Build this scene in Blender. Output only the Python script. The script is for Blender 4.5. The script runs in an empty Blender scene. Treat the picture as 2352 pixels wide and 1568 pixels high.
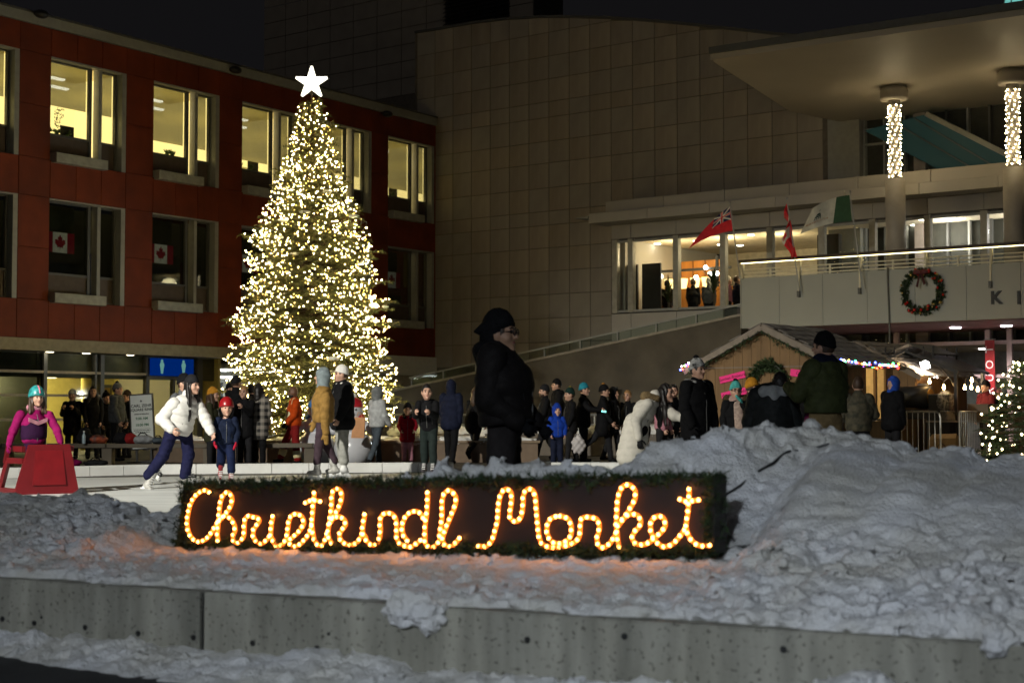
import bpy, math, random
import numpy as np
from mathutils import Vector, Matrix, Quaternion

random.seed(7); np.random.seed(7)
R = math.radians
scene = bpy.context.scene
col = scene.collection

# ------------------------------------------------------------------ camera
FPX = 3593.0                      # focal length in pixels of a 2352 px wide picture
TH = math.atan(161 / FPX)         # camera looks up a little
CAM = np.array([0.0, 0.0, 1.1])
cd = bpy.data.cameras.new('camera'); cam = bpy.data.objects.new('camera', cd); col.objects.link(cam)
cam.location = CAM; cam.rotation_euler = (math.pi / 2 + TH, 0, 0)
cd.sensor_width = 36; cd.lens = 36 * FPX / 2352; cd.clip_start = .1; cd.clip_end = 600
cd.dof.use_dof = True; cd.dof.focus_distance = 21; cd.dof.aperture_fstop = 3.2
scene.camera = cam

# ------------------------------------------------------------------ night sky
w = bpy.data.worlds.new('World'); scene.world = w; w.use_nodes = True
nt = w.node_tree; bg = nt.nodes['Background']
sky = nt.nodes.new('ShaderNodeTexSky'); sky.sky_type = 'NISHITA'; sky.sun_disc = False
sky.sun_elevation = R(-6); sky.sun_rotation = R(225); sky.air_density = 2.0; sky.dust_density = 4
# city glow under a low cloud cover: an even grey added to the dark sky
mix = nt.nodes.new('ShaderNodeMixRGB'); mix.blend_type = 'ADD'; mix.inputs[0].default_value = 1
mix.inputs[2].default_value = (.075, .072, .080, 1)
nt.links.new(sky.outputs[0], mix.inputs[1]); nt.links.new(mix.outputs[0], bg.inputs[0])
bg.inputs[1].default_value = .075

sd = bpy.data.lights.new('sun', 'SUN'); sun = bpy.data.objects.new('sun', sd); col.objects.link(sun)
sd.energy = .055; sd.angle = R(14); sd.color = (1.0, .9, .78)
sun.rotation_euler = Vector((.60, .60, -.45)).to_track_quat('-Z', 'Y').to_euler()

scene.render.engine = 'CYCLES'
cy = scene.cycles
cy.use_denoising = True; cy.use_light_tree = True; cy.max_bounces = 5; cy.diffuse_bounces = 2
cy.glossy_bounces = 3; cy.transparent_max_bounces = 12; cy.transmission_bounces = 3
cy.sample_clamp_indirect = 3; cy.sample_clamp_direct = 60; cy.caustics_reflective = False; cy.caustics_refractive = False
vs = scene.view_settings
vs.view_transform = 'Standard'; vs.look = 'None'; vs.exposure = 0; vs.gamma = 1

# ------------------------------------------------------------------ picture to place
def ray(x, y):
    cx = (x - 1176) / FPX; c = (784 - y) / FPX
    return np.array([cx, math.cos(TH) - c * math.sin(TH), math.sin(TH) + c * math.cos(TH)])
def hit(x, y, P, n):
    d = ray(x, y); t = np.dot(np.asarray(P, float) - CAM, n) / np.dot(d, n)
    return CAM + t * d
def ground(x, y, z=0.0):
    return hit(x, y, (0, 0, z), np.array([0, 0, 1.0]))
def at_scale(x, s, z=0.0):
    """ground point seen at column x where one metre spans s pixels"""
    d = FPX / s
    return np.array([(x - 1176) / FPX * d, (d - (z + 1.0 - 1.1) * math.sin(TH)) / math.cos(TH), z])
class Frame:
    """vertical plane: local x along it, local y away from the viewer, z up"""
    def __init__(self, A, B):
        A = np.array([A[0], A[1], 0.0]); B = np.array([B[0], B[1], 0.0])
        self.O = A; self.u = (B - A) / np.linalg.norm(B - A); self.v = np.array([-self.u[1], self.u[0], 0])
        self.ang = math.atan2(self.u[1], self.u[0])
    def px(self, x, y, off=0.0):
        p = hit(x, y, self.O + self.v * off, self.v); return float(np.dot(p - self.O, self.u)), float(p[2])
    def loc(self, p):
        d = np.asarray(p, float) - self.O; return np.array([np.dot(d, self.u), np.dot(d, self.v), p[2]])
    def w(self, u, v, z):
        return self.O + self.u * u + self.v * v + np.array([0, 0, z])
def proj(p):
    d = np.asarray(p, float) - CAM
    z = d[1] * math.cos(TH) + d[2] * math.sin(TH); yy = -d[1] * math.sin(TH) + d[2] * math.cos(TH)
    return 1176 + FPX * d[0] / z, 784 - FPX * yy / z

# ------------------------------------------------------------------ objects
def tag(o, label=None, cat=None, group=None, kind=None):
    if label: o['label'] = label
    if cat: o['category'] = cat
    if group: o['group'] = group
    if kind: o['kind'] = kind
    return o
def empty(name, loc=(0, 0, 0), rz=0.0, parent=None):
    o = bpy.data.objects.new(name, None); col.objects.link(o)
    o.location = loc; o.rotation_euler = (0, 0, rz); o.empty_display_size = .2
    if parent: o.parent = parent
    return o
def frame_empty(name, F): return empty(name, tuple(F.O), F.ang)
def link(name, me, mat=None, parent=None, loc=None, rot=None, scale=None):
    o = bpy.data.objects.new(name, me); col.objects.link(o)
    if mat is not None and not me.materials: me.materials.append(mat)
    if parent: o.parent = parent
    if loc is not None: o.location = loc
    if rot is not None: o.rotation_euler = rot
    if scale is not None: o.scale = scale
    return o
class MB:
    def __init__(self): self.v = []; self.f = []; self.n = 0
    def add(self, vs, fs):
        b = self.n; self.v.extend([tuple(map(float, p)) for p in vs]); self.f.extend([tuple(i + b for i in q) for q in fs]); self.n += len(vs); return self
    def box(self, x0, x1, y0, y1, z0, z1):
        return self.add([(x0,y0,z0),(x1,y0,z0),(x1,y1,z0),(x0,y1,z0),(x0,y0,z1),(x1,y0,z1),(x1,y1,z1),(x0,y1,z1)],
            [(0,3,2,1),(4,5,6,7),(0,1,5,4),(1,2,6,5),(2,3,7,6),(3,0,4,7)])
    def bev(self, x0, x1, y0, y1, z0, z1, b=.01):
        """box whose front (y0) edges are chamfered"""
        return self.add([(x0,y0+b,z0),(x1,y0+b,z0),(x1,y1,z0),(x0,y1,z0),(x0,y0+b,z1),(x1,y0+b,z1),(x1,y1,z1),(x0,y1,z1),
            (x0+b,y0,z0+b),(x1-b,y0,z0+b),(x1-b,y0,z1-b),(x0+b,y0,z1-b)],
            [(0,3,2,1),(4,5,6,7),(1,2,6,5),(2,3,7,6),(3,0,4,7),(8,9,10,11),(0,1,9,8),(1,5,10,9),(5,4,11,10),(4,0,8,11)])
    def obox(self, c, ax, ay, az):
        c, ax, ay, az = map(np.asarray, (c, ax, ay, az)); vs = []
        for k in (-1, 1):
            for a, b in ((-1,-1),(1,-1),(1,1),(-1,1)): vs.append(c + ax*a + ay*b + az*k)
        return self.add(vs, [(0,3,2,1),(4,5,6,7),(0,1,5,4),(1,2,6,5),(2,3,7,6),(3,0,4,7)])
    def bar(self, a, b, wd, ht=None):
        a = np.asarray(a, float); b = np.asarray(b, float); d = b - a; L = np.linalg.norm(d); d /= L
        up = np.array([0, 0, 1.0]) if abs(d[2]) < .95 else np.array([0, 1.0, 0])
        s = np.cross(d, up); s /= np.linalg.norm(s); t = np.cross(s, d); ht = wd if ht is None else ht
        return self.obox((a + b) / 2, d * L / 2, s * wd / 2, t * ht / 2)
    def tube(self, pts, r, n=8, cap=True):
        pts = [np.asarray(p, float) for p in pts]; m = len(pts); rs = r if hasattr(r, '__len__') else [r] * m
        vs = []; prev = None
        for i, p in enumerate(pts):
            d = pts[min(i + 1, m - 1)] - pts[max(i - 1, 0)]; d = d / (np.linalg.norm(d) + 1e-9)
            if prev is None:
                a = np.array([0, 0, 1.0]) if abs(d[2]) < .9 else np.array([1.0, 0, 0]); s = np.cross(d, a)
            else: s = prev - d * np.dot(prev, d)
            s /= (np.linalg.norm(s) + 1e-9); prev = s; t = np.cross(d, s)
            for k in range(n):
                an = 2 * math.pi * k / n; vs.append(p + (s * math.cos(an) + t * math.sin(an)) * rs[i])
        fs = [(i*n+k, i*n+(k+1)%n, (i+1)*n+(k+1)%n, (i+1)*n+k) for i in range(m-1) for k in range(n)]
        if cap: fs += [tuple(range(n-1, -1, -1)), tuple(range((m-1)*n, m*n))]
        return self.add(vs, fs)
    def lathe(self, prof, n=16, c=(0, 0, 0)):
        vs = []; m = len(prof)
        for r, z in prof:
            for k in range(n):
                a = 2*math.pi*k/n; vs.append((c[0]+r*math.cos(a), c[1]+r*math.sin(a), c[2]+z))
        fs = [(i*n+k, i*n+(k+1)%n, (i+1)*n+(k+1)%n, (i+1)*n+k) for i in range(m-1) for k in range(n)]
        fs += [tuple(range(n-1, -1, -1)), tuple(range((m-1)*n, m*n))]
        return self.add(vs, fs)
    def ball(self, c, r, n=10, m=6):
        rr = r if hasattr(r, '__len__') else (r, r, r); vs = []
        for i in range(m + 1):
            t = math.pi * i / m
            for k in range(n):
                a = 2*math.pi*k/n; vs.append((c[0]+rr[0]*math.sin(t)*math.cos(a), c[1]+rr[1]*math.sin(t)*math.sin(a), c[2]-rr[2]*math.cos(t)))
        return self.add(vs, [(i*n+k, i*n+(k+1)%n, (i+1)*n+(k+1)%n, (i+1)*n+k) for i in range(m) for k in range(n)])
    def prism(self, poly, y0, y1):
        """poly in (x,z) counter-clockwise seen from -y, extruded from y0 to y1"""
        n = len(poly); vs = [(p[0], y0, p[1]) for p in poly] + [(p[0], y1, p[1]) for p in poly]
        return self.add(vs, [tuple(range(n)), tuple(range(2*n-1, n-1, -1))] + [(i, i+n, (i+1)%n+n, (i+1)%n) for i in range(n)])
    def slab(self, poly, z0, z1):
        n = len(poly); vs = [(p[0], p[1], z0) for p in poly] + [(p[0], p[1], z1) for p in poly]
        return self.add(vs, [tuple(range(n-1, -1, -1)), tuple(range(n, 2*n))] + [(i, (i+1)%n, (i+1)%n+n, i+n) for i in range(n)])
    def mesh(self, name, smooth=False):
        me = bpy.data.meshes.new(name); me.from_pydata(self.v, [], self.f); me.update()
        if smooth: me.polygons.foreach_set('use_smooth', [True] * len(me.polygons))
        return me
    def build(self, name, mat=None, parent=None, smooth=False, loc=None, rot=None):
        return link(name, self.mesh(name, smooth), mat, parent, loc, rot)
def np_mesh(name, V, F, smooth=True):
    """V (n,3), F (m,4) or (m,3) arrays"""
    me = bpy.data.meshes.new(name); V = np.asarray(V, np.float32); F = np.asarray(F, np.int32); k = F.shape[1]
    me.vertices.add(len(V)); me.vertices.foreach_set('co', V.ravel())
    me.loops.add(F.size); me.loops.foreach_set('vertex_index', F.ravel())
    me.polygons.add(len(F)); me.polygons.foreach_set('loop_start', np.arange(0, F.size, k, dtype=np.int32))
    me.polygons.foreach_set('loop_total', np.full(len(F), k, np.int32))
    me.polygons.foreach_set('use_smooth', np.full(len(F), smooth, bool))
    me.update(calc_edges=True); return me
def text_mesh(s, size=1.0, extrude=.01, align='CENTER', spacing=1.0, shear=0.0, bold=0.0):
    c = bpy.data.curves.new('txt', 'FONT'); c.body = s; c.size = size; c.extrude = extrude; c.align_x = align; c.align_y = 'CENTER'
    c.space_character = spacing; c.shear = shear; c.offset = bold; c.resolution_u = 3
    o = bpy.data.objects.new('txt', c); col.objects.link(o)
    bpy.context.view_layer.update(); dg = bpy.context.evaluated_depsgraph_get()
    me = bpy.data.meshes.new_from_object(o.evaluated_get(dg)); bpy.data.objects.remove(o); bpy.data.curves.remove(c)
    me.materials.clear(); return me
def text(name, s, size, mat, parent, loc, extrude=.006, rz=0.0, tilt=0.0, **k):
    """lettering standing upright on a local xz plane, read from -y"""
    me = text_mesh(s, size, extrude, **k)
    return link(name, me, mat, parent, loc, (math.pi/2, tilt, rz))

# ------------------------------------------------------------------ materials
MATS = {}
def mat(name, c, rough=.7, metal=0.0, var=.12, vs=6.0, bump=0.0, bs=40.0, emit=None, es=1.0, spec=.5, c2=None, sss=0.0, coat=0.0, stretch=None):
    if name in MATS: return MATS[name]
    m = bpy.data.materials.new(name); m.use_nodes = True; n = m.node_tree; L = n.links; P = n.nodes['Principled BSDF']
    tc = n.nodes.new('ShaderNodeTexCoord'); mp = n.nodes.new('ShaderNodeMapping'); L.new(tc.outputs['Object'], mp.inputs[0])
    if stretch: mp.inputs['Scale'].default_value = stretch
    nz = n.nodes.new('ShaderNodeTexNoise'); nz.inputs['Scale'].default_value = vs; nz.inputs['Detail'].default_value = 5; L.new(mp.outputs[0], nz.inputs['Vector'])
    rp = n.nodes.new('ShaderNodeValToRGB'); L.new(nz.outputs[0], rp.inputs[0])
    a = c2 if c2 else tuple(x * (1 - var) for x in c); b = c if c2 else tuple(min(1, x * (1 + var)) for x in c)
    rp.color_ramp.elements[0].position = .35; rp.color_ramp.elements[1].position = .65
    rp.color_ramp.elements[0].color = (*a, 1); rp.color_ramp.elements[1].color = (*b, 1)
    L.new(rp.outputs[0], P.inputs['Base Color'])
    P.inputs['Roughness'].default_value = rough; P.inputs['Metallic'].default_value = metal; P.inputs['Specular IOR Level'].default_value = spec
    if coat: P.inputs['Coat Weight'].default_value = coat
    if sss: P.inputs['Subsurface Weight'].default_value = sss; P.inputs['Subsurface Radius'].default_value = (.01, .006, .004)
    if bump:
        z2 = n.nodes.new('ShaderNodeTexNoise'); z2.inputs['Scale'].default_value = bs; z2.inputs['Detail'].default_value = 4; L.new(mp.outputs[0], z2.inputs['Vector'])
        bp = n.nodes.new('ShaderNodeBump'); bp.inputs['Strength'].default_value = bump; bp.inputs['Distance'].default_value = .02
        L.new(z2.outputs[0], bp.inputs['Height']); L.new(bp.outputs[0], P.inputs['Normal'])
    if emit:
        P.inputs['Emission Color'].default_value = (*emit, 1); P.inputs['Emission Strength'].default_value = es
    MATS[name] = m; return m
def glow(name, c, s, sample=True):
    if name in MATS: return MATS[name]
    m = bpy.data.materials.new(name); m.use_nodes = True; n = m.node_tree
    n.nodes.remove(n.nodes['Principled BSDF']); e = n.nodes.new('ShaderNodeEmission'); e.inputs[0].default_value = (*c, 1); e.inputs[1].default_value = s
    n.links.new(e.outputs[0], n.nodes['Material Output'].inputs[0])
    m.cycles.emission_sampling = 'AUTO' if sample else 'NONE'
    MATS[name] = m; return m
def glass(name, tint=(.9, .92, .9), refl=.12):
    if name in MATS: return MATS[name]
    m = bpy.data.materials.new(name); m.use_nodes = True; n = m.node_tree; L = n.links
    n.nodes.remove(n.nodes['Principled BSDF']); t = n.nodes.new('ShaderNodeBsdfTransparent'); t.inputs[0].default_value = (*tint, 1)
    g = n.nodes.new('ShaderNodeBsdfGlossy'); g.inputs['Roughness'].default_value = .03
    lw = n.nodes.new('ShaderNodeLayerWeight'); lw.inputs[0].default_value = .25
    mx = n.nodes.new('ShaderNodeMixShader'); mm = n.nodes.new('ShaderNodeMath'); mm.operation = 'MULTIPLY'; mm.inputs[1].default_value = refl * 4
    L.new(lw.outputs['Fresnel'], mm.inputs[0]); L.new(mm.outputs[0], mx.inputs[0]); L.new(t.outputs[0], mx.inputs[1]); L.new(g.outputs[0], mx.inputs[2])
    L.new(mx.outputs[0], n.nodes['Material Output'].inputs[0]); MATS[name] = m; return m

def surfnet(f, lo, hi, h):
    lo = np.asarray(lo, float); hi = np.asarray(hi, float); n = np.maximum(3, np.ceil((hi - lo) / h).astype(int) + 1)
    ax = [lo[i] + h * np.arange(n[i]) for i in range(3)]; G = np.stack(np.meshgrid(*ax, indexing='ij'), -1); D = f(G.reshape(-1, 3)).reshape(n)
    ins = D < 0; acc = np.zeros(tuple(n - 1) + (3,)); cnt = np.zeros(tuple(n - 1))
    cor = [(a, b, c) for a in (0, 1) for b in (0, 1) for c in (0, 1)]
    def sl_(o): return tuple(slice(o[i], n[i] - 1 + o[i]) for i in range(3))
    for a in cor:
        for k in range(3):
            if a[k]: continue
            b = list(a); b[k] = 1; da, db = D[sl_(a)], D[sl_(b)]; cr = ins[sl_(a)] != ins[sl_(b)]
            t = np.where(cr, da / np.where(cr, da - db, 1), 0)
            for j in range(3): acc[..., j] += np.where(cr, a[j] + (t if j == k else 0), 0)
            cnt += cr
    act = cnt > 0
    if not act.any(): return np.zeros((0, 3)), np.zeros((0, 4), int)
    idx = -np.ones(act.shape, int); idx[act] = np.arange(act.sum()); I = np.argwhere(act)
    V = lo + h * (I + acc[act] / cnt[act][:, None]); F = []
    for k in range(3):
        o1, o2 = [(1, 2), (2, 0), (0, 1)][k]; m = [slice(1, n[i] - 1) for i in range(3)]; m[k] = slice(0, n[k] - 1); m2 = list(m); m2[k] = slice(1, n[k])
        A = ins[tuple(m)]; B = ins[tuple(m2)]; E = np.argwhere(A != B)
        if not len(E): continue
        st = A[A != B]; base = E.copy()
        for i in range(3):
            if i != k: base[:, i] += 1
        def cell(d1, d2): c = base.copy(); c[:, o1] += d1; c[:, o2] += d2; return idx[c[:, 0], c[:, 1], c[:, 2]]
        q = np.stack([cell(-1, -1), cell(0, -1), cell(0, 0), cell(-1, 0)], 1); q[~st] = q[~st][:, ::-1]; F.append(q)
    return V, np.concatenate(F)

# ================================================================== SETTING
M_paving = mat('plaza_paving', (.085, .078, .07), .55, var=.35, vs=1.2, bump=.25, bs=18, c2=(.05, .046, .042))
M_street = mat('street_asphalt', (.03, .03, .032), .65, var=.4, vs=3, bump=.5, bs=60)
M_red = mat('red_stone', (.185, .028, .004), .75, var=.16, vs=1.5, bump=.15, bs=12)
M_reds = [M_red] + [mat('red_stone_%d' % k, tuple(x * f for x in (.185, .028, .004)), .75, var=.2, vs=1.1, bump=.15, bs=12) for k, f in enumerate((.9, .95, 1.07))]
M_redb = mat('red_joint', (.13, .03, .012), .85)
M_alu = mat('grey_frame', (.34, .34, .31), .5, var=.06)
M_alud = mat('dark_frame', (.10, .10, .095), .5, var=.06)
M_spand = mat('spandrel_brown', (.10, .075, .06), .7, var=.1)
M_beige = mat('beige_stone', (.35, .315, .268), .7, var=.08, vs=1.3, bump=.06, bs=8)
M_beiges = [M_beige] + [mat('beige_stone_%d' % k, tuple(x * f for x in c_), .7, var=.14, vs=.8, bump=.06, bs=8, stretch=(2.5, 1, .5)) for k, (f, c_) in enumerate(((.92, (.36, .315, .26)), (.96, (.36, .32, .27)), (1.05, (.36, .31, .25)), (.97, (.36, .305, .24))))]
M_beigeb = mat('beige_joint', (.16, .14, .115), .9)
M_cream = mat('cream_panel', (.42, .39, .34), .6, var=.05, vs=1.0)
M_creamb = mat('cream_joint', (.12, .11, .10), .9)
M_conc = mat('dark_concrete', (.105, .088, .064), .8, var=.25, vs=.9, bump=.12, bs=6)
M_white = mat('white_paint', (.78, .78, .76), .5, var=.03)
M_black = mat('black_metal', (.018, .018, .018), .45)
M_glass = glass('window_glass')
M_gdark = glass('dark_window_glass', (.55, .58, .55), .16)
M_room = mat('room_wall', (.62, .55, .36), .8)
M_dark = mat('dark_room', (.05, .05, .04), .8)

WAL = Frame((-2.474, 7.56), (1.758, 5.37)); ZW = .30        # low concrete wall along the street
def wal2(u, v): p = WAL.w(u, v, 0); return (p[0], p[1])
g = MB().slab([wal2(-120, .3), wal2(120, .3), (150, 170), (-150, 170)], -.4, -.006).build('ground', M_paving); tag(g, kind='structure')
g = MB().slab([wal2(120, .31), wal2(-120, .31), (-150, -60), (150, -60)][::-1], -.5, -.02).build('street', M_street); tag(g, kind='structure')

# ---- ice: one sheet bounded by low white boards
Micebase = bpy.data.materials.new('rink_ice'); Micebase.use_nodes = True
_n = Micebase.node_tree; _P = _n.nodes['Principled BSDF']; _L = _n.links
_tc = _n.nodes.new('ShaderNodeTexCoord'); _mp = _n.nodes.new('ShaderNodeMapping'); _mp.inputs['Scale'].default_value = (.25, 3, 1); _L.new(_tc.outputs['Object'], _mp.inputs[0])
_nz = _n.nodes.new('ShaderNodeTexNoise'); _nz.inputs['Scale'].default_value = 2; _nz.inputs['Detail'].default_value = 8; _L.new(_mp.outputs[0], _nz.inputs[0])
_rp = _n.nodes.new('ShaderNodeValToRGB'); _rp.color_ramp.elements[0].color = (.52, .54, .52, 1); _rp.color_ramp.elements[1].color = (.74, .76, .74, 1)
_rp.color_ramp.elements[0].position = .35; _rp.color_ramp.elements[1].position = .62; _L.new(_nz.outputs[0], _rp.inputs[0]); _L.new(_rp.outputs[0], _P.inputs['Base Color'])
_rr = _n.nodes.new('ShaderNodeMapRange'); _rr.inputs[3].default_value = .28; _rr.inputs[4].default_value = .6; _L.new(_nz.outputs[0], _rr.inputs[0]); _L.new(_rr.outputs[0], _P.inputs['Roughness'])
_P.inputs['Specular IOR Level'].default_value = .35
bl, br_ = ground(-40, 1100), ground(1040, 1083)
ice_poly = [wal2(-16, 1.0), wal2(14, 1.0), (16, 27.4), (4, 28.1), (br_[0], br_[1]), (-3, 27.6), (bl[0], bl[1]), (-18, 24)]
ice = MB().slab(ice_poly, -.005, 0.0).build('ice', Micebase); tag(ice, kind='structure')

M_board = mat('white_board', (.74, .74, .71), .45, var=.06, vs=3)
def board_run(p, q, n, label):
    p = np.array([p[0], p[1]]); q = np.array([q[0], q[1]]); L = np.linalg.norm(q - p); a = math.atan2(*(q - p)[::-1])
    root = empty('rink_board', (p[0], p[1], 0), a); tag(root, label, 'board', 'white boards edging the ice')
    for i in range(n):
        x0, x1 = L * i / n + .006, L * (i + 1) / n - .006
        b = MB(); b.add([(x0, 0, 0), (x1, 0, 0), (x1, .16, 0), (x0, .16, 0), (x0, .02, .15), (x1, .02, .15), (x1, .14, .15), (x0, .14, .15), (x0, .05, .175), (x1, .05, .175), (x1, .11, .175), (x0, .11, .175)],
            [(0, 1, 5, 4), (1, 2, 6, 5), (2, 3, 7, 6), (3, 0, 4, 7), (4, 5, 9, 8), (5, 6, 10, 9), (6, 7, 11, 10), (7, 4, 8, 11), (8, 9, 10, 11), (0, 3, 2, 1)])
        b.build('board_section', M_board, root)
board_run((bl[0], bl[1]), ground(360, 1089), 5, 'low white rink board by the red plastic skating aid')
board_run(ground(362, 1089), ground(1043, 1083), 8, 'low white rink board in front of the lit tree')
board_run(ground(1266, 1084), ground(1900, 1083), 7, 'low white rink board beyond the gap, by the boy in blue')

# ================================================================== RED BUILDING
RED = Frame((-12.93, 39.5), (-2.68, 54.8))
rb = frame_empty('red_building', RED); tag(rb, 'three storey red stone building with lit office windows beside the tall tree', 'building')
BAYS = [-2.12, 1.49, 5.10, 8.67, 12.22, 15.72]; WW = 2.60
ROWS = [(4.0, 6.68), (7.68, 10.42)]
UL, UR = -7.0, 18.4
WT = .45
wallmb = MB()                                           # masonry behind the slabs, with true window openings
edges = [UL] + [e for b in BAYS for e in (b, b + WW)] + [UR]
zz = [3.0, 4.0, 6.68, 7.68, 10.42, 11.15]
for i in range(len(edges) - 1):
    for j in range(5):
        if i % 2 == 1 and j in (1, 3): continue
        wallmb.box(edges[i], edges[i + 1], .03, WT, zz[j], zz[j + 1])
redwall = wallmb.build('wall', M_redb, rb)
def slabs(x0, x1, z0, z1, nx, nz):
    for i in range(nx):
        for j in range(nz):
            a, b = x0 + (x1 - x0) * i / nx, x0 + (x1 - x0) * (i + 1) / nx
            c, d = z0 + (z1 - z0) * j / nz, z0 + (z1 - z0) * (j + 1) / nz
            MB().bev(a + .005, b - .005, -random.uniform(0, .006), .028, c + .005, d - .005, .008).build('stone_panel', random.choice(M_reds), redwall)
for i in range(0, len(edges) - 1):
    if i % 2 == 0:
        n = max(1, round((edges[i + 1] - edges[i]) / .85))
        for z0, z1 in ((3.0, 4.0), (4.0, 5.34), (5.34, 6.68), (6.68, 7.68), (7.68, 9.05), (9.05, 10.42), (10.42, 11.15)): slabs(edges[i], edges[i + 1], z0, z1, n, 1)
    else:
        for z0, z1 in ((3.0, 4.0), (6.68, 7.68), (10.42, 11.15)): slabs(edges[i], edges[i + 1], z0, z1, 3, 1)
roof = MB().box(UL, UR, -.06, 14, 11.16, 11.42).build('coping', M_alu, rb)
MB().box(UL, UR, -.10, 13.9, 11.423, 11.47).build('coping_cap', M_alud, roof)
MB().box(UL, UR, .46, 14, 2.75, 3.0).build('floor_slab', M_dark, rb)
MB().box(UR - .06, UR, .46, 14, 3.0, 11.15).build('end_wall', M_redb, rb)
# beam under the red slabs, soffit behind it
MB().box(UL, 14.2, -.02, .5, 2.68, 2.994).build('beam', mat('beam_beige', (.33, .29, .2), .7), rb)
MB().box(14.25, UR + .02, -.05, .6, 2.35, 2.992).build('beam', M_white, rb)

leafpts = [(0,-.36),(.02,-.2),(.2,-.23),(.17,-.17),(.36,-.01),(.31,.02),(.34,.13),(.24,.11),(.21,.16),(.12,.07),(.15,.27),(.08,.23),(0,.36)]
leafpts = leafpts + [(-x, z) for x, z in leafpts[-2:0:-1]]
def maple(w, h): return [(x * w, z * h) for x, z in leafpts]
M_flagred = mat('flag_red', (.72, .02, .03), .8, var=.15)
M_flagwhite = mat('flag_white', (.75, .72, .62), .8, var=.06)
M_blind = mat('roller_blind', (.42, .36, .16), .8, emit=(.62, .44, .075), es=.34, vs=1.2, var=.1)
def _blind():  # uneven glow painted in for room light coming through the blind
    n = M_blind.node_tree; P = n.nodes['Principled BSDF']; tc = n.nodes.new('ShaderNodeTexCoord'); mp = n.nodes.new('ShaderNodeMapping'); mp.inputs['Scale'].default_value = (.25, 1, 1.15); n.links.new(tc.outputs['Object'], mp.inputs[0])
    z = n.nodes.new('ShaderNodeTexNoise'); z.inputs['Scale'].default_value = 2.2; z.inputs['Detail'].default_value = 1; n.links.new(mp.outputs[0], z.inputs[0]); r = n.nodes.new('ShaderNodeMapRange'); r.inputs[1].default_value = .35; r.inputs[2].default_value = .72; r.inputs[3].default_value = .05; r.inputs[4].default_value = .35; n.links.new(z.outputs[0], r.inputs[0]); n.links.new(r.outputs[0], P.inputs['Emission Strength'])
_blind(); M_blind.node_tree.nodes['Principled BSDF'].inputs['Alpha'].default_value = .62
M_blindd = mat('unlit_blind', (.10, .105, .05), .8)
M_plant = mat('pot_plant', (.05, .10, .02), .6, var=.4, vs=20)
M_litback = mat('lit_office_wall', (.8, .72, .42), .8, emit=(1.0, .82, .36), es=.85, var=.1, vs=.8)  # office wall and ceiling glow in place of lamplight on them
M_lamp = glow('ceiling_lamp', (1, .93, .7), 6)
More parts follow.
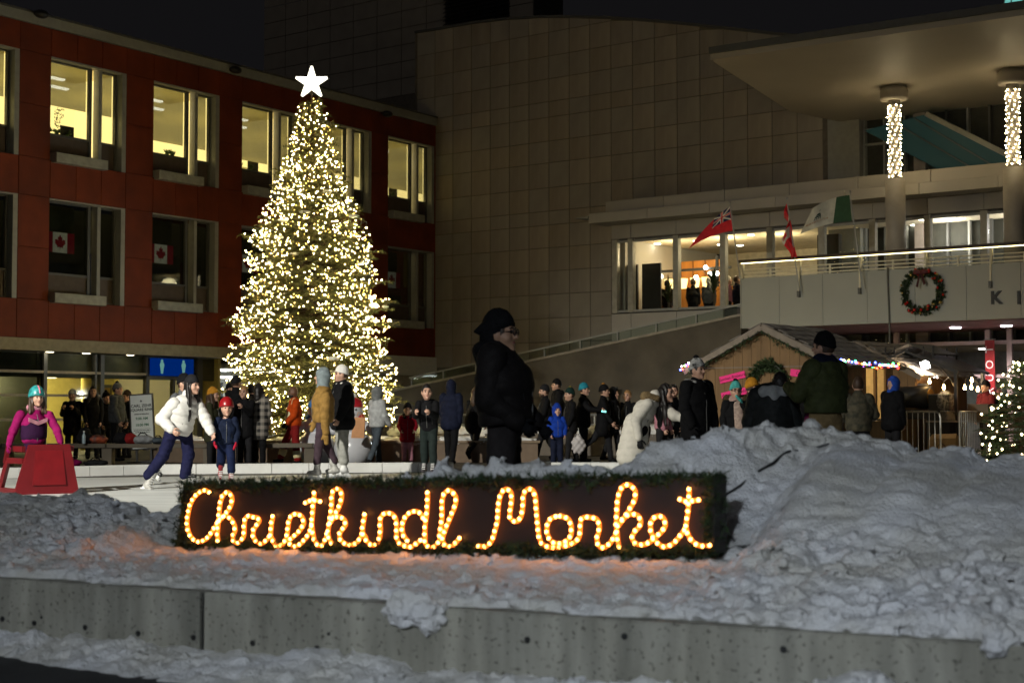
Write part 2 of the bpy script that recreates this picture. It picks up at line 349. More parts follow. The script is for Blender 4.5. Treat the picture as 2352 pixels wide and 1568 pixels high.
def window(bay, row, kind):
    x0 = BAYS[bay]; z0, z1 = ROWS[row]
    e = empty('window', (x0, 0, 0), 0, rb)
    y = .26
    fr = MB()
    for a, b in ((0, .05), (1.47, 1.56), (2.38, 2.44)): fr.box(a, b, y - .05, y + .05, z0, z1)
    fr.box(.05, 1.47, y - .045, y + .045, z1 - .08, z1); fr.box(1.82, 2.38, y - .045, y + .045, z1 - .08, z1)
    fr.box(.05, 1.47, y - .045, y + .045, z0 + .70, z0 + .76); fr.box(1.82, 2.38, y - .045, y + .045, z0 + .70, z0 + .76)
    fr.build('frame', M_alud, e)
    MB().box(1.70, 1.815, y - .16, y + .06, z0, z1).build('mullion', M_alu, e)
    j = MB().box(2.445, 2.595, .0, y + .06, z0, z1); j.box(0.0, 2.445, -.01, y - .06, z1 - .045, z1 - .003); j.build('jamb', M_alu, e)
    MB().box(.05, 1.47, y, y + .04, z0 + .06, z0 + .70).build('spandrel', M_spand, e)
    MB().box(1.82, 2.38, y, y + .04, z0 + .06, z0 + .70).build('spandrel', M_spand, e)
    MB().box(.05, 2.4, y - .04, y + .05, z0 + .001, z0 + .06).build('bottom_rail', M_alud, e)
    sill = MB(); sill.bev(.03, 1.78, -.22, .2, z0 - .06, z0 + .2, .012); sill.build('sill_box', mat('sill', (.36, .36, .32), .6), e)
    gl = M_glass if kind == 'lit' else M_gdark
    MB().box(.05, 1.47, y + .02, y + .03, z0 + .762, z1 - .08).build('pane', gl, e)
    MB().box(1.82, 2.38, y + .02, y + .03, z0 + .762, z1 - .08).build('pane', gl, e)
    if kind == 'lit':
        bz = z0 + random.choice((1.50, 1.12, 1.05, 1.2)) if bay != 1 else z0 + 1.53
        for a, b in ((.07, 1.46), (1.83, 2.37)): MB().box(a, b, y + .08, y + .09, bz, z1 - .06).build('blind', M_blind, e)
        xr = 3.0 if bay < 5 else 2.58
        room = MB().box(-.4, xr, 2.6, 2.65, z0 + .3, z1 + .2); room.box(-.4, xr, y + .12, 2.6, z0 + .3, z0 + .35); room.box(xr, xr + .03, y + .12, 2.6, z0 + .3, z1 + .2); room.box(-.45, -.4, y + .12, 2.6, z0 + .3, z1 + .2)
        room.build('office_wall', M_litback, e)
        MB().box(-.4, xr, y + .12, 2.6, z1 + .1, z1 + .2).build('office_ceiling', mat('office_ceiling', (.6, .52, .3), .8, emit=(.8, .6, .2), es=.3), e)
        for k in range(random.choice((1, 2, 3))):
            px_ = random.uniform(.2, 1.3); pl = MB()
            pl.lathe([(.05, z0 + .77), (.06, z0 + .87)], 8, (px_, y + .3, 0))
            for q in range(26):
                a = random.uniform(0, 6.28); l = random.uniform(.05, .16)
                pl.add([(px_, y + .3, z0 + .86), (px_ + math.cos(a) * l, y + .3 + math.sin(a) * .1, z0 + .9 + random.uniform(0, .12)), (px_ + math.cos(a) * l + .03, y + .3, z0 + .86 + random.uniform(0, .1))], [(0, 1, 2)])
            pl.build('pot_plant', M_plant, e)
        if bay == 1:
            pl = MB()
            for q in range(150):
                zc = z0 + random.uniform(.78, 1.58); a = random.uniform(-.1, .1) * (1.6 if zc > z0 + 1.3 else 1) + .82 + .05 * math.sin(zc * 9); l = .06
                pl.add([(a, y + .4, zc), (a + random.uniform(-l, l), y + .38, zc + random.uniform(-l, l)), (a + random.uniform(-l, l), y + .42, zc + random.uniform(-l, l))], [(0, 1, 2)])
            pl.build('hanging_plant', M_plant, e)
        for (la, lb, ly) in ((.1, 1.3, 1.0), (.5, 2.2, 1.9)): MB().box(la, lb, ly, ly + .14, z1 - .30, z1 - .25).build('ceiling_lamp', M_lamp, e)
        MB().box(-.2, 2.5, 2.1, 2.5, z0 + .35, z0 + random.uniform(.9, 1.25)).build('shelf', random.choice((mat('shelf_white', (.6, .55, .4)), mat('shelf_wood', (.3, .18, .08)))), e)
        if random.random() < .7: xq = random.uniform(.3, 1.1); MB().box(xq, xq + .45, .55, .58, z0 + .8, z0 + 1.1).build('monitor', M_black, e)
    else:
        for a, b in ((.07, 1.46), (1.83, 2.37)): MB().box(a, b, y + .5, y + .51, z0 + 1.45, z1 - .06).build('blind', M_blindd, e)
        r = MB().box(-.3, 3.0, 2.0, 2.05, z0, z1 + .1); r.build('office_wall', M_dark, e)
        MB().box(.05, 1.47, y + .3, y + .7, z0 + .76, z0 + 1.0 + .25 * random.random()).build('desk', M_black, e)
        if kind == 'flag':
            f0, f1, h0, h1 = .18, 1.14, z0 + 1.32, z0 + 1.86; q = (f1 - f0) / 4; c = (f0 + f1) / 2
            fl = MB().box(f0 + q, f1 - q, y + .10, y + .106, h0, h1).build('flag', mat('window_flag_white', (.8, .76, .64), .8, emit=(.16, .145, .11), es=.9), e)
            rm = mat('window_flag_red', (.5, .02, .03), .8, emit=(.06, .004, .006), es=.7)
            MB().box(f0, f0 + q - .002, y + .10, y + .106, h0, h1).build('flag_bar', rm, fl); MB().box(f1 - q + .002, f1, y + .10, y + .106, h0, h1).build('flag_bar', rm, fl)
            MB().prism([(c + a * .52, (h0 + h1) / 2 + b * .60) for a, b in leafpts], y + .094, y + .099).build('maple_leaf', rm, fl)
        if bay == 5:
            MB().box(1.83, 2.37, y + .3, y + .31, z0 + .76, z1 - .1).build('lit_curtain', mat('lit_curtain', (.5, .35, .15), .8, emit=(.7, .42, .12), es=.5, var=.4, stretch=(14, 1, 1)), e)
for b in range(6):
    window(b, 1, 'lit'); window(b, 0, 'flag' if b in (1, 2, 3, 5) else 'dark')
# roof edge floodlight heads
for x in (95, 541, 890):
    u, z = RED.px(x, {95: 33, 541: 161, 890: 262}[x], -.25)
    l = empty('roof_flood_lamp', tuple(RED.w(u, -.25, z)), RED.ang); tag(l, {95: 'dark flood lamp on the red roof edge above the hanging plant window', 541: 'dark flood lamp on the red roof edge between second and third window', 890: 'dark flood lamp on the red roof edge close to the beige wall'}[x], 'lamp', 'unlit lamps along the red roof edge')
    MB().ball((0, 0, 0), (.22, .16, .11), 12, 8).build('lamp_head', M_black, l, True); MB().bar((0, .02, 0), (0, .26, .06), .06).build('bracket', M_black, l)

# ---- ground floor: glazed lobby with washrooms
GY = 1.0
M_yellow = mat('washroom_wall', (.72, .60, .20), .8, var=.06)
def gu(x, y=900): return RED.px(x, y, GY)[0]
gf = rb
MB().box(UL, 8.7, GY + 4.5, GY + 4.6, 0, 2.7).build('washroom_wall', M_yellow, gf)
MB().box(gu(97) - .1, gu(97), GY + .1, GY + 4.5, 0, 2.7).build('washroom_wall', mat('grey_partition', (.1, .1, .09)), gf)
MB().box(8.7, 8.8, GY - .05, GY + 4.5, 0, 2.7).build('washroom_wall', M_yellow, gf)
MB().box(UL, 8.7, GY + .2, GY + 4.5, 2.12, 2.2).build('washroom_ceiling', mat('washroom_ceiling', (.6, .5, .2)), gf)
MB().box(UL, 8.7, GY + .12, GY + .18, 2.02, 2.68).build('bulkhead', mat('bulkhead_olive', (.07, .065, .03), .6), gf)
MB().box(UL, UR, .5, GY + 4.5, 2.71, 2.749).build('soffit', M_cream, gf)
fm = MB()
for xa, xb in ((97, 105), (215, 219), (228, 236), (333, 340), (395, 399), (450, 462)):
    MB().box(gu(xa), gu(xb), GY - .06, GY + .09, 0, 2.68).build('mullion', M_alud, gf)
for yy in (855, 908, 963):
    z = RED.px(150, yy, GY)[1]
    MB().box(UL, gu(333), GY - .05, GY + .05, z - .035, z + .035).build('transom', mat('transom', (.33, .27, .17), .5), gf)
zt = RED.px(390, 868, GY)[1]; MB().box(gu(340), gu(450), GY - .05, GY + .05, zt - .05, zt + .05).build('transom', M_alud, gf)
for xa, xb in ((-400, 97), (105, 215), (236, 333), (340, 395), (399, 450)):
    MB().box(gu(xa) + .01, gu(xb) - .01, GY, GY + .012, .02, 2.66).build('pane', M_glass if xa > 0 else M_gdark, gf)
cbase = gu(300); MB().lathe([(.32, 0), (.32, 2.7)], 20, (cbase, GY + 1.6, 0)).build('column', mat('olive_column', (.33, .27, .09), .9, spec=.1), gf, True)
for xa in (230, 425):                                        # inner doors
    c = RED.px(xa, 980, GY + 4.3)[0]; d = MB().box(c - .5, c + .5, GY + 4.42, GY + 4.48, 0, 1.85).build('inner_door', mat('brown_door', (.30, .19, .05), .5), gf)
    MB().box(c - .6, c + .6, GY + 4.46, GY + 4.495, 0, 1.95).build('door_frame', M_alud, d)
c = RED.px(322, 965, GY + 4.3)[0]
MB().box(c - .2, c + .2, GY + 4.46, GY + 4.49, 1.1, 1.7).build('notice', M_white, gf)
for x, y in ((115, 808), (199, 812), (300, 818)):
    u, z = RED.px(x, y, .75); b = MB().lathe([(.10, 2.685), (.12, 2.70)], 14, (u, .75, 0)).build('downlight', glow('downlight', (1, .88, .6), 14), gf)
for u in (1.6, 4.6):
    ld = bpy.data.lights.new('washroom_lamp', 'POINT'); ld.energy = 300; ld.color = (1, .86, .42); ld.shadow_soft_size = .25
    o = bpy.data.objects.new('washroom_lamp', ld); col.objects.link(o); o.parent = gf; o.location = (u, GY + 2.6, 1.95)
    MB().lathe([(.16, 2.07), (.16, 2.115)], 14, (u, GY + 2.6, 0)).build('ceiling_lamp', glow('warm_disc', (1, .85, .5), 5), gf)
# blue backlit washroom sign
u0, z1_ = RED.px(346, 823, GY - .12); u1, z0_ = RED.px(443, 863, GY - .12); z0_ = zt + .06; z1_ = 2.64
ws = empty('washroom_sign', tuple(RED.w(0, 0, 0)), RED.ang); tag(ws, 'blue backlit washroom sign with two pale figures above glass doors', 'sign')
mb_blue = glow('blue_lightbox', (.0, .02, .16), .8); mb_pale = glow('pale_figure', (.16, .38, .34), .7)
um = (u0 + u1) / 2
for a, b in ((u0, um - .015), (um + .015, u1)):
    MB().box(a, b, GY - .15, GY - .09, z0_, z1_).build('sign_panel', mb_blue, ws)
    c = (a + b) / 2; H = z1_ - z0_; q = z0_ + H * .12
    fgr = MB(); fgr.ball((c, GY - .152, q + H * .72), (.05, .008, .05), 10, 6)
    fgr.prism([(c - .035, q), (c + .035, q), (c + .06, q + H * .3), (c + .085, q + H * .5), (c + .06, q + H * .64), (c - .06, q + H * .64), (c - .085, q + H * .5), (c - .06, q + H * .3)], GY - .16, GY - .152)
    fgr.build('figure', mb_pale, ws)
MB().box(u0 - .05, u1 + .05, GY - .085, GY - .07, z0_ - .03, z1_ + .03).build('housing', M_black, ws)

# ---- bright passage with white kiosk left of the tree
pu0, pu1 = gu(462), 21.0
MB().box(pu0, pu1, GY + 3.4, GY + 3.5, 0, 2.7).build('passage_wall', M_white, gf)
MB().box(14.2, UR, .1, .5, 0, 2.34).build('ground_wall', M_cream, gf)
MB().box(pu0 - .15, pu0, GY, GY + 3.4, 0, 2.7).build('passage_wall', M_cream, gf)
tub = MB(); u, z = RED.px(480, 852, GY + 1.0); tub.box(u - .3, u + 3.2, GY + .9, GY + 1.0, 2.36, 2.42)
tub.build('tube_lamp', glow('tube_lamp', (.93, 1, .96), 9), gf)
tub = MB().box(u - .3, u + 2.3, GY + 2.1, GY + 2.2, 2.18, 2.24).build('tube_lamp', glow('tube_lamp', (.93, 1, .96), 9), gf)
MB().box(pu0 + .05, pu1, GY + .85, GY + 3.3, 2.43, 2.5).build('passage_ceiling', M_white, gf)
ld = bpy.data.lights.new('passage_lamp', 'AREA'); ld.energy = 130; ld.color = (.93, 1, .97); ld.size = 2.5; ld.size_y = .3; ld.shape = 'RECTANGLE'
o = bpy.data.objects.new('passage_lamp', ld); col.objects.link(o); o.parent = gf; o.location = (u + 1.4, GY + 1.5, 2.3)
mo = empty('wall_screen', tuple(RED.w(*RED.px(488, 880, GY + 2.6)[:1], GY + 2.6, 0)), RED.ang); tag(mo, 'dark wall screen in the bright white passage left of the tree', 'screen')
MB().bev(-.45, .45, -.05, .05, 1.45, 2.05, .01).build('screen', M_black, mo); MB().bar((0, .05, 1.7), (0, .75, 1.7), .06).build('arm', M_alud, mo)

# ================================================================== BEIGE WALL
BEI = Frame((-2.68, 54.8), (9.2, 45.65))
bw = frame_empty('auditorium_wall', BEI); tag(bw, 'huge beige stone panelled wall with a curved top edge', 'building')
top = [(960, 76), (1005, 70), (1080, 56), (1166, 46), (1262, 41), (1404, 44), (1547, 55), (1665, 68), (1770, 80), (1900, 93)]
tp = [BEI.px(x, y) for x, y in top]
UE = BEI.px(1900, 300)[0]; tu = [p[0] for p in tp]; tz = [p[1] for p in tp]
def ztop(u): return float(np.interp(u, tu, tz))
us = list(np.linspace(-1.0, UE, 24))
LU = BEI.px(1408, 600)[0]
MB().prism([(us[0], 0), (LU, 0), (LU, 7.0), (us[-1], 7.0)] + [(u, ztop(u)) for u in us[::-1]], .02, 1.2).build('backing', M_beigeb, bw)
MB().prism([(us[0], ztop(us[0]) + .005)] + [(u, ztop(u) + .005) for u in us[1:]] + [(u, ztop(u) + .09) for u in us[::-1]], -.03, 1.25).build('parapet_cap', M_alud, bw)
ca = [976 + .476 * c for c in (135, 1443)]; pu_ = (BEI.px(ca[1], 400)[0] - BEI.px(ca[0], 400)[0]) / 13; ub = BEI.px(ca[0], 400)[0]
zr = [BEI.px(1264, .476 * c)[1] for c in (155, 270, 380, 490, 565, 680, 785, 905, 1018, 1085, 1195, 1307, 1420, 1535, 1650, 1762)]
zr = [ztop(8) + 1] + zr
pc = {}
for i in range(-2, 20):
    a, b = ub + pu_ * i, ub + pu_ * (i + 1)
    if a < -1 or b > UE + .5: continue
    b = min(b, UE)
    for j in range(len(zr) - 1):
        z1, z0 = zr[j], zr[j + 1]
        if z0 > min(ztop(a), ztop(b)) - .03: continue
        if a > LU - .2 and z1 < 7.2: continue
        if j == 0 or z1 > min(ztop(a), ztop(b)):
            MB().prism([(a + .008, z0 + .008), (b - .008, z0 + .008), (b - .008, min(z1, ztop(b)) - .008), (a + .008, min(z1, ztop(a)) - .008)], 0, .018).build('stone_panel', random.choice(M_beiges), bw); continue
        vi = random.randrange(5); k = (j, round(b - a, 3), vi)
        if k not in pc: me = MB().bev(.010, b - a - .010, 0, .018, .010, z1 - z0 - .010, .006).mesh('stone_panel'); me.materials.append(M_beiges[vi]); pc[k] = me
        link('stone_panel', pc[k], None, bw, (a, -random.uniform(0, .004), z0))
# dark tower behind, with a louvred opening
TOW = Frame(tuple(BEI.w(-1, 7, 0)[:2]), tuple(BEI.w(10, 7, 0)[:2]))
tw = frame_empty('tower', TOW); tag(tw, 'dark panelled tower with a louvred opening behind the beige wall', 'building')
ta, tb = TOW.px(606, 100)[0], TOW.px(1225, 20)[0]
MB().box(ta, tb, .03, 2, 0, TOW.px(1000, -60)[1]).build('backing', M_beigeb, tw)
nz_ = 8
zt0, zt1 = TOW.px(800, 240)[1], TOW.px(800, -60)[1]
for i in range(11):
    for j in range(nz_):
        a, b = ta + (tb - ta) * i / 11, ta + (tb - ta) * (i + 1) / 11; c, d = zt0 + (zt1 - zt0) * j / nz_, zt0 + (zt1 - zt0) * (j + 1) / nz_
        MB().bev(a + .012, b - .012, 0, .03, c + .012, d - .012, .008).build('stone_panel', M_beige, tw)
lu0, lu1 = TOW.px(1022, 30)[0], TOW.px(1170, 30)[0]; lz0 = TOW.px(1022, 68)[1]
for k in range(11): MB().obox(((lu0 + lu1) / 2, -.08, lz0 + k * .17), ((lu1 - lu0) / 2, 0, 0), (0, .07, .05), (0, -.006, .008)).build('louvre', M_black, tw)
# low penthouse box on the wall's right shoulder
ph = empty('roof_box', tuple(BEI.w(BEI.px(1890, 85)[0], 1.0, 0)), BEI.ang); tag(ph, 'small pale roof box peeking over the beige wall behind the canopy', 'roof box')
zb = BEI.px(1890, 95)[1]; MB().box(-1.2, .35, 0, 2, zb - 1, zb + .32).build('box', M_alu, ph); MB().box(-1.25, .4, -.05, 2.05, zb + .322, zb + .36).build('lid', M_alud, ph)

# ================================================================== CITY HALL
LOB = Frame((3.12, 47.9), (13.15, 40.2)); BAL = Frame((6.13, 41.8), (12.16, 37.16)); STA = Frame((-2.42, 49.4), (6.19, 42.8))
ch = frame_empty('city_hall', LOB); tag(ch, 'cream panelled city hall lobby block with tall lit windows', 'building')
M_wood = mat('orange_wood', (.52, .2, .03), .5, var=.12, vs=2, stretch=(4, 1, .4))
lu = lambda x, y=640: LOB.px(x, y)[0]
uL, uR = lu(1404), lu(2352) + 6
ZS, ZH = 4.14, 6.33                                     # sill and head of the windows
cuts = [1413, 1449, 1553, 1661, 1769, 1888, 2005, 2132, 2262, 2400, 2545]
jx = [lu(x) for x in cuts]
wall_ = MB(); wall_.box(uL, lu(1715), .10, .4, 0, ZS); wall_.box(lu(1715), uR, .10, .4, 3.6, ZS); wall_.box(uL, uR, .10, .4, ZH, 7.5); wl = wall_.build('wall', M_creamb, ch)
cc = [uL] + jx[1:] + [uR]
for i in range(len(cc) - 1):
    a, b = cc[i] + .006, cc[i + 1] - .006
    MB().bev(a, b, .0, .098, ZH + .06, 6.82, .006).build('cladding_panel', M_cream, wl)
    if b < lu(1720):
        MB().bev(a, b, .0, .098, 2.9, ZS - .06, .006).build('cladding_panel', M_cream, wl); MB().bev(a, b, .0, .098, 1.4, 2.888, .006).build('cladding_panel', M_cream, wl)
# eave bands
e0 = LOB.px(1383, 500)[0]
nb = 9; st = (uR - e0) / nb
for i in range(nb):
    MB().bev(e0 + st * i + .006, e0 + st * (i + 1) - .006, -.75, .3, 6.83, 7.13, .01).build('eave_panel', M_cream, wl)
e1 = LOB.px(1405, 480)[0]; st = (uR - e1) / nb
for i in range(nb): MB().bev(e1 + st * i + .006, e1 + st * (i + 1) - .006, -.35, .5, 7.14, 7.52, .01).build('parapet_panel', M_cream, wl)
eb = MB().prism([(e0 - .5, 7.02), (e0 + .02, 6.98), (e0 + .02, 7.06)], -.8, -.2).build('eave_tip', M_alu, wl)
MB().box(e1, uR, .5, 12, 7.2, 7.3).build('roof', M_alud, ch)
MB().box(uL, uL + .25, .4, 6, 0, 7.2).build('side_wall', M_cream, ch)
wf = MB()
for i, x in enumerate(jx):
    MB().box(x - .09, x + .09, -.04, .14, ZS - .03, ZH + .03).build('mullion', mat('mullion_cream', (.40, .38, .31), .5), ch)
for i in range(len(jx) - 1):
    a, b = jx[i] + .1, jx[i + 1] - .1
    wi = empty('window', (0, 0, 0), 0, ch)
    MB().box(a, b, .03, .09, ZH - .07, ZH).build('frame', M_alu, wi); MB().box(a, b, -.03, .12, ZS - .02, ZS + .05).build('sill', M_alu, wi)
    MB().box(a, b, .05, .062, ZS + .05, ZH - .07).build('pane', M_glass, wi)
# lobby interior: floor, cream ceiling, wood wall, lamps
M_ceil = mat('lobby_ceiling', (.75, .66, .48), .8)
MB().box(uL + .3, uR, .2, 7.5, 3.75, 3.9).build('lobby_floor', M_conc, ch)
MB().box(uL + .3, uR, .3, 7.5, 6.4, 6.5).build('lobby_ceiling', M_ceil, ch)
xw = LOB.px(1668, 640, 3.3)[0]; x0_ = LOB.px(1492, 640, 3.3)[0]
wd = MB().box(x0_, xw, 3.3, 3.4, 3.9, 5.92).build('wood_wall', M_wood, ch)
MB().box(uL + .3, uR, 6.3, 6.4, 3.9, 6.4).build('back_wall', M_ceil, ch)
for k in range(6):
    x = x0_ + .3 + (xw - x0_ - .6) * k / 5; MB().box(x - .015, x + .015, 3.27, 3.298, 3.9, 5.92).build('wood_joint', mat('wood_dark', (.2, .07, .01)), wd)
MB().box(lu(1790), uR, 6.0, 6.1, 3.9, 6.4).build('back_wall', mat('grey_wall', (.42, .40, .37)), ch)
# stair flight seen behind the right windows
sf = MB(); x0 = lu(1890); x1 = lu(2150); sf.prism([(x0, 3.9), (x1, 3.9), (x1, 5.0), (x0, 6.3)], 2.4, 2.6); sf.build('inner_stair', mat('grey_panel', (.17, .17, .165), .6), ch)
MB().box(lu(1830), lu(1880), 1.3, 1.5, 3.9, 6.2).build('dark_screen', M_dark, ch)
for xa, xb in ((1417, 1444), (1454, 1497)):
    bd = empty('display_board', tuple(LOB.w(0, 0, 0)), LOB.ang); tag(bd, 'narrow black display board inside the first lobby window' if xa < 1430 else 'wide black display board inside the second lobby window', 'board')
    MB().box(lu(xa), lu(xb), .5, .56, 3.9, 5.62).build('panel', M_black, bd); MB().box(lu(xa) + .1, lu(xa) + .2, .3, .8, 3.9, 3.95).build('foot', M_black, bd)
disc = MB().lathe([(.09, 6.38), (.11, 6.399)], 12).mesh('downlight'); disc.materials.append(glow('white_disc', (1, .93, .8), 14))
for x, v in ((1510, 2.0), (1600, 2.0), (1655, 3.4), (1725, 1.6), (1700, 4), (2100, 2.2), (2120, 1.2), (2210, 1.6), (2330, 1.6)): link('downlight', disc, None, ch, (LOB.px(x, 590, v)[0], v, 0))
for u, v, e in ((lu(1480), 1.6, 45), (lu(1600), 1.8, 90), (lu(1720), 2, 70), (lu(1960), 3.5, 60), (lu(2120), 1.6, 80), (lu(2300), 1.8, 80)):
    ld = bpy.data.lights.new('lobby_lamp', 'POINT'); ld.energy = e; ld.color = (1, .80, .48) if e not in (60, 80) else (1, .93, .86); ld.shadow_soft_size = .3
    o = bpy.data.objects.new('lobby_lamp', ld); col.objects.link(o); o.parent = ch; o.location = (u, v, 6.0)
# bar with bright lamps
bar = empty('lit_bar', tuple(LOB.w(LOB.px(1590, 650, 2.5)[0], 2.5, 3.9)), LOB.ang); tag(bar, 'lit bar with hanging rack and bright bulbs inside the lobby', 'bar')
MB().box(-1.6, 1.6, -.3, .3, 0, 1.05).build('counter', M_wood, bar); MB().box(-1.4, 1.4, -.03, .03, 1.62, 1.7).build('rack', M_black, bar)
for x in (-1.2, .9): MB().box(x - .04, x + .04, -.04, .04, 1.05, 2.05).build('post', M_black, bar)
for x in (-1.25, -1.1, .55, .7, .95, 1.15, .2): MB().ball((x, -.1, random.uniform(1.35, 1.7)), .07, 8, 6).build('bulb', glow('bar_bulb', (1, .95, .8), 22), bar)
for x in (-.9, -.4, .05, .45): MB().lathe([(.10, 1.06), (.16, 1.4)], 10, (x, .1, 0)).build('bar_lamp', glow('bar_lamp', (1, .7, .25), 4), bar)
# indoor plants
M_palm = mat('palm_leaf', (.03, .05, .015), .5, var=.4, vs=8)
for x, v, hgt, lab in ((1640, 1.0, 1.55, 'spiky palm plant inside the lobby window under the red flag'), (1535, 1.1, 1.1, 'dark leafy plant inside the lobby beside the black display board')):
    pr = empty('palm_plant', tuple(LOB.w(LOB.px(x, 650, v)[0], v, 3.9)), LOB.ang); tag(pr, lab, 'plant')
    MB().lathe([(.16, 0), (.22, .35)], 12).build('pot', M_black, pr)
    lf = MB()
    for k in range(60):
        a = random.uniform(0, 6.28); t = random.uniform(.1, 1.25); l = random.uniform(.4, .75); z = hgt * random.uniform(.45, .75)
        d = np.array([math.cos(a) * math.sin(t), math.sin(a) * math.sin(t), math.cos(t)]); s = np.cross(d, (0, 0, 1.)); s /= np.linalg.norm(s) + 1e-6
        b0 = np.array([0, 0, z]); lf.add([b0 - s * .02, b0 + d * l * .5 - s * .03, b0 + d * l + (0, 0, -.1), b0 + d * l * .5 + s * .03, b0 + s * .02], [(0, 1, 2, 3, 4)])
    lf.build('leaves', M_palm, pr); MB().tube([(0, 0, .3), (.02, 0, hgt * .7)], .035, 7).build('stem', M_conc, pr)

# ---- concrete stair wall with low glass rail
stw = frame_empty('stair_wall', STA); tag(stw, 'sloping dark concrete stair wall with a low glass rail', 'wall')
A, B = STA.px(905, 899), STA.px(1702, 726)
MB().prism([(A[0], 0), (B[0], 0), (B[0], B[1]), (A[0], A[1])], .0, .4).build('wall', M_conc, stw)
MB().prism([(A[0], A[1] + .002), (B[0], B[1] + .002), (B[0], B[1] + .07), (A[0], A[1] + .07)], -.04, .44).build('coping', mat('coping_concrete', (.33, .29, .23), .7), stw)
MB().box(A[0], B[0], -.02, -.002, 0, .95).build('base_course', mat('dark_base', (.035, .032, .03), .6), stw)
sl = (B[1] - A[1]) / (B[0] - A[0])
rl = MB().bar((A[0] + .5, .2, A[1] + .5 * sl + .36), (B[0], .2, B[1] + .36), .05).build('handrail', M_alu, stw)
n = 9
for i in range(n):
    a = A[0] + .6 + (B[0] - A[0] - .8) * i / n; b = A[0] + .6 + (B[0] - A[0] - .8) * (i + 1) / n - .03
    z = lambda u: A[1] + (u - A[0]) * sl
    MB().prism([(a, z(a) + .10), (b, z(b) + .10), (b, z(b) + .33), (a, z(a) + .33)], .19, .205).build('glass_panel', glass('rail_glass', (.8, .86, .82), .2), stw)
    MB().box(a - .02, a + .02, .16, .24, z(a) + .06, z(a) + .34).build('rail_post', M_alu, stw)
# lit flood lamp on the wall
fp = STA.px(1428, 895); fl = empty('flood_lamp', tuple(STA.w(fp[0], -.35, fp[1])), STA.ang); tag(fl, 'bright white flood lamp on a short post before the stair wall', 'lamp')
MB().bev(-.075, .075, -.05, .05, -.075, .075, .015).build('lamp_housing', M_alud, fl); MB().box(-.06, .06, -.062, -.052, -.06, .06).build('lamp_lens', glow('flood_lens', (.93, 1, 1), 60), fl)
MB().tube([(0, 0, -fp[1]), (0, 0, -.08)], .03, 8).build('post', M_alud, fl)
ld = bpy.data.lights.new('flood_light', 'SPOT'); ld.energy = 900; ld.color = (.9, 1, .98); ld.spot_size = R(110); ld.spot_blend = .6; ld.shadow_soft_size = .08
o = bpy.data.objects.new('flood_light', ld); col.objects.link(o); o.parent = fl; o.location = (0, -.1, 0)
o.rotation_euler = Vector((-.15, -1, -.10)).to_track_quat('-Z', 'Y').to_euler()

# ---- balcony
bal = frame_empty('balcony', BAL); tag(bal, 'pale balcony with lit metal railing over the entrance', 'balcony')
ZB0, ZB1 = 3.32, 4.66; BR = BAL.px(2352, 600)[0] + 7; DEP = float(np.dot(LOB.O - BAL.O, BAL.v)); M_bal = mat('balcony_panel', (.37, .37, .315), .55, var=.04, vs=.8)
bx = [BAL.px(x, 700)[0] for x in (1703, 1790, 1890, 1992, 2102, 2220, 2345)] + [BR]
MB().box(.01, BR, .03, .3, ZB0 + .02, ZB1 - .01).build('core', M_creamb, bal)
for i in range(len(bx) - 1): MB().bev(bx[i] + .003, bx[i + 1] - .003, 0, .028, ZB0, ZB1, .004).build('fascia_panel', M_bal, bal)
MB().box(-.02, .008, 0, DEP, ZB0, ZB1).build('end_panel', M_bal, bal)
MB().box(0, BR, .3, DEP + .1, 4.3, 4.4).build('deck', M_conc, bal)
M_sof = mat('soffit_pink_lit', (.44, .25, .25), .45, var=.06, vs=.7)  # pink light on grey panels, put into their base colour
for i in range(len(bx) - 1):
    for k in range(3):
        a, b = .3 + (DEP + 3 - .3) * k / 3, .3 + (DEP + 3 - .3) * (k + 1) / 3
        MB().box(bx[i] + .008, bx[i + 1] - .008, a + .006, b - .006, ZB0 - .002, ZB0 + .03).build('soffit_panel', M_sof, bal)
MB().box(0, BR, .3, DEP + 3, ZB0 + .035, ZB0 + .1).build('soffit_core', M_creamb, bal)
rz = BAL.px(1703, 600)[1]
hr = MB().box(-.05, BR, -.05, .12, rz - .05, rz + .03).build('handrail', mat('dark_wood_rail', (.05, .03, .02), .4), bal)
MB().box(0, BR, .015, .06, rz - .068, rz - .052).build('lamp_strip', glow('rail_led', (1, .84, .40), 6), bal)
M_st = mat('steel_rail', (.72, .66, .46), .5, .0, var=.05)
gap = rz - .1 - ZB1
for k in (.12, .38, .64): MB().box(0, BR, .02, .05, ZB1 + gap * k - .016, ZB1 + gap * k + .016).build('rail', M_st, bal)
px_posts = [1705, 1768, 1836, 1905, 1976, 2050, 2125, 2200, 2276, 2352, 2430]
for i, x in enumerate(px_posts):
    u = BAL.px(x, 620)[0]
    if i % 2 == 0: MB().box(u - .03, u + .03, .0, .07, ZB1 - .0, rz - .09).build('post', M_st, bal)
    else: MB().box(u - .02, u + .02, .01, .06, ZB1, ZB1 + gap * .7).build('post', M_st, bal)
    if i in (2, 4, 8): MB().box(u - .02, u + .02, -.05, -.005, ZB1 - .42, ZB1 + .1).build('bracket', M_st, bal); MB().box(u - .035, u + .035, -.09, -.005, ZB1 - .58, ZB1 - .42).build('bracket', M_alud, bal)
for s, x in (('K', 2289), ('I', 2341)):
    u, z = BAL.px(x, 685); text('letter', s, .43, M_black, bal, (u, -.02, z), .03, bold=.012)
# hanging cable
u, z = BAL.px(2040, 610); cbl = MB().tube([tuple(BAL.w(u, -.02, ZB1 + .05)), tuple(BAL.w(u, -.05, ZB1 - .1)), tuple(BAL.w(u + .03, -.03, 3.3)), tuple(BAL.w(u + .12, -.2, 1.9))], .022, 6).build('power_cable', mat('cable', (.09, .085, .06), .5))
tag(cbl, 'thick dark cable hanging from the balcony edge beside the wreath', 'cable')

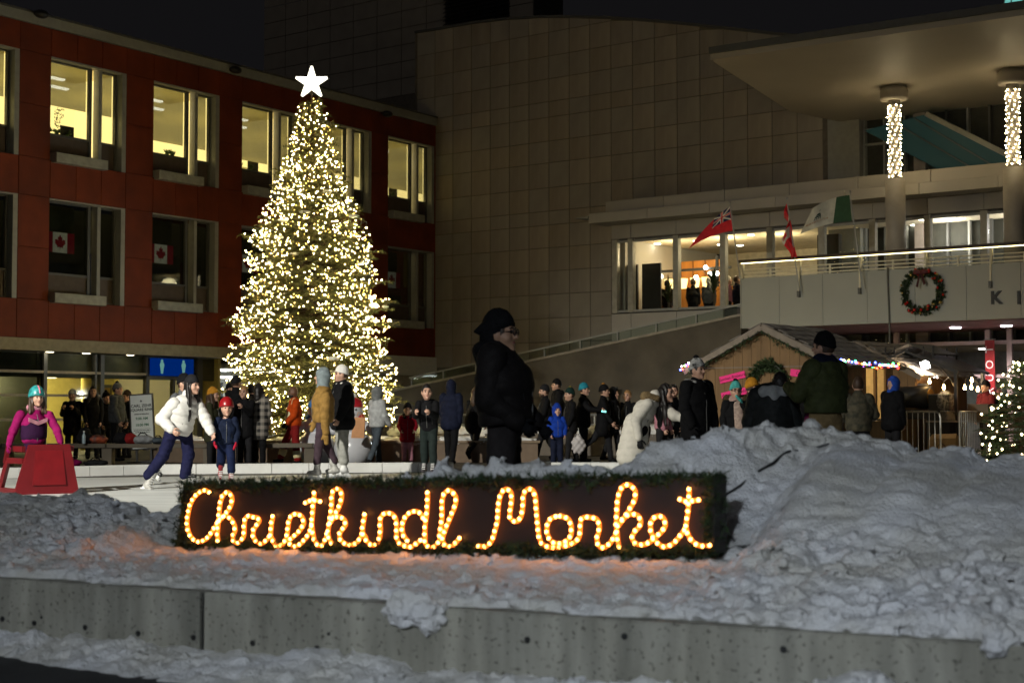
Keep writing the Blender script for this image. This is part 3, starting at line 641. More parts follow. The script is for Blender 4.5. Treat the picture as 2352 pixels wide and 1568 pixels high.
# ---- entrance below the balcony
EN = DEP + 1.2
ent = frame_empty('entrance', BAL); tag(ent, 'glazed city hall entrance under the pink lit balcony soffit', 'entrance')
M_pinkf = mat('entrance_frame', (.52, .42, .42), .5)
ux = lambda x, y=800: BAL.px(x, y, EN)[0]
for x in (1905, 2060, 2270, 2320, 2430): MB().box(ux(x) - .07, ux(x) + .07, EN - .06, EN + .06, 0, 3.3).build('mullion', M_pinkf, ent)
for z in (2.95, 2.05): MB().box(ux(1800), ux(2430), EN - .05, EN + .05, z - .05, z + .05).build('transom', M_pinkf, ent)
MB().box(ux(1760), ux(2600), EN + 5, EN + 5.1, 0, 3.3).build('hall_wall', mat('hall_wall', (.32, .33, .35), .5), ent)
MB().box(ux(1760), ux(2600), EN + .2, EN + 5, 2.9, 2.95).build('hall_ceiling', mat('hall_ceiling', (.4, .33, .2), .6), ent)
for a, b in ((1905, 2060), (2060, 2270), (2270, 2320), (2320, 2430)): MB().box(ux(a) + .08, ux(b) - .08, EN, EN + .012, .1, 3.2).build('pane', M_glass, ent)
MB().box(ux(1700) - 3, ux(1905), EN - .1, EN + .1, 0, 3.3).build('side_wall', M_conc, ent)
dl = MB().lathe([(.13, ZB0 - .03), (.15, ZB0 - .006)], 14).mesh('downlight'); dl.materials.append(glow('entrance_disc', (1, .92, .98), 16))
for x in (2195, 2312): link('downlight', dl, None, ent, (BAL.px(x, 786, EN - 1.3)[0], EN - 1.3, 0))
for x in (2150, 2260): link('downlight', dl, None, ent, (BAL.px(x, 822, EN + 2.5)[0], EN + 2.5, -.42))
for u, v in ((ux(2180), EN - 1.3), (ux(2310), EN - 1.3), (ux(2230), EN + 2.5)):
    ld = bpy.data.lights.new('entrance_lamp', 'SPOT'); ld.energy = 420; ld.color = (1, .82, .8); ld.spot_size = R(130); ld.spot_blend = .8; ld.shadow_soft_size = .14
    o = bpy.data.objects.new('entrance_lamp', ld); col.objects.link(o); o.parent = ent; o.location = (u, v, ZB0 - .05 if v < EN else 2.85)
bn = empty('entrance_banner', tuple(BAL.w(ux(2283), EN - .3, 0)), BAL.ang); tag(bn, 'narrow red vertical banner with white letters at the entrance', 'banner')
MB().box(-.13, .13, -.01, .01, 1.0, 3.0).build('cloth', mat('banner_red', (.28, .01, .013), .6), bn); MB().tube([(-.16, 0, 3.02), (.16, 0, 3.02)], .015, 6).build('rod', M_alu, bn)
for s, z in (('T', 2.75), ('O', 2.35), ('U', 2.0), ('R', 1.65)): text('letter', s, .30, M_white, bn, (0, -.014, z), .003, tilt=-math.pi / 2)

# ---- canopy and columns wrapped in lights
CZ = 9.55
can = [ground(x, y, CZ) for x, y in ((1632, 138), (1816, 257), (1852, 264), (1960, 286), (2500, 232), (2800, -20), (2500, 14))]
cp = empty('canopy', (can[0][0], can[0][1], 0)); tag(cp, 'broad flat cream canopy roof on two light-wrapped columns', 'canopy')
pl = [(p[0] - can[0][0], p[1] - can[0][1]) for p in can]
M_can = mat('canopy_soffit', (.46, .41, .33), .55, var=.05, vs=.5)
MB().slab(pl[::-1] if False else pl, CZ, CZ + .14).build('soffit', M_can, cp)
MB().slab([(x * 1.0 - .05, y - .05) for x, y in pl], CZ + .143, CZ + .30).build('roof_edge', M_alud, cp)
M_colm = mat('column_paint', (.40, .36, .30), .5, var=.04)
def column(x, s, label):
    p = at_scale(x, s); p[2] = 0
    r = empty('canopy_column', (p[0], p[1], 4.4)); tag(r, label, 'column', 'canopy columns')
    MB().lathe([(.255, 0), (.255, 2.72)], 28).build('lower_shaft', M_colm, r, True)
    MB().lathe([(.15, 2.72), (.15, CZ - 4.4)], 24).build('upper_shaft', M_colm, r, True)
    MB().lathe([(.34, CZ - 4.4 - .36), (.36, CZ - 4.4 - .3), (.36, CZ - 4.4 - .12), (.30, CZ - 4.4 - .002)], 28).build('collar', M_colm, r, True)
    wr = MB(); bl_ = MB(); T = []
    for h in range(6):
        T.append([(.165 * math.cos(a + h * 1.047), .165 * math.sin(a + h * 1.047), 2.8 + 1.9 * a / 6.0) for a in np.linspace(0, 6.0, 60)])
    for t in T: wr.tube(t, .006, 4)
    for t in T:
        for q in t[::3]:
            j = [random.uniform(-.02, .02) for _ in range(3)]
            a = np.array(q) + j; bl_.add([a + d for d in np.array([(1,0,0),(-1,0,0),(0,1,0),(0,-1,0),(0,0,1),(0,0,-1)]) * .017], OCT)
    sl_ = empty('string_lights', (p[0], p[1], 4.4)); tag(sl_, 'white string lights spiralled round ' + ('the column behind the wreath' if x < 2200 else 'the column above the K letter'), 'string lights', 'column string lights')
    wr.build('wire', M_black, sl_); tag(bl_.build('bulbs', glow('column_bulb', (1, .80, .46), 80), sl_), kind='stuff')
OCT = [(0,2,4),(2,1,4),(1,3,4),(3,0,4),(2,0,5),(1,2,5),(3,1,5),(0,3,5)]
column(2062, 89, 'round cream canopy column behind the wreath'); column(2336, 93.6, 'round cream canopy column above the K letter')
p0 = at_scale(2092, 86); st_ = MB().tube([(p0[0] - .25, p0[1] + 1, 4.4), (p0[0] + .05, p0[1] + 1.0, CZ - .3)], .055, 8).build('canopy_strut', M_colm); tag(st_, 'thin slanted strut under the canopy beside a lit column', 'strut')

# ---- glazed block behind under the canopy, roof with its teal light painted on, teal dome
gb = frame_empty('glazed_block', BEI); tag(gb, 'dark glazed block between beige wall and teal roof', 'building')
ua = UE + .02; G0 = BEI.px(1900, 410)[1]; G1 = BEI.px(1900, 275)[1]
MB().box(ua, ua + 1.0, -.02, 1, 3, G1 + .6).build('corner_panel', M_alu, gb)
MB().box(ua + 1.02, ua + 12, .35, .5, 3, G1 + .3).build('dark_wall', M_dark, gb)
for k in range(14):
    x = ua + 1.05 + k * .62; MB().box(x - .03, x + .03, .18, .34, 3, G1 + .2 - k * .05).build('mullion', M_alu if k in (0, 1, 2, 5) else M_alud, gb)
for z in (G0 + .9, G1 - .4): MB().box(ua + 1.02, ua + 3.0, .2, .33, z - .03, z + .03).build('transom', M_alu, gb)
MB().box(ua + 2.6, ua + 2.95, .1, .3, 3, G1 - .1).build('pier', mat('pale_pier', (.45, .38, .33)), gb)
tl = [ground(x, y, z) for x, y, z in ((1995, 300, 10.5), (2145, 268, 11.5), (2345, 372, 9.2), (2200, 392, 7.9))]
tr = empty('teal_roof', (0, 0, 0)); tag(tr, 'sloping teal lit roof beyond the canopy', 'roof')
P_ = [hit(x, y, BEI.w(0, -.5, 0), BEI.v) for x, y in ((1985, 300), (2130, 262), (2352, 378), (2352, 400), (2180, 402))]
M_teal = mat('teal_roof', (.018, .05, .05), .6, emit=(.006, .024, .023), es=.5, var=.08, vs=.4)  # teal light falling on the roof, put into its colour and faint glow
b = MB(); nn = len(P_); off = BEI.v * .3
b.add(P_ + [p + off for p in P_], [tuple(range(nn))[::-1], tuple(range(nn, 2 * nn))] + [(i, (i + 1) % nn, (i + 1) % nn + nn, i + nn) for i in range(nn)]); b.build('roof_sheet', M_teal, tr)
def seam(a, b_, nm, m, wd=.05): MB().bar(hit(*a, BEI.w(0, -.54, 0), BEI.v), hit(*b_, BEI.w(0, -.54, 0), BEI.v), wd).build(nm, m, tr)
for a, b_ in (((2060, 285), (2250, 396)), ((2100, 272), (2300, 392))): seam(a, b_, 'seam', M_alud, .04)
seam((2128, 262), (2354, 376), 'ridge', M_alu, .14)
dm = hit(2362, 2, BEI.w(0, 6, 0), BEI.v); dome = empty('lit_dome', tuple(dm)); tag(dome, 'pale teal lit glass dome above the canopy edge', 'dome')
MB().ball((0, 0, -.2), .75, 24, 14).build('glass_dome', glow('teal_dome', (.16, .52, .48), .9), dome, True)
for k in range(6): MB().tube([(.76 * math.cos(t) * math.cos(k * .52), .76 * math.cos(t) * math.sin(k * .52), -.2 + .76 * math.sin(t)) for t in np.linspace(0, math.pi, 14)], .02, 4).build('rib', M_alu, dome)

# ---- flags on leaning poles
def cloth(nu, nv, top, fall, wave):
    """grid of points: u along the fly from the hoist, v downwards"""
def flag(name, label, base_px, top_px, hoist, fly, droop, paint, depth=-.25):
    bw_ = BAL.w(BAL.px(*base_px, depth)[0], depth, BAL.px(*base_px, depth)[1]); tw_ = BAL.w(BAL.px(*top_px, depth)[0], depth, BAL.px(*top_px, depth)[1])
    r = empty(name, tuple(bw_)); tag(r, label, 'flag', 'flags on the balcony'); loc = lambda p: np.asarray(p) - bw_
    MB().tube([(0, 0, 0), loc(tw_)], .016, 8).build('pole', M_alu, r); MB().ball(loc(tw_), .035, 8, 6).build('finial', M_alu, r)
    return r, loc
def fpix(r_loc, pts, depth): return [r_loc(BAL.w(BAL.px(x, y, depth)[0], depth, BAL.px(x, y, depth)[1])) for x, y in pts]
def patch(grid, name, m, parent, u0, u1, v0, v1, n=10, k=6, off=0.0):
    """piece of a bilinear flag surface; grid(u,v)->point"""
    V = []; 
    for i in range(n + 1):
        for j in range(k + 1): V.append(grid(u0 + (u1 - u0) * i / n, v0 + (v1 - v0) * j / k, off))
    F = [(i * (k + 1) + j, (i + 1) * (k + 1) + j, (i + 1) * (k + 1) + j + 1, i * (k + 1) + j + 1) for i in range(n) for j in range(k)]
    b = MB(); b.add(V, F); nV = len(V); V2 = [np.asarray(p) + np.array([0, .006, 0]) for p in V]; b.add(V2, [q[::-1] for q in F]); return b.build(name, m, parent, True)
def surf(loc, corners, amp, waves, depth):
    tl_, tr_, br2, bl2 = [np.array(p) for p in fpix(loc, corners, depth)]
    def g(u, v, off=0.0):
        p = tl_ * (1-u) * (1-v) + tr_ * u * (1-v) + br2 * u * v + bl2 * (1-u) * v
        w_ = amp * u * math.sin(waves * u * 6.28 + v * 1.3)
        sag = np.array([0, 0, -.22 * math.sin(u * math.pi) * -0.5 * amp * 3])
        return p + np.array([.25 * w_, w_ - off, .12 * w_]) + sag
    return g
M_navy = mat('flag_navy', (.02, .025, .09), .8)
r, loc = flag('red_ensign_flag', 'red flag with a small union cross in its corner on a pole', (1700, 640), (1676, 466), 1, 1, 1, None)
g = surf(loc, [(1677, 474), (1602, 548), (1582, 572), (1683, 530)], .28, .75, -.25)
patch(g, 'cloth', M_flagred, r, 0, 1, 0, 1, 14, 8)
cn = patch(g, 'canton', M_navy, r, .02, .50, .0, .52, 10, 6, .012)
for a in ((0.02, .50, .21, .31), (.22, .30, .0, .52)): patch(g, 'white_cross', M_flagwhite, cn, a[0], a[1], a[2], a[3], 8, 4, .02)
for a in ((0.02, .50, .235, .285), (.24, .28, .0, .52)): patch(g, 'red_cross', M_flagred, cn, a[0], a[1], a[2], a[3], 8, 4, .026)
for s0, s1 in (((.02, .02), (.22, .21)), ((.30, .31), (.5, .52)), ((.5, .0), (.30, .21)), ((.02, .52), (.22, .31))):
    b = MB(); n = 6
    for i in range(n):
        t0, t1 = i / n, (i + 1) / n; f = lambda t, d: g(s0[0] + (s1[0] - s0[0]) * t, s0[1] + (s1[1] - s0[1]) * t + d, .022)
        b.add([f(t0, -.035), f(t1, -.035), f(t1, .035), f(t0, .035)], [(0, 1, 2, 3)])
    b.build('white_saltire', M_flagwhite, cn)
r, loc = flag('maple_leaf_flag', 'red and white maple leaf flag hanging limp on its pole', (1836, 668), (1807, 456), 1, 1, 1, None)
g = surf(loc, [(1808, 466), (1800, 500), (1808, 603), (1830, 592)], .22, 1.2, -.25)
g2 = lambda u, v, off=0.0: np.asarray(g(u, v, off)) + np.array([.10 * math.sin(v * 9) * u, .06 * math.sin(v * 11 + u * 3), 0])
patch(g2, 'cloth', M_flagred, r, 0, 1, 0, 1, 10, 18)
patch(g2, 'white_band', M_flagwhite, r, .25, 1.0, .42, .62, 8, 6, .014); patch(g2, 'leaf_fold', M_flagred, r, .5, .95, .48, .57, 6, 5, .024)
patch(g2, 'white_band', M_flagwhite, r, .3, .8, .18, .3, 6, 5, .014)
r, loc = flag('city_flag', 'white flag with dark green band and small dome emblem', (1980, 660), (1952, 441), 1, 1, 1, None)
g = surf(loc, [(1951, 448), (1868, 478), (1838, 538), (1957, 508)], .22, .8, -.25)
patch(g, 'cloth', mat('city_white', (.62, .6, .5), .8), r, .36, 1, 0, 1, 12, 8); patch(g, 'green_band', mat('city_green', (.03, .085, .04), .8), r, 0, .36, 0, 1, 8, 8)
def onflag(poly, nm, m): MB().add([g(u, v, .012) for u, v in poly], [tuple(range(len(poly)))]).build(nm, m, r)
M_emb = mat('emblem_green', (.03, .06, .05), .8)
onflag([(.80, .52), (.66, .52), (.66, .57), (.80, .57)], 'emblem', M_emb); onflag([(.79, .51), (.77, .43), (.73, .40), (.69, .43), (.67, .51)], 'emblem', M_emb)
for k in range(4): onflag([(.795 - k * .04, .58), (.775 - k * .04, .58), (.775 - k * .04, .66), (.795 - k * .04, .66)], 'emblem', M_emb)
onflag([(.735, .36), (.725, .36), (.725, .26), (.735, .26)], 'emblem', M_emb)
tm = text_mesh('KITCHENER', .13, .001); # seen from its reverse side, so the word runs backwards
vv = np.array([v.co[:] for v in tm.vertices]); hw = abs(vv[:, 0]).max()
for v in tm.vertices: v.co = Vector(g(.72 + v.co.x / hw * .24, .74 - v.co.y * .9, .014))
link('flag_word', tm, mat('flag_word_orange', (.45, .2, .08), .8), r)

# ---- balcony wreath
M_needle = mat('fir_green', (.035, .062, .018), .7, var=.45, vs=14)
def needles(V, F, c, d, L, wd, n, spread):
    """append n thin blades fanned about direction d at c"""
    for _ in range(n):
        e = d + np.random.normal(0, spread, 3); e /= np.linalg.norm(e) + 1e-9
        s = np.cross(e, np.random.normal(0, 1, 3)); s /= np.linalg.norm(s) + 1e-9
        l = L * random.uniform(.6, 1.15); k = len(V)
        V += [c - s * wd, c + s * wd, c + e * l]; F.append((k, k + 1, k + 2))
def wreath(name, label, centre, ang, Rw, r, nn, extras):
    w_ = empty(name, tuple(centre), ang); tag(w_, label, 'wreath')
    V, F = [], []
    for _ in range(nn):
        a = random.uniform(0, 6.283); b_ = random.uniform(0, 6.283); rr = r * random.uniform(.2, .8)
        cdir = np.array([math.cos(a), 0, math.sin(a)]); c = cdir * (Rw + rr * math.cos(b_)) + np.array([0, -abs(rr * math.sin(b_)), 0])
        d = cdir * math.cos(b_) + np.array([0, -abs(math.sin(b_)) - .2, 0]) + np.array([-math.sin(a), 0, math.cos(a)]) * .5
        needles(V, F, c, d, r * .75, r * .10, 9, .45)
    link('greenery', np_mesh('greenery', V, F, False), M_needle, w_)
    MB().tube([(Rw * math.cos(t), -.02, Rw * math.sin(t)) for t in np.linspace(0, 6.283, 40)], r * .35, 8).build('ring', mat('wreath_core', (.02, .03, .012)), w_)
    if extras:
        for k in range(34):
            a = random.uniform(0, 6.283); rr = Rw + random.uniform(-.6, .8) * r; m = random.choice((mat('bauble_red', (.5, .02, .01), .2), mat('bauble_red', (.5, .02, .01), .2), mat('bauble_gold', (.6, .42, .12), .25, .6)))
            MB().ball((rr * math.cos(a), -r * random.uniform(.7, 1.0), rr * math.sin(a)), random.uniform(.025, .042), 8, 6).build('bauble', m, w_, True)
        bb = MB(); bb.ball((-.09, -.16, Rw), (.11, .05, .07), 10, 6); bb.ball((.09, -.16, Rw), (.11, .05, .07), 10, 6)
        bb.add([(-.03, -.17, Rw - .03), (.02, -.17, Rw - .03), (-.06, -.17, Rw - .38), (-.12, -.17, Rw - .36)], [(0, 1, 2, 3), (3, 2, 1, 0)]); bb.add([(.0, -.165, Rw - .03), (.05, -.165, Rw - .03), (.14, -.165, Rw - .3), (.08, -.165, Rw - .33)], [(0, 1, 2, 3), (3, 2, 1, 0)])
        bb.build('bow', mat('bow_dark_red', (.10, .012, .012), .6), w_)
u, z = BAL.px(2121, 670); wreath('wreath', 'round green wreath with red and gold baubles and dark bow on the balcony', BAL.w(u, -.02, z), BAL.ang, .48, .12, 420, True)

# ================================================================== MARKET HUTS
M_board2 = mat('plywood_siding', (.175, .098, .036), .7, var=.16, vs=2.5, stretch=(3, 3, .5))
M_shing = mat('grey_shingle', (.17, .15, .13), .85, var=.3, vs=5, bump=.4, bs=40)
M_trim = mat('trim_wood', (.20, .16, .12), .7)
HD = np.array([.79, -.613]); HD /= np.linalg.norm(HD); HV = np.array([-HD[1], HD[0]])
def garland_lights(name, label, pts, per, parent_mats, r=.02, sag=.03, group=None, wire=True):
    e = empty(name, (0, 0, 0)); tag(e, label, 'string lights', group)
    if wire: MB().tube(pts, .007, 5).build('wire', M_black, e)
    k = 0
    for i in range(len(pts) - 1):
        for j in range(per):
            t = j / per; p = np.asarray(pts[i]) * (1 - t) + np.asarray(pts[i + 1]) * t + np.random.normal(0, .022, 3); p[2] -= abs(np.random.normal(0, sag))
            MB().ball(p, r, 6, 4).build('bulb', parent_mats[k % len(parent_mats)], e, True); k += random.choice((1, 1, 2))
    return e
CL = [glow('bulb_' + n, c, 14) for n, c in (('blue', (.08, .12, 1)), ('white', (1, .85, .8)), ('red', (1, .06, .03)), ('green', (.05, 1, .25)), ('amber', (1, .45, .05)), ('violet', (.35, .1, 1)))]
def hut(name, label, apx, s, halfw, depth, front):
    p = at_scale(apx, s); a = math.atan2(HD[1], HD[0])
    e = empty(name, (p[0], p[1], 0), a); tag(e, label, 'market hut', 'wooden market huts')
    ze, za = 1.98, 2.70; W = halfw; ov = .16
    zr_ = lambda x: za - (za - ze) * abs(x) / W
    if front == 'closed':
        n = 15
        for i in range(n):
            x0, x1 = -W + 2 * W * i / n + .003, -W + 2 * W * (i + 1) / n - .003
            if x0 * x1 < 0: MB().prism([(x0, 0), (x1, 0), (x1, zr_(x1)), (0, za), (x0, zr_(x0))], -random.uniform(0, .004), .03).build('siding_board', M_board2, e)
            else: MB().prism([(x0, 0), (x1, 0), (x1, zr_(x1)), (x0, zr_(x0))], -random.uniform(0, .004), .03).build('siding_board', M_board2, e)
        MB().box(-W, W, -.012, -.006, 1.93, 1.95).build('trim_strip', M_trim, e)
        MB().box(-W - .05, -W + .04, -.03, .06, 0, 1.98).build('corner_post', M_trim, e); MB().box(W - .04, W + .05, -.03, .06, 0, 1.98).build('corner_post', M_trim, e)
    else:
        for x0, x1 in ((-W, -.25), (.22, W)):
            n = 6
            for i in range(n):
                u0, u1 = x0 + (x1 - x0) * i / n + .003, x0 + (x1 - x0) * (i + 1) / n - .003
                MB().prism([(u0, 0), (u1, 0), (u1, zr_(u1)), (u0, zr_(u0))], 0, .03).build('siding_board', M_board2, e)
        MB().prism([(-.25, 1.95), (.22, 1.95), (.22, zr_(.22)), (0, za), (-.25, zr_(-.25))], 0, .03).build('siding_board', M_board2, e)
        MB().box(-.25, .22, -.15, .4, .95, 1.0).build('counter', M_board2, e); MB().box(-.25, .22, 0, .03, 0, .95).build('counter_front', M_board2, e)
        ld = bpy.data.lights.new('hut_lamp', 'POINT'); ld.energy = 90; ld.color = (1, .74, .36); ld.shadow_soft_size = .12
        o = bpy.data.objects.new('hut_lamp', ld); col.objects.link(o); o.parent = e; o.location = (0, 1.0, 1.85)
        MB().ball((0, 1.0, 1.95), .06, 8, 6).build('lamp', glow('hut_bulb', (1, .8, .45), 25), e)
        MB().box(-W + .05, W - .05, depth - .2, depth - .1, 0, 2.0).build('back_wall', mat('pale_wood', (.68, .52, .28), .7), e)
    MB().box(-W - .02, -W + .02, .03, depth, 0, 1.96).build('side_wall', M_board2, e)
    if front == 'closed':
        n = 7
        for i in range(n):
            a_, b_ = .04 + 1.06 * i / n, .04 + 1.06 * (i + 1) / n - .006; MB().box(W - .02, W + random.uniform(.018, .022), a_, b_, 0, 1.96).build('siding_board', M_board2, e)
        MB().box(W - .02, W + .02, 1.11, 1.95, 0, .92).build('counter_front', M_board2, e); MB().box(W - .3, W + .22, 1.11, 1.95, .925, .965).build('counter', M_trim, e)
        MB().box(W - .02, W + .02, 1.96, depth, 0, 1.96).build('side_wall', M_board2, e); MB().box(W - .025, W + .025, 1.50, 1.57, .97, 1.96).build('post', M_board2, e)
        MB().box(-W + .05, W - .05, depth - .06, depth - .02, 0, 2.0).build('back_wall', mat('pale_wood', (.68, .52, .28), .7), e)
        ld = bpy.data.lights.new('hut_lamp', 'POINT'); ld.energy = 45; ld.color = (1, .74, .36); ld.shadow_soft_size = .12
        o = bpy.data.objects.new('hut_lamp', ld); col.objects.link(o); o.parent = e; o.location = (.6, 1.0, 1.75)
        MB().ball((.6, 1.0, 1.9), .06, 8, 6).build('lamp', glow('hut_bulb', (1, .8, .45), 25), e)
    else: MB().box(W - .02, W + .02, .03, depth, 0, 1.96).build('side_wall', M_board2, e)
    # roof slopes with shingle courses
    for sx in (-1, 1):
        rf = MB(); A = np.array([0, -ov, za + .02]); Bq = np.array([sx * (W + .2), -ov, zr_(W + .2) + .02]); D = np.array([0, depth + 2 * ov, 0]); nrm = np.cross(Bq - A, D); nrm /= np.linalg.norm(nrm); nrm *= np.sign(nrm[2])
        rf.add([A, Bq, Bq + D, A + D, A + nrm * .03, Bq + nrm * .03, Bq + D + nrm * .03, A + D + nrm * .03], [(0, 1, 2, 3), (7, 6, 5, 4), (0, 4, 5, 1), (1, 5, 6, 2), (2, 6, 7, 3), (3, 7, 4, 0)]); ro = rf.build('roof', M_trim, e)
        m = 8
        for i in range(m):
            t0, t1 = i / m, (i + 1) / m + .02; P0 = A + (Bq - A) * t0 + nrm * .034; P1 = A + (Bq - A) * t1 + nrm * .046
            k = 9
            for j in range(k):
                d0, d1 = D * ((j + (i % 2) * .5) / (k + .5)), D * ((j + 1 + (i % 2) * .5 - .02) / (k + .5)); q = [P0 + d0, P1 + d0, P1 + d1, P0 + d1]; o3 = nrm * random.uniform(.010, .018)
                MB().add(q + [v + o3 for v in q], [(0, 1, 2, 3), (7, 6, 5, 4), (0, 4, 5, 1), (1, 5, 6, 2), (2, 6, 7, 3), (3, 7, 4, 0)]).build('shingle', M_shing, ro)
        MB().bar((0, -ov - .01, za - .02), (sx * (W + .2), -ov - .01, zr_(W + .2) - .02), .03, .11).build('barge_board', M_trim, e)
    return e
h1 = hut('market_hut', 'wooden market hut with wreath and pink paper signs on its gable', 1760, 122, 1.5, 2.3, 'closed')
h2 = hut('market_hut', 'wooden market hut with an open lit counter behind the gazebo', 1972, 98, 1.42, 3.0, 'open')
HUT = Frame(tuple(h1.location[:2]), tuple(np.array(h1.location[:2]) + HD))
u, z = HUT.px(1766, 882, -.05); wreath('wreath', 'large plain dark green wreath on the hut gable', HUT.w(u, -.05, z), HUT.ang, .36, .12, 420, False)
M_pink = mat('pink_paper', (.85, .03, .22), .7, var=.04, emit=(.4, .005, .08), es=.10); M_ink = mat('ink', (.12, .01, .03), .8)
def note(px_, py_, w_, h_, tilt, s, lab):
    u, z = HUT.px(px_, py_, -.03); e = empty('paper_sign', tuple(HUT.w(u, -.03, z)), HUT.ang); e.rotation_euler = (0, -tilt, HUT.ang); tag(e, lab, 'sign', 'pink paper signs on the hut')
    MB().box(-w_ / 2, w_ / 2, -.003, .003, -h_ / 2, h_ / 2).build('paper', M_pink, e)
    text('writing', s, h_ * .62, M_ink, e, (0, -.006, 0), .001, shear=.25)
note(1682, 866, .56, .13, .20, 'German Bratwurst', 'pink paper sign lettered German on the hut gable')
note(1686, 903, .56, .13, .20, 'Assorted Drinks', 'pink paper sign lettered Assorted below another pink sign')
note(1843, 858, .50, .13, -.12, 'German', 'pink paper sign beside the wreath above a lower one')
note(1848, 896, .50, .13, -.12, 'Drinks', 'lowest pink paper sign beside the green jacket')
# dark garland along the gable rakes and coloured bulbs at the eaves
V, F = [], []
for sx in (-1, 1):
    for k in range(150):
        t = random.uniform(0, 1.1); x = sx * 1.5 * t; z = 2.62 - .72 * t - abs(random.gauss(0, .05)); needles(V, F, HUT.w(x, -.2, z), np.random.normal(0, 1, 3), .07, .008, 3, .5)
gl_ = empty('rake_garland', tuple(HUT.w(0, -.2, 2.6))); tag(gl_, 'thin dark light garland hung along the hut gable rakes', 'garland')
V = [v - HUT.w(0, -.2, 2.6) for v in V]; link('greenery', np_mesh('greenery', V, F, False), M_needle, gl_)
MB().tube([np.array(HUT.w(x, -.2, 2.62 - .72 * abs(x) / 1.5 - .03 * abs(math.sin(x * 9)))) - HUT.w(0, -.2, 2.6) for x in np.linspace(-1.65, 1.65, 50)], .008, 5).build('wire', M_black, gl_)
garland_lights('string_lights', 'short coloured bulb string at the hut corner beside the patterned beanie', [HUT.w(-1.72, -.25, 1.99), HUT.w(-1.55, -.25, 2.03), HUT.w(-1.45, -.22, 1.95)], 6, CL, .02)
garland_lights('string_lights', 'coloured bulb string along the hut eave above the camouflage jacket', [HUT.w(1.62, -.1, 2.06), HUT.w(1.70, .7, 1.99), HUT.w(1.72, 1.5, 2.01), HUT.w(1.72, 2.2, 2.0)], 14, CL, .022)

# ---- grill gazebo
GA = at_scale(2085, 100); GAZ = Frame(tuple(GA[:2]), tuple(GA[:2] + HD))
gz = frame_empty('grill_gazebo', GAZ); tag(gz, 'dark two tier metal grill gazebo hung with bare bulbs', 'gazebo')
W, D, ze, za = 1.16, 1.6, 2.04, 2.52
M_gaz = mat('gazebo_metal', (.03, .028, .027), .45, .3)
for sx in (-1, 1):
    for (w0, w1, dz, y0, y1) in ((.30, W + .12, 0, -.15, D + .15), (0, .62, .14, .05, D - .05)):
        zf = lambda x: za - (za - ze) * x / W + dz
        m = 12
        for i in range(m):
            a, b = y0 + (y1 - y0) * i / m, y0 + (y1 - y0) * (i + 1) / m - .012
            MB().add([(sx * w0, a, zf(w0)), (sx * w1, a, zf(w1)), (sx * w1, b, zf(w1)), (sx * w0, b, zf(w0)), (sx * w0, a, zf(w0) + .02), (sx * w1, a, zf(w1) + .02), (sx * w1, b, zf(w1) + .02), (sx * w0, b, zf(w0) + .02)],
                [(0, 1, 2, 3), (7, 6, 5, 4), (0, 4, 5, 1), (1, 5, 6, 2), (2, 6, 7, 3), (3, 7, 4, 0)]).build('roof_rib', M_gaz, gz)
    for y in (0, D): MB().box(sx * W - .035, sx * W + .035, y - .035, y + .035, 0, ze).build('post', M_gaz, gz); MB().tube([(sx * W, y, ze - .45), (sx * (W - .12), y, ze - .2), (sx * (W - .4), y, ze + .1)], .02, 6).build('brace', M_gaz, gz)
    for y in (-.12, D + .12): MB().bar((0, y, za - .03), (sx * (W + .1), y, ze - .07), .05).build('rafter', M_gaz, gz)
    for x in (.35, .58): MB().box(sx * x - .015, sx * x + .015, .1, .13, za - .2, za + .08).build('riser', M_gaz, gz); MB().box(sx * x - .015, sx * x + .015, D - .13, D - .1, za - .2, za + .08).build('riser', M_gaz, gz)
u, z = GAZ.px(2125, 838, .3); gf_ = empty('work_lamp', tuple(GAZ.w(u, .3, z))); tag(gf_, 'square white work lamp glaring under the gazebo roof', 'lamp')
MB().obox((0, 0, 0), (.085, 0, .03), (0, .03, 0), (-.03, 0, .085)).build('lamp_face', glow('work_lamp', (1, .96, .95), 45), gf_); MB().bar((0, .03, .02), (.02, .08, .16), .03).build('bracket', M_black, gf_)
ld = bpy.data.lights.new('work_light', 'POINT'); ld.energy = 150; ld.color = (1, .76, .46); ld.shadow_soft_size = .08
o = bpy.data.objects.new('work_light', ld); col.objects.link(o); o.parent = gf_; o.location = (0, -.12, -.05)
ed = empty('bulb_string', tuple(GAZ.w(0, 0, 0)), GAZ.ang); tag(ed, 'string of warm bare pear bulbs hanging under the gazebo', 'string lights')
bulb = MB().lathe([(.008, .05), (.014, .03), (.03, -.01), (.035, -.03), (.025, -.06), (.004, -.072)], 10).mesh('bulb', True); bulb.materials.append(glow('edison_bulb', (1, .60, .22), 70))
sock = MB().lathe([(.016, .05), (.016, .11)], 8).mesh('socket'); sock.materials.append(M_black)
last = None
for x, y in ((1994, 896), (2005, 891), (2016, 895), (2135, 874), (2168, 887), (2195, 878), (2216, 888), (2232, 871), (2231, 887), (2246, 892)):
    v = .0 if x > 2020 else .3; u, z = GAZ.px(x, y, v); link('bulb', bulb, None, ed, (u, v, z)); link('socket', sock, None, ed, (u, v, z))
    if last: MB().tube([last, ((last[0] + u) / 2, v, max(last[2], z + .11) + .02), (u, v, z + .11)], .006, 5).build('wire', M_black, ed)
    last = (u, v, z + .11)
garland_lights('string_lights', 'row of tiny white lights under the gazebo ridge', [GAZ.w(GAZ.px(2092, 846, .6)[0], .6, 2.0), GAZ.w(GAZ.px(2160, 856, .6)[0], .6, 1.93)], 14, [glow('tiny_white', (1, .9, .85), 14)], .016)
u, z = GAZ.px(2082, 868, 1.3); kw = empty('stall_banner', tuple(GAZ.w(u, 1.3, z)), GAZ.ang); tag(kw, 'small white banner with a taco drawing and red letters kw', 'banner')
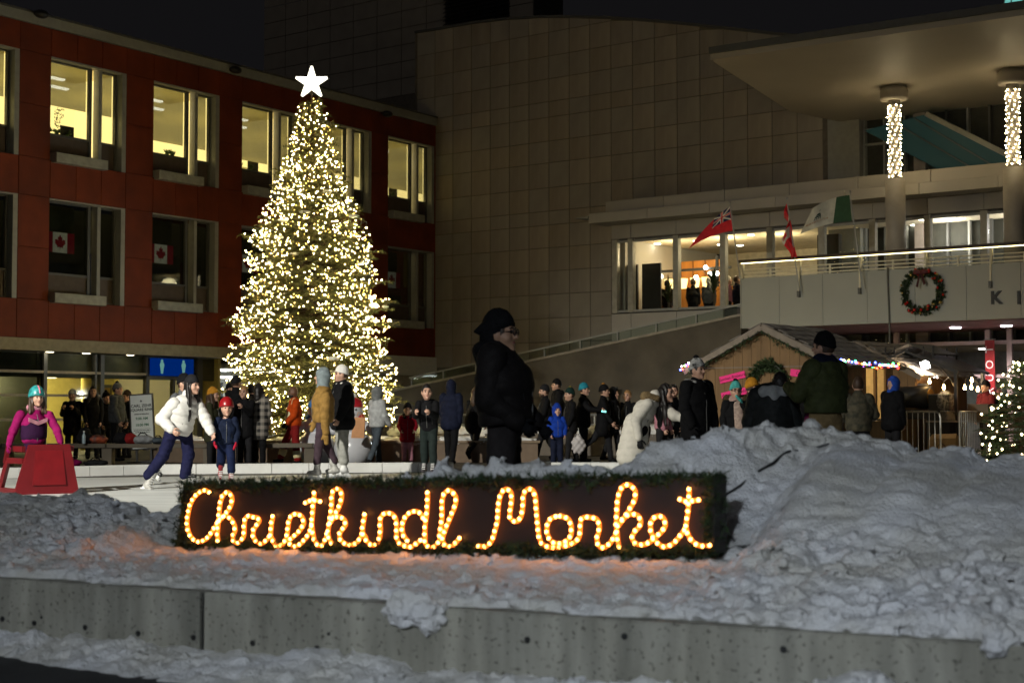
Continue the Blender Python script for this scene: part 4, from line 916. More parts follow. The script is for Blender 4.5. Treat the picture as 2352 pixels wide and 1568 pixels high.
MB().box(-.16, .16, -.008, .008, -.26, .26).build('cloth', M_white, kw); text('lettering', 'kw', .17, mat('letter_red', (.5, .03, .05)), kw, (0, -.012, -.02), .002)
tc_ = [(.11 * math.cos(t), .11 * math.sin(t)) for t in np.linspace(0, math.pi, 12)]
MB().prism([(x - .01, z + .10) for x, z in tc_], -.02, -.01).build('taco_shell', mat('taco_orange', (.65, .33, .04)), kw); MB().prism([(x * 1.12 + .01, z * 1.15 + .12) for x, z in tc_], -.0095, -.0085).build('taco_fill', mat('taco_dark', (.25, .06, .02)), kw)
pa, pb = GAZ.px(2030, 900, 1.5)[0], GAZ.px(2142, 900, 1.5)[0]; sp2 = frame_empty('stall_partition', GAZ); tag(sp2, 'warm lit wooden partition behind the smoker and kw banner', 'partition')
for k in range(7): MB().box(pa + (pb - pa) * k / 7 + .003, pa + (pb - pa) * (k + 1) / 7 - .003, 1.5, 1.53, 0, 2.02).build('plank', mat('partition_wood', (.34, .19, .07), .7, var=.2, vs=3, stretch=(3, 3, .4)), sp2)
MB().box(pa, pb, 1.535, 1.58, 1.1, 1.2).build('batten', M_trim, sp2)
# drum smoker
u, z = GAZ.px(2108, 912, .1); gr = empty('drum_smoker', tuple(GAZ.w(u, .1, 0)), GAZ.ang); tag(gr, 'black barrel smoker grill behind the steel barrier', 'grill')
dr = MB(); dr.tube([(-.42, 0, z), (.30, 0, z)], .27, 22); dr.build('barrel', M_black, gr, True); MB().tube([(.305, 0, z), (.32, 0, z)], .2, 20).build('end_rim', mat('brass_rim', (.35, .2, .04), .35, .8), gr)
MB().box(-.4, .28, -.05, .0, z + .27, z + .31).build('handle', M_alud, gr); MB().box(-.45, .35, -.25, .25, z - .5, z - .28).build('cabinet', M_black, gr)
for x in (-.4, .3): MB().box(x - .02, x + .02, -.2, .2, 0, z - .5).build('leg', M_black, gr)
MB().box(.36, .85, -.25, .25, .35, z + .05).build('side_box', M_black, gr); MB().box(.35, .86, -.27, .26, z + .052, z + .07).build('side_shelf', M_alu, gr)
# serving table with pot, box
u, z = GAZ.px(2176, 938, -.1); tb_ = empty('serving_table', tuple(GAZ.w(u, -.1, 0)), GAZ.ang); tag(tb_, 'trestle serving table carrying a steaming pot', 'table')
MB().box(-.4, 1.0, -.3, .3, .86, .9).build('table_top', M_trim, tb_)
for x in (-.35, .95):
    for y in (-.25, .25): MB().box(x - .02, x + .02, y - .02, y + .02, 0, .86).build('leg', M_alud, tb_)
pot = empty('cooking_pot', tuple(GAZ.w(u, -.1, .902)), GAZ.ang); tag(pot, 'steaming metal cooking pot on the serving table', 'pot')
MB().lathe([(.17, 0), (.18, .02), (.18, .20), (.19, .21), (.17, .212), (.165, .05)], 20).build('pot_body', mat('steel', (.55, .55, .53), .25, .9), pot, True)
for sx in (-1, 1): MB().tube([(sx * .18, -.04, .15), (sx * .23, 0, .15), (sx * .18, .04, .15)], .012, 6).build('handle', M_black, pot)
MB().tube([(.05, 0, .05), (.12, .02, .42)], .012, 6).build('ladle', M_trim, pot)
u2, z2 = GAZ.px(2248, 922, -.05); bx_ = empty('insulated_box', tuple(GAZ.w(u2, .05, .902)), GAZ.ang); tag(bx_, 'brown insulated serving box on the serving table', 'box')
MB().add([(-.26, -.2, 0), (.26, -.2, 0), (.26, .2, 0), (-.26, .2, 0), (-.22, -.18, .34), (.24, -.18, .34), (.24, .18, .34), (-.22, .18, .34)], [(0, 3, 2, 1), (4, 5, 6, 7), (0, 1, 5, 4), (1, 2, 6, 5), (2, 3, 7, 6), (3, 0, 4, 7)]).build('box', mat('box_brown', (.16, .10, .05), .5), bx_); MB().box(-.24, .26, -.2, .2, .342, .37).build('lid', mat('box_brown', (.16, .10, .05), .5), bx_)
u3, _ = GAZ.px(2166, 1020, -.8); cr = empty('paper_sack', tuple(GAZ.w(u3, -.7, 0)), GAZ.ang); tag(cr, 'pale brown paper charcoal sack with round print behind the barrier', 'sack')
MB().add([(-.36, -.18, 0), (.36, -.18, 0), (.36, .18, 0), (-.36, .18, 0), (-.31, -.15, .5), (.31, -.16, .52), (.30, .12, .52), (-.31, .12, .5), (-.27, -.04, .6), (.28, -.03, .62)], [(0, 3, 2, 1), (0, 1, 5, 4), (1, 2, 6, 5), (2, 3, 7, 6), (3, 0, 4, 7), (4, 5, 9, 8), (6, 7, 8, 9), (5, 6, 9), (7, 4, 8)]).build('sack', mat('kraft_paper', (.33, .22, .10), .8), cr)
MB().tube([(.09 * math.cos(t), -.19, .3 + .09 * math.sin(t)) for t in np.linspace(0, 6.28, 20)], .008, 5).build('print', M_black, cr)
# steam over the pot
st_m = bpy.data.materials.new('steam'); st_m.use_nodes = True; _t = st_m.node_tree; _t.nodes.remove(_t.nodes['Principled BSDF'])
pv = _t.nodes.new('ShaderNodeVolumePrincipled'); pv.inputs['Color'].default_value = (.9, .88, .85, 1)
nz1 = _t.nodes.new('ShaderNodeTexNoise'); nz1.inputs['Scale'].default_value = 9; nz1.inputs['Detail'].default_value = 3
mr = _t.nodes.new('ShaderNodeMapRange'); mr.inputs[1].default_value = .48; mr.inputs[2].default_value = .7; mr.inputs[3].default_value = 0; mr.inputs[4].default_value = 9
_t.links.new(nz1.outputs[0], mr.inputs[0]); _t.links.new(mr.outputs[0], pv.inputs['Density']); _t.links.new(pv.outputs[0], _t.nodes['Material Output'].inputs['Volume'])
sm = MB().ball(tuple(GAZ.w(u - .05, -.1, 1.33)), (.2, .2, .26), 16, 10).build('steam', st_m); tag(sm, 'white steam rising from the cooking pot', 'steam', kind='stuff')

# ---- steel crowd barriers
M_galv = mat('galvanised', (.42, .42, .40), .4, .6)
def barrier(a, b, n, label):
    a = np.array(a[:2]); b = np.array(b[:2]); L = np.linalg.norm(b - a); an = math.atan2(*(b - a)[::-1])
    e = empty('crowd_barrier', (a[0], a[1], 0), an); tag(e, label, 'barrier', 'steel crowd barriers by the gazebo')
    fr = [(0, 0, .18), (0, 0, .98), (.03, 0, 1.06), (.10, 0, 1.10), (L - .10, 0, 1.10), (L - .03, 0, 1.06), (L, 0, .98), (L, 0, .18)]
    MB().tube(fr, .019, 8).build('frame', M_galv, e); MB().tube([(0, 0, .2), (L, 0, .2)], .019, 8).build('bottom_rail', M_galv, e)
    for i in range(1, n): MB().tube([(L * i / n, 0, .2), (L * i / n, 0, 1.09)], .008, 6).build('bar', M_galv, e)
    for x in (.2, L - .2): MB().bar((x, -.3, .03), (x, .3, .03), .05, .02).build('foot', M_galv, e); MB().bar((x, 0, .03), (x, 0, .2), .03).build('foot_post', M_galv, e)
barrier(at_scale(1962, 110), at_scale(2160, 116), 16, 'steel crowd barrier behind the blue hooded person')
barrier(at_scale(2204, 120), at_scale(2270, 92), 18, 'steel crowd barrier turned edgewise beside the small lit tree')

# ================================================================== noise
def vnoise(x, y, seed=0):
    """smooth value noise on arrays"""
    xi = np.floor(x).astype(int); yi = np.floor(y).astype(int); fx = x - xi; fy = y - yi
    fx = fx * fx * (3 - 2 * fx); fy = fy * fy * (3 - 2 * fy)
    def h(a, b):
        n = (a * 374761393 + b * 668265263 + seed * 144665) & 0x7fffffff; n = ((n ^ (n >> 13)) * 1274126177) & 0x7fffffff
        return ((n ^ (n >> 16)) & 0xffff) / 65535.0
    return (h(xi, yi) * (1-fx) + h(xi+1, yi) * fx) * (1-fy) + (h(xi, yi+1) * (1-fx) + h(xi+1, yi+1) * fx) * fy
def fbm(x, y, o=4, seed=0, billow=False):
    t = 0; a = 1; s = 0
    for k in range(o):
        n = vnoise(x * 2**k + 13.7 * k, y * 2**k + 5.1 * k, seed + k) * 2 - 1
        if billow: n = 1 - 2 * np.abs(n)
        t = t + a * n; s += a; a *= .5
    return t / s
M_snow = mat('snow', (.80, .80, .82), .8, vs=2.3, bump=.9, bs=75, spec=.25, c2=(.66, .64, .59))
M_snowt = mat('branch_snow', (.8, .8, .78), .8, var=.04, vs=5, bump=.3, bs=30)

# ================================================================== CONCRETE WALL
Mw = bpy.data.materials.new('cast_concrete'); Mw.use_nodes = True; _n = Mw.node_tree; _P = _n.nodes['Principled BSDF']; _L = _n.links
_tc = _n.nodes.new('ShaderNodeTexCoord')
def _noise(sc, scale, det=5):
    m = _n.nodes.new('ShaderNodeMapping'); m.inputs['Scale'].default_value = sc; _L.new(_tc.outputs['Object'], m.inputs[0]); q = _n.nodes.new('ShaderNodeTexNoise'); q.inputs['Scale'].default_value = scale; q.inputs['Detail'].default_value = det; _L.new(m.outputs[0], q.inputs[0]); return q.outputs[0]
a_ = _noise((1, 1, .12), 9); b_ = _noise((1, 1, 1), 3); c_ = _noise((1, 1, 1), 45, 2)
r1 = _n.nodes.new('ShaderNodeValToRGB'); r1.color_ramp.elements[0].color = (.24, .235, .20, 1); r1.color_ramp.elements[1].color = (.50, .485, .42, 1); r1.color_ramp.elements[0].position = .3; r1.color_ramp.elements[1].position = .7; _L.new(a_, r1.inputs[0])
r2 = _n.nodes.new('ShaderNodeValToRGB'); r2.color_ramp.elements[0].color = (.62, .60, .54, 1); r2.color_ramp.elements[1].color = (1, 1, 1, 1); _L.new(b_, r2.inputs[0])
r3 = _n.nodes.new('ShaderNodeValToRGB'); r3.color_ramp.elements[0].color = (.25, .24, .22, 1); r3.color_ramp.elements[1].color = (1, 1, 1, 1); r3.color_ramp.elements[0].position = .33; r3.color_ramp.elements[1].position = .40; _L.new(c_, r3.inputs[0])
m1 = _n.nodes.new('ShaderNodeMixRGB'); m1.blend_type = 'MULTIPLY'; m1.inputs[0].default_value = 1; _L.new(r1.outputs[0], m1.inputs[1]); _L.new(r2.outputs[0], m1.inputs[2])
m2 = _n.nodes.new('ShaderNodeMixRGB'); m2.blend_type = 'MULTIPLY'; m2.inputs[0].default_value = .8; _L.new(m1.outputs[0], m2.inputs[1]); _L.new(r3.outputs[0], m2.inputs[2]); _L.new(m2.outputs[0], _P.inputs['Base Color'])
_P.inputs['Roughness'].default_value = .8
bp = _n.nodes.new('ShaderNodeBump'); bp.inputs['Strength'].default_value = .35; bp.inputs['Distance'].default_value = .01; _L.new(c_, bp.inputs['Height']); _L.new(bp.outputs[0], _P.inputs['Normal'])
cw = frame_empty('street_wall', WAL); tag(cw, 'low cast concrete street wall topped with snow under the lit sign', 'wall')
ju = WAL.px(460, 1400)[0]
for a, b in ((-9, ju - .012), (ju + .012, 14)):
    n = 1; MB().bev(a, b, 0, .38, -.3, ZW, .012).build('wall_section', Mw, cw)
MB().box(ju - .013, ju + .013, .03, .3, -.3, ZW - .01).build('joint', M_black, cw)
tie = MB().lathe([(.012, -.002), (.013, .004)], 12).mesh('tie_hole'); tie.materials.append(M_black)
for cx, cy_ in ((20, 375), (232, 403), (280, 365), (575, 432), (930, 472), (1303, 500), (1700, 538), (2132, 573), (2210, 475)):
    u, z = WAL.px(.3418 * cx, 1292 + .3418 * cy_); link('tie_hole', tie, None, cw, (u, -.001, z), (math.pi / 2, 0, 0), (1,) * 3 if cx not in (280, 2210) else (.6,) * 3)
for x, y in ((1212, 1508), (1435, 1500), (1800, 1530)): u, z = WAL.px(x, y - 40); link('tie_hole', tie, None, cw, (u, -.001, z), (math.pi / 2, 0, 0))

# ================================================================== SNOW
SIL = [(-400,1100),(-100,1118),(0,1127),(51,1124),(85,1126),(159,1130),(180,1119),(195,1126),(213,1124),(231,1139),(251,1137),(272,1144),(290,1155),(296,1172),(325,1176),(380,1168),(420,1160),(700,1140),(880,1110),(975,1092),(990,1084),(1009,1075),(1037,1073),(1050,1084),(1067,1073),(1083,1069),(1105,1076),(1125,1062),(1144,1060),(1166,1068),(1180,1069),(1207,1065),(1226,1068),(1243,1082),(1276,1079),(1309,1073),(1331,1075),(1347,1084),(1372,1079),(1414,1069),(1460,1057),(1493,1031),(1532,1021),(1570,1017),(1611,1008),(1625,997),(1653,994),(1675,987),(1708,986),(1743,984),(1790,986),(1806,994),(1823,988),(1839,975),(1867,973),(1886,986),(1916,988),(1927,999),(1952,997),(1991,1006),(2030,1019),(2079,1030),(2101,1043),(2126,1046),(2134,1030),(2167,1030),(2208,1031),(2236,1038),(2249,1054),(2277,1061),(2299,1050),(2352,1053),(2500,1060),(2900,1080)]
SIL = [(x, y + (16 if x < 410 else 0)) for x, y in SIL]
sx_, sy_ = np.array([p[0] for p in SIL], float), np.array([p[1] for p in SIL], float)
SIG = Frame((-1.829, 8.47), (.943, 7.0))
def sm(a, b, x): t = np.clip((x - a) / (b - a), 0, 1); return t * t * (3 - 2 * t)
ug = np.arange(-2.6, 6.6, .0155); vg = np.concatenate([np.arange(.012, 1.3, .013), np.arange(1.3, 2.9, .018), np.arange(2.9, 4.6, .05)])
def px_of(u, v):
    p = WAL.O[None, :] + np.outer(u, WAL.u) + np.outer(v, WAL.v); return 1176 + FPX * p[:, 0] / p[:, 1], p[:, 1]
# ridge distance from the wall for every column
x_r, _ = px_of(ug, np.full_like(ug, 1.9))
vr = np.interp(x_r, [-200, 300, 420, 1400, 1650, 1800, 2400], [1.9, 1.75, 1.65, 1.7, 2.0, 2.45, 2.5])
x_r, Y_r = px_of(ug, vr); ys = np.interp(x_r, sx_, sy_); zrg = 1.1 - (ys - 945) / FPX * Y_r
u_e = WAL.loc(np.append((SIG.O + SIG.u * 3.14)[:2], 0))[0]; u_s = WAL.loc(SIG.O)[0]
rt = sm(u_e + .0, u_e + .32, ug); lf_ = 1 - sm(u_s - .22, u_s - .02, ug); md = 1 - rt - lf_
sgb = np.interp(ug, [u_s, u_e], [.362, .425])                  # snow level at the foot of the sign
H = np.zeros((len(ug), len(vg)))
for i in range(len(ug)):
    zr1 = zrg[i]; k = vr[i]
    A = np.interp(vg, [0, .16, .35, .7, 1.0, 1.35, k], [.305, .335, .38, .42, .45, .49, zr1])
    B = np.interp(vg, [0, .16, .35, .9, 1.15, 1.35, k], [.305, .335, .352, sgb[i] - .01, sgb[i], .5, zr1])
    C = np.interp(vg, [0, .16, .45, .85, 1.0, 1.35, 1.9, k], [.31, .35, .42, .50, .56, .5 + .62 * (zr1 - .5), .5 + .86 * (zr1 - .5), zr1])
    h = A * lf_[i] + B * md[i] + C * rt[i]
    back = vg > k; h[back] = zr1 * (1 - sm(0, 1.35, vg[back] - k)) - .05 * sm(.6, 1.5, vg[back] - k)
    H[i] = h
U, Vv = np.meshgrid(ug, vg, indexing='ij'); RT = rt[:, None]; LF = lf_[:, None]; MD = md[:, None]; VR = vr[:, None]
n1 = fbm(U * 5, Vv * 5, 4, 3, True); n2 = fbm(U * 14, Vv * 14, 3, 11, True); n3 = fbm(U * 2.2, Vv * 2.2, 3, 21); n4 = fbm(U * 34, Vv * 34, 2, 31)
foot = 1 - sm(.85, 1.2, Vv)
crest = np.exp(-((Vv - VR) / .22) ** 2)
H = H + .012 * n1 * (MD + LF) + .03 * n3 * (RT * (1 - crest)) + .012 * n1 * RT
far = Vv > VR + 1.2; H = np.where(far, np.minimum(H, -.03), H)
def n3d(P, seed):
    I = np.floor(P).astype(np.int64); f = (P - I).astype(np.float32); f = f * f * (3 - 2 * f); out = 0
    for dx in (0, 1):
        for dy in (0, 1):
            for dz in (0, 1):
                n = ((I[:, 0] + dx) * 374761393 + (I[:, 1] + dy) * 668265263 + (I[:, 2] + dz) * 2147483647 + seed * 144665) & 0x7fffffff; n = ((n ^ (n >> 13)) * 1274126177) & 0x7fffffff
                h = ((n ^ (n >> 16)) & 0xffff).astype(np.float32) / 65535
                out = out + h * (f[:, 0] if dx else 1 - f[:, 0]) * (f[:, 1] if dy else 1 - f[:, 1]) * (f[:, 2] if dz else 1 - f[:, 2])
    return out * 2 - 1
def f3(P, o, seed, gain=.6):
    t = 0; a = 1.0; s_ = 0
    for k in range(o): t = t + a * n3d(P * 2 ** k + 7.3 * k, seed + k); s_ += a; a *= gain
    return t / s_
def bil(G, u, v):
    """bilinear lookup of a grid over (ug, vg)"""
    iu = np.clip((u - ug[0]) / (ug[1] - ug[0]), 0, len(ug) - 1.001); jv = np.interp(v, vg, np.arange(len(vg))); jv = np.clip(jv, 0, len(vg) - 1.001)
    i = iu.astype(int); j = jv.astype(int); a = iu - i; b = jv - j
    return G[i, j] * (1-a) * (1-b) + G[i+1, j] * a * (1-b) + G[i, j+1] * (1-a) * b + G[i+1, j+1] * a * b
def snow_patch(name, label, u0, u1, v0, v1, band, h, amp, hf_, edge=None, freq=6.0, oc=5, seed=70):
    def f(P):
        u, v, w_ = P[:, 0], P[:, 1], P[:, 2]; z = w_ + hf_(u, v)
        Q = np.stack([u * freq, v * freq, z * freq * 1.15], -1); A = amp(u, v); n = f3(Q, oc, seed); m = np.abs(n3d(Q * .6 + 31, seed + 9))
        d = w_ - A * (1.75 * n + .25 * (.45 - m))
        if edge is not None: d = np.maximum(d, edge(u, v) + A * .9 * n3d(Q * 1.7 + 11, seed + 20))
        return d
    V, F = surfnet(f, (u0, v0, -band), (u1, v1, band), h)
    z = V[:, 2] + hf_(V[:, 0], V[:, 1]); W_ = WAL.O[None, :] + np.outer(V[:, 0], WAL.u) + np.outer(V[:, 1], WAL.v); W_[:, 2] = z
    o = link(name, np_mesh(name, W_, F), M_snow); tag(o, label, 'snow', kind='stuff'); return o
hfun = lambda u, v: bil(H, u, v)
def amp_main(u, v):
    r = np.interp(u, ug, rt); l_ = np.interp(u, ug, lf_); m = 1 - r - l_; ft = 1 - sm(.8, 1.25, v); k = np.interp(u, ug, vr); cr = np.exp(-((v - k) / .25) ** 2)
    return m * (.025 + .008 * (1 - ft)) + l_ * .042 + r * (ft * .046 + (1 - ft) * .013) + cr * .026 * (1 - l_)
def front_edge(u, v): return (.03 + .09 * vnoise(u * 3.3, u * 0, 5) + .04 * vnoise(u * 13, u * 0, 9)) - v
snow_patch('snow_bank', 'crumbly snow on the ledge in front of the lit sign', -1.6, 5.6, .0, 1.32, .175, .0118, amp_main, hfun, front_edge, 16.0, 4)
snow_patch('snow_bank', 'ploughed snow heap rising behind and beside the lit sign', -2.4, 6.2, 1.25, 3.6, .175, .0168, amp_main, hfun, None, 15.0, 4)
# snow strip along the foot of the wall
u2 = np.arange(-2.5, 6.5, .016); v2 = np.arange(-.9, .02, .014); U2, V2 = np.meshgrid(u2, v2, indexing='ij')
wd_ = .25 + .10 * np.clip(U2, 0, 2.4) + .12 * (vnoise(U2 * 1.7, U2 * 0, 41) - .5) + .1 * vnoise(U2 * 6, U2 * 0, 43); t = np.clip(1 + V2 / wd_, 0, 1)
H2 = -.045 + .105 * t ** .7 * (.85 + .5 * vnoise(U2 * 2.1, U2 * 0, 47))
def h2f(u, v):
    iu = np.clip((u - u2[0]) / .016, 0, len(u2) - 1.001).astype(int); j = np.clip((v - v2[0]) / .014, 0, len(v2) - 1.001).astype(int); return H2[iu, j]
def amp_foot(u, v): return .034 * np.clip((h2f(u, v) + .045) / .06, 0, 1)
snow_patch('snow_strip', 'strip of old crumbled snow along the foot of the concrete wall', -.9, 4.6, -.8, .02, .12, .0125, amp_foot, h2f, None, 14.0, 4, 90)
def snow_lump(c, r, seed, name='snow_lump', label=None, cat=None, m=None):
    n, k = 44, 26; th_ = np.linspace(0, 2 * np.pi, n, endpoint=False); ph_ = np.linspace(0, np.pi, k); T, Ph = np.meshgrid(th_, ph_, indexing='ij')
    d = np.stack([np.sin(Ph) * np.cos(T), np.sin(Ph) * np.sin(T), np.cos(Ph)], -1)
    q = 1 + .28 * (fbm(d[..., 0] * 2 + 9, d[..., 2] * 2 + d[..., 1] * 2 + 9, 4, seed, True)) + .06 * fbm(d[..., 0] * 9 + 9, d[..., 2] * 9 + d[..., 1] * 7, 2, seed + 3)
    V = d * q[..., None] * np.asarray(r); idx = np.arange(n * k).reshape(n, k); nx = np.roll(idx, -1, 0)
    F = np.stack([idx[:, :-1], idx[:, 1:], nx[:, 1:], nx[:, :-1]], -1).reshape(-1, 4)
    o = link(name, np_mesh(name, V.reshape(-1, 3), F), m or M_snow, None, tuple(c)); o.rotation_euler = (0, 0, WAL.ang)
    if label: tag(o, label, cat)
    return o
def rough_lump(c, r, seed, label):
    r = np.array(r); f = lambda P: (np.sqrt(((P / r) ** 2).sum(1)) - 1) * r.min() - .030 * f3(P * 13, 4, seed) - .02 * f3(P * 34, 2, seed + 5)
    V, F = surfnet(f, -r * 1.5 - .03, r * 1.5 + .03, .0095); o = link('snow_clump', np_mesh('snow_clump', V, F), M_snow, None, tuple(c)); o.rotation_euler = (0, 0, WAL.ang); tag(o, label, 'snow clump')
u, z = WAL.px(955, 1412); rough_lump(WAL.w(u, .0, z + .012), (.155, .05, .075), 5, 'clump of snow stuck to the face of the concrete wall')
u, z = WAL.px(1975, 1568, -.2); rough_lump(WAL.w(u, -.2, z - .03), (.15, .10, .07), 9, 'loose snow chunk at the foot of the wall')
u, z = WAL.px(2285, 1500); rough_lump(WAL.w(u, .02, z + .05), (.06, .045, .075), 15, 'snow tongue hanging over the wall edge')
def catmull(P, per=14):
    P = [np.array(p, float) for p in P]; P = [2 * P[0] - P[1]] + P + [2 * P[-1] - P[-2]]; out = []
    for i in range(1, len(P) - 2):
        for k in range(per):
            t = k / per; a, b, c, d = P[i-1], P[i], P[i+1], P[i+2]
            out.append(.5 * (2*b + (c-a)*t + (2*a-5*b+4*c-d)*t*t + (3*b-3*c+d-a)*t**3))
    out.append(P[-2]); return out
# dark cable lying across the big heap
cpts = []
for x, y, v in ((1660, 1083, 1.62), (1700, 1062, 1.75), (1740, 1052, 1.9), (1775, 1046, 2.0), (1810, 1040, 2.1), (1850, 1028, 2.2), (1905, 1018, 2.25)):
    uu, zz_ = WAL.px(x, y, v); i = int(np.clip((uu - ug[0]) / .0155, 0, len(ug) - 1)); j = int(np.argmin(abs(vg - v))); cpts.append(WAL.w(uu, v, H[i, j] + .002 + .008 * math.sin(x * .05)))
tag(MB().tube(catmull(cpts, 6), .008, 6).build('black_cable', M_black), 'black cable lying half buried across the snow heap', 'cable')

# ================================================================== LIT SIGN
M_signb = mat('sign_board', (.013, .008, .0075), .6, var=.15, vs=4)
sg = frame_empty('lit_sign', SIG); tag(sg, 'long dark board lettered Christkindl Market in glowing amber rope light', 'sign')
TL, TR, BR2, BL2 = [SIG.px(*p) for p in ((420, 1114), (1640, 1096), (1640, 1272), (408, 1256))]
MB().prism([BL2, BR2, TR, TL], .0, .16).build('board', M_signb, sg)
V, F = [], []
def edge_needles(a, b, n, wdt, y0=-.03, y1=.17, L=.046):
    a = np.array([a[0], a[1]]); b = np.array([b[0], b[1]])
    for _ in range(n):
        t = random.random(); p = a * (1 - t) + b * t; c = np.array([p[0] + random.gauss(0, wdt), random.uniform(y0, y1), p[1] + random.gauss(0, wdt)])
        needles(V, F, c, np.random.normal(0, .5, 3) + np.array([0, -.15, .25]), L, .0035, 5, .7)
edge_needles((TL[0], TL[1] - .012), (TR[0], TR[1] - .012), 2400, .014); edge_needles((BL2[0], BL2[1] + .012), (BR2[0], BR2[1] + .012), 1500, .014, -.03, .02)
edge_needles((TL[0] + .02, TL[1]), (BL2[0] + .02, BL2[1]), 520, .018); edge_needles((TR[0] - .02, TR[1]), (BR2[0] - .02, BR2[1]), 300, .012)
tag(link('garland', np_mesh('garland', V, F, False), mat('garland_green', (.022, .045, .012), .7, var=.5, vs=20), sg), kind='stuff')
def crA(p): return ((600 + p[0] / 1.96) / 1.7415, (1850 + p[1] / 1.96) / 1.7415)
def crB(p): return ((1700 + p[0] / 1.809) / 1.7415, (1850 + p[1] / 1.809) / 1.7415)
STROKES = [
 (crA, [(470,232),(430,215),(385,235),(345,275),(315,335),(300,400),(292,460),(298,520),(320,575),(360,610),(400,617),(440,597),(470,567),(500,520),(530,472)]),
 (crA, [(535,610),(530,560),(535,490),(543,400),(552,320),(570,262),(600,232),(632,245),(645,292),(630,345),(605,385),(572,425),(545,455)]),
 (crA, [(553,440),(590,415),(632,435),(660,480),(668,530),(650,580),(660,615),(690,627),(722,600),(738,560),(740,490),(748,440),(770,415),(810,425),(845,430),(857,455),(840,485),(815,522),(810,570),(830,612),(870,632),(910,610),(940,575)]),
 (crA, [(965,418),(957,460),(950,520),(948,570),(965,605),(975,632),(1005,652),(1042,637),(1070,590),(1080,530),(1090,460),(1110,415),(1150,400),(1190,420),(1207,470),(1185,517),(1150,557),(1110,590),(1092,615),(1110,645),(1150,652),(1192,625),(1230,580),(1258,530),(1270,480)]),
 (crA, [(1290,235),(1283,290),(1279,350),(1275,410),(1270,480),(1277,540),(1290,600),(1320,645),(1350,650),(1375,605),(1390,555)]),
 (crA, [(1222,312),(1255,297),(1292,293),(1338,302)]),
 (crA, [(1425,630),(1405,592),(1397,545),(1405,480),(1415,420),(1425,340),(1427,260),(1440,217),(1470,203),(1500,230),(1502,280),(1485,340),(1460,390),(1438,430),(1415,470)]),
 (crA, [(1430,440),(1480,420),(1520,440),(1535,480),(1515,515),(1490,550),(1490,590),(1515,622),(1560,642),(1610,632),(1645,597),(1665,555)]),
 (crA, [(1685,403),(1677,450),(1670,500),(1668,545),(1690,580),(1702,615),(1740,642),(1780,632),(1800,590),(1808,520),(1805,460),(1820,410),(1860,393),(1905,405),(1930,450),(1935,520),(1935,580),(1955,627),(2000,650),(2050,657),(2090,632),(2125,605)]),
 (crA, [(2145,432),(2115,390),(2070,380),(2025,400),(1990,450),(1978,510),(1990,570),(2020,610)]),
 (crB, [(20,215),(20,250),(18,310),(12,380),(2,450),(0,520),(3,580),(25,605),(55,608),(85,595),(105,560),(110,500),(120,440),(125,370),(125,280),(140,225),(170,200),(205,215),(225,260),(215,320),(190,380),(165,440),(142,500),(128,550),(142,590),(175,605),(210,590),(252,543)]),
 (crB, [(390,600),(425,605),(460,595),(490,550),(510,480),(525,420),(530,340),(540,260),(560,210),(590,190),(620,210),(628,260),(620,330),(615,390),(640,420),(675,418),(700,375),(710,300),(715,230),(745,190),(780,200),(798,240),(805,310),(812,400),(820,480),(830,550),(860,595),(900,608),(950,612),(990,605),(1050,590),(1100,560),(1120,520),(1125,450),(1130,410),(1160,392),(1200,395),(1240,405),(1260,440),(1260,490),(1245,550),(1260,600),(1290,612),(1330,590),(1365,545),(1385,505)]),
 (crB, [(980,385),(1030,400),(1055,440),(1060,500),(1045,545),(1000,578),(950,582),(910,560),(885,510),(885,455),(910,405),(950,387)]),
 (crB, [(1405,605),(1395,560),(1390,500),(1385,450),(1388,380),(1392,300),(1400,240),(1425,180),(1455,160),(1490,165),(1520,200),(1520,260),(1490,320),(1460,370),(1425,420),(1398,455)]),
 (crB, [(1430,408),(1475,375),(1530,375),(1560,410),(1555,455),(1520,495),(1500,540),(1520,580),(1570,592),(1620,575),(1670,535),(1710,500),(1740,450),(1725,400),(1690,385),(1650,405),(1632,450),(1640,510),(1670,565),(1710,600),(1750,605),(1800,580),(1840,535),(1880,485)]),
 (crB, [(1912,190),(1912,240),(1908,300),(1903,360),(1895,410),(1890,460),(1905,520),(1945,575),(2000,600),(2062,595)]),
 (crB, [(1847,263),(1890,280),(1930,275),(1982,268)])]
G_rope = glow('rope_glow', (1, .19, .018), 2.6); G_amber = glow('rope_bulb', (1, .36, .07), 24)
bm_ = MB().ball((0, 0, 0), (.0082, .0082, .0082), 8, 6).mesh('bulb', True); bm_.materials.append(G_amber)
nb_ = 0; rest = MB()
for cv, pts in STROKES:
    uz = [SIG.px(*cv(p), -.018) for p in pts]; path = [np.array([a, -.018, b]) for a, b in catmull(uz)]
    L_ = [0]
    for a, b in zip(path, path[1:]): L_.append(L_[-1] + np.linalg.norm(b - a))
    rope = MB().tube(path[::2] + [path[-1]], .0098, 8).build('rope_light', G_rope, sg, True)
    n = max(2, int(round(L_[-1] / .0335))); A_ = np.array(path)
    for k in range(n + 1):
        d = L_[-1] * k / n; q = [np.interp(d, L_, A_[:, j]) for j in range(3)]; q[1] -= .0055
        if nb_ < 300: link('bulb', bm_, None, sg, tuple(q)); nb_ += 1
        else: rest.ball(q, .0082, 8, 6); nb_ += 1
tag(rest.build('bulbs', G_amber, sg, True), kind='stuff')

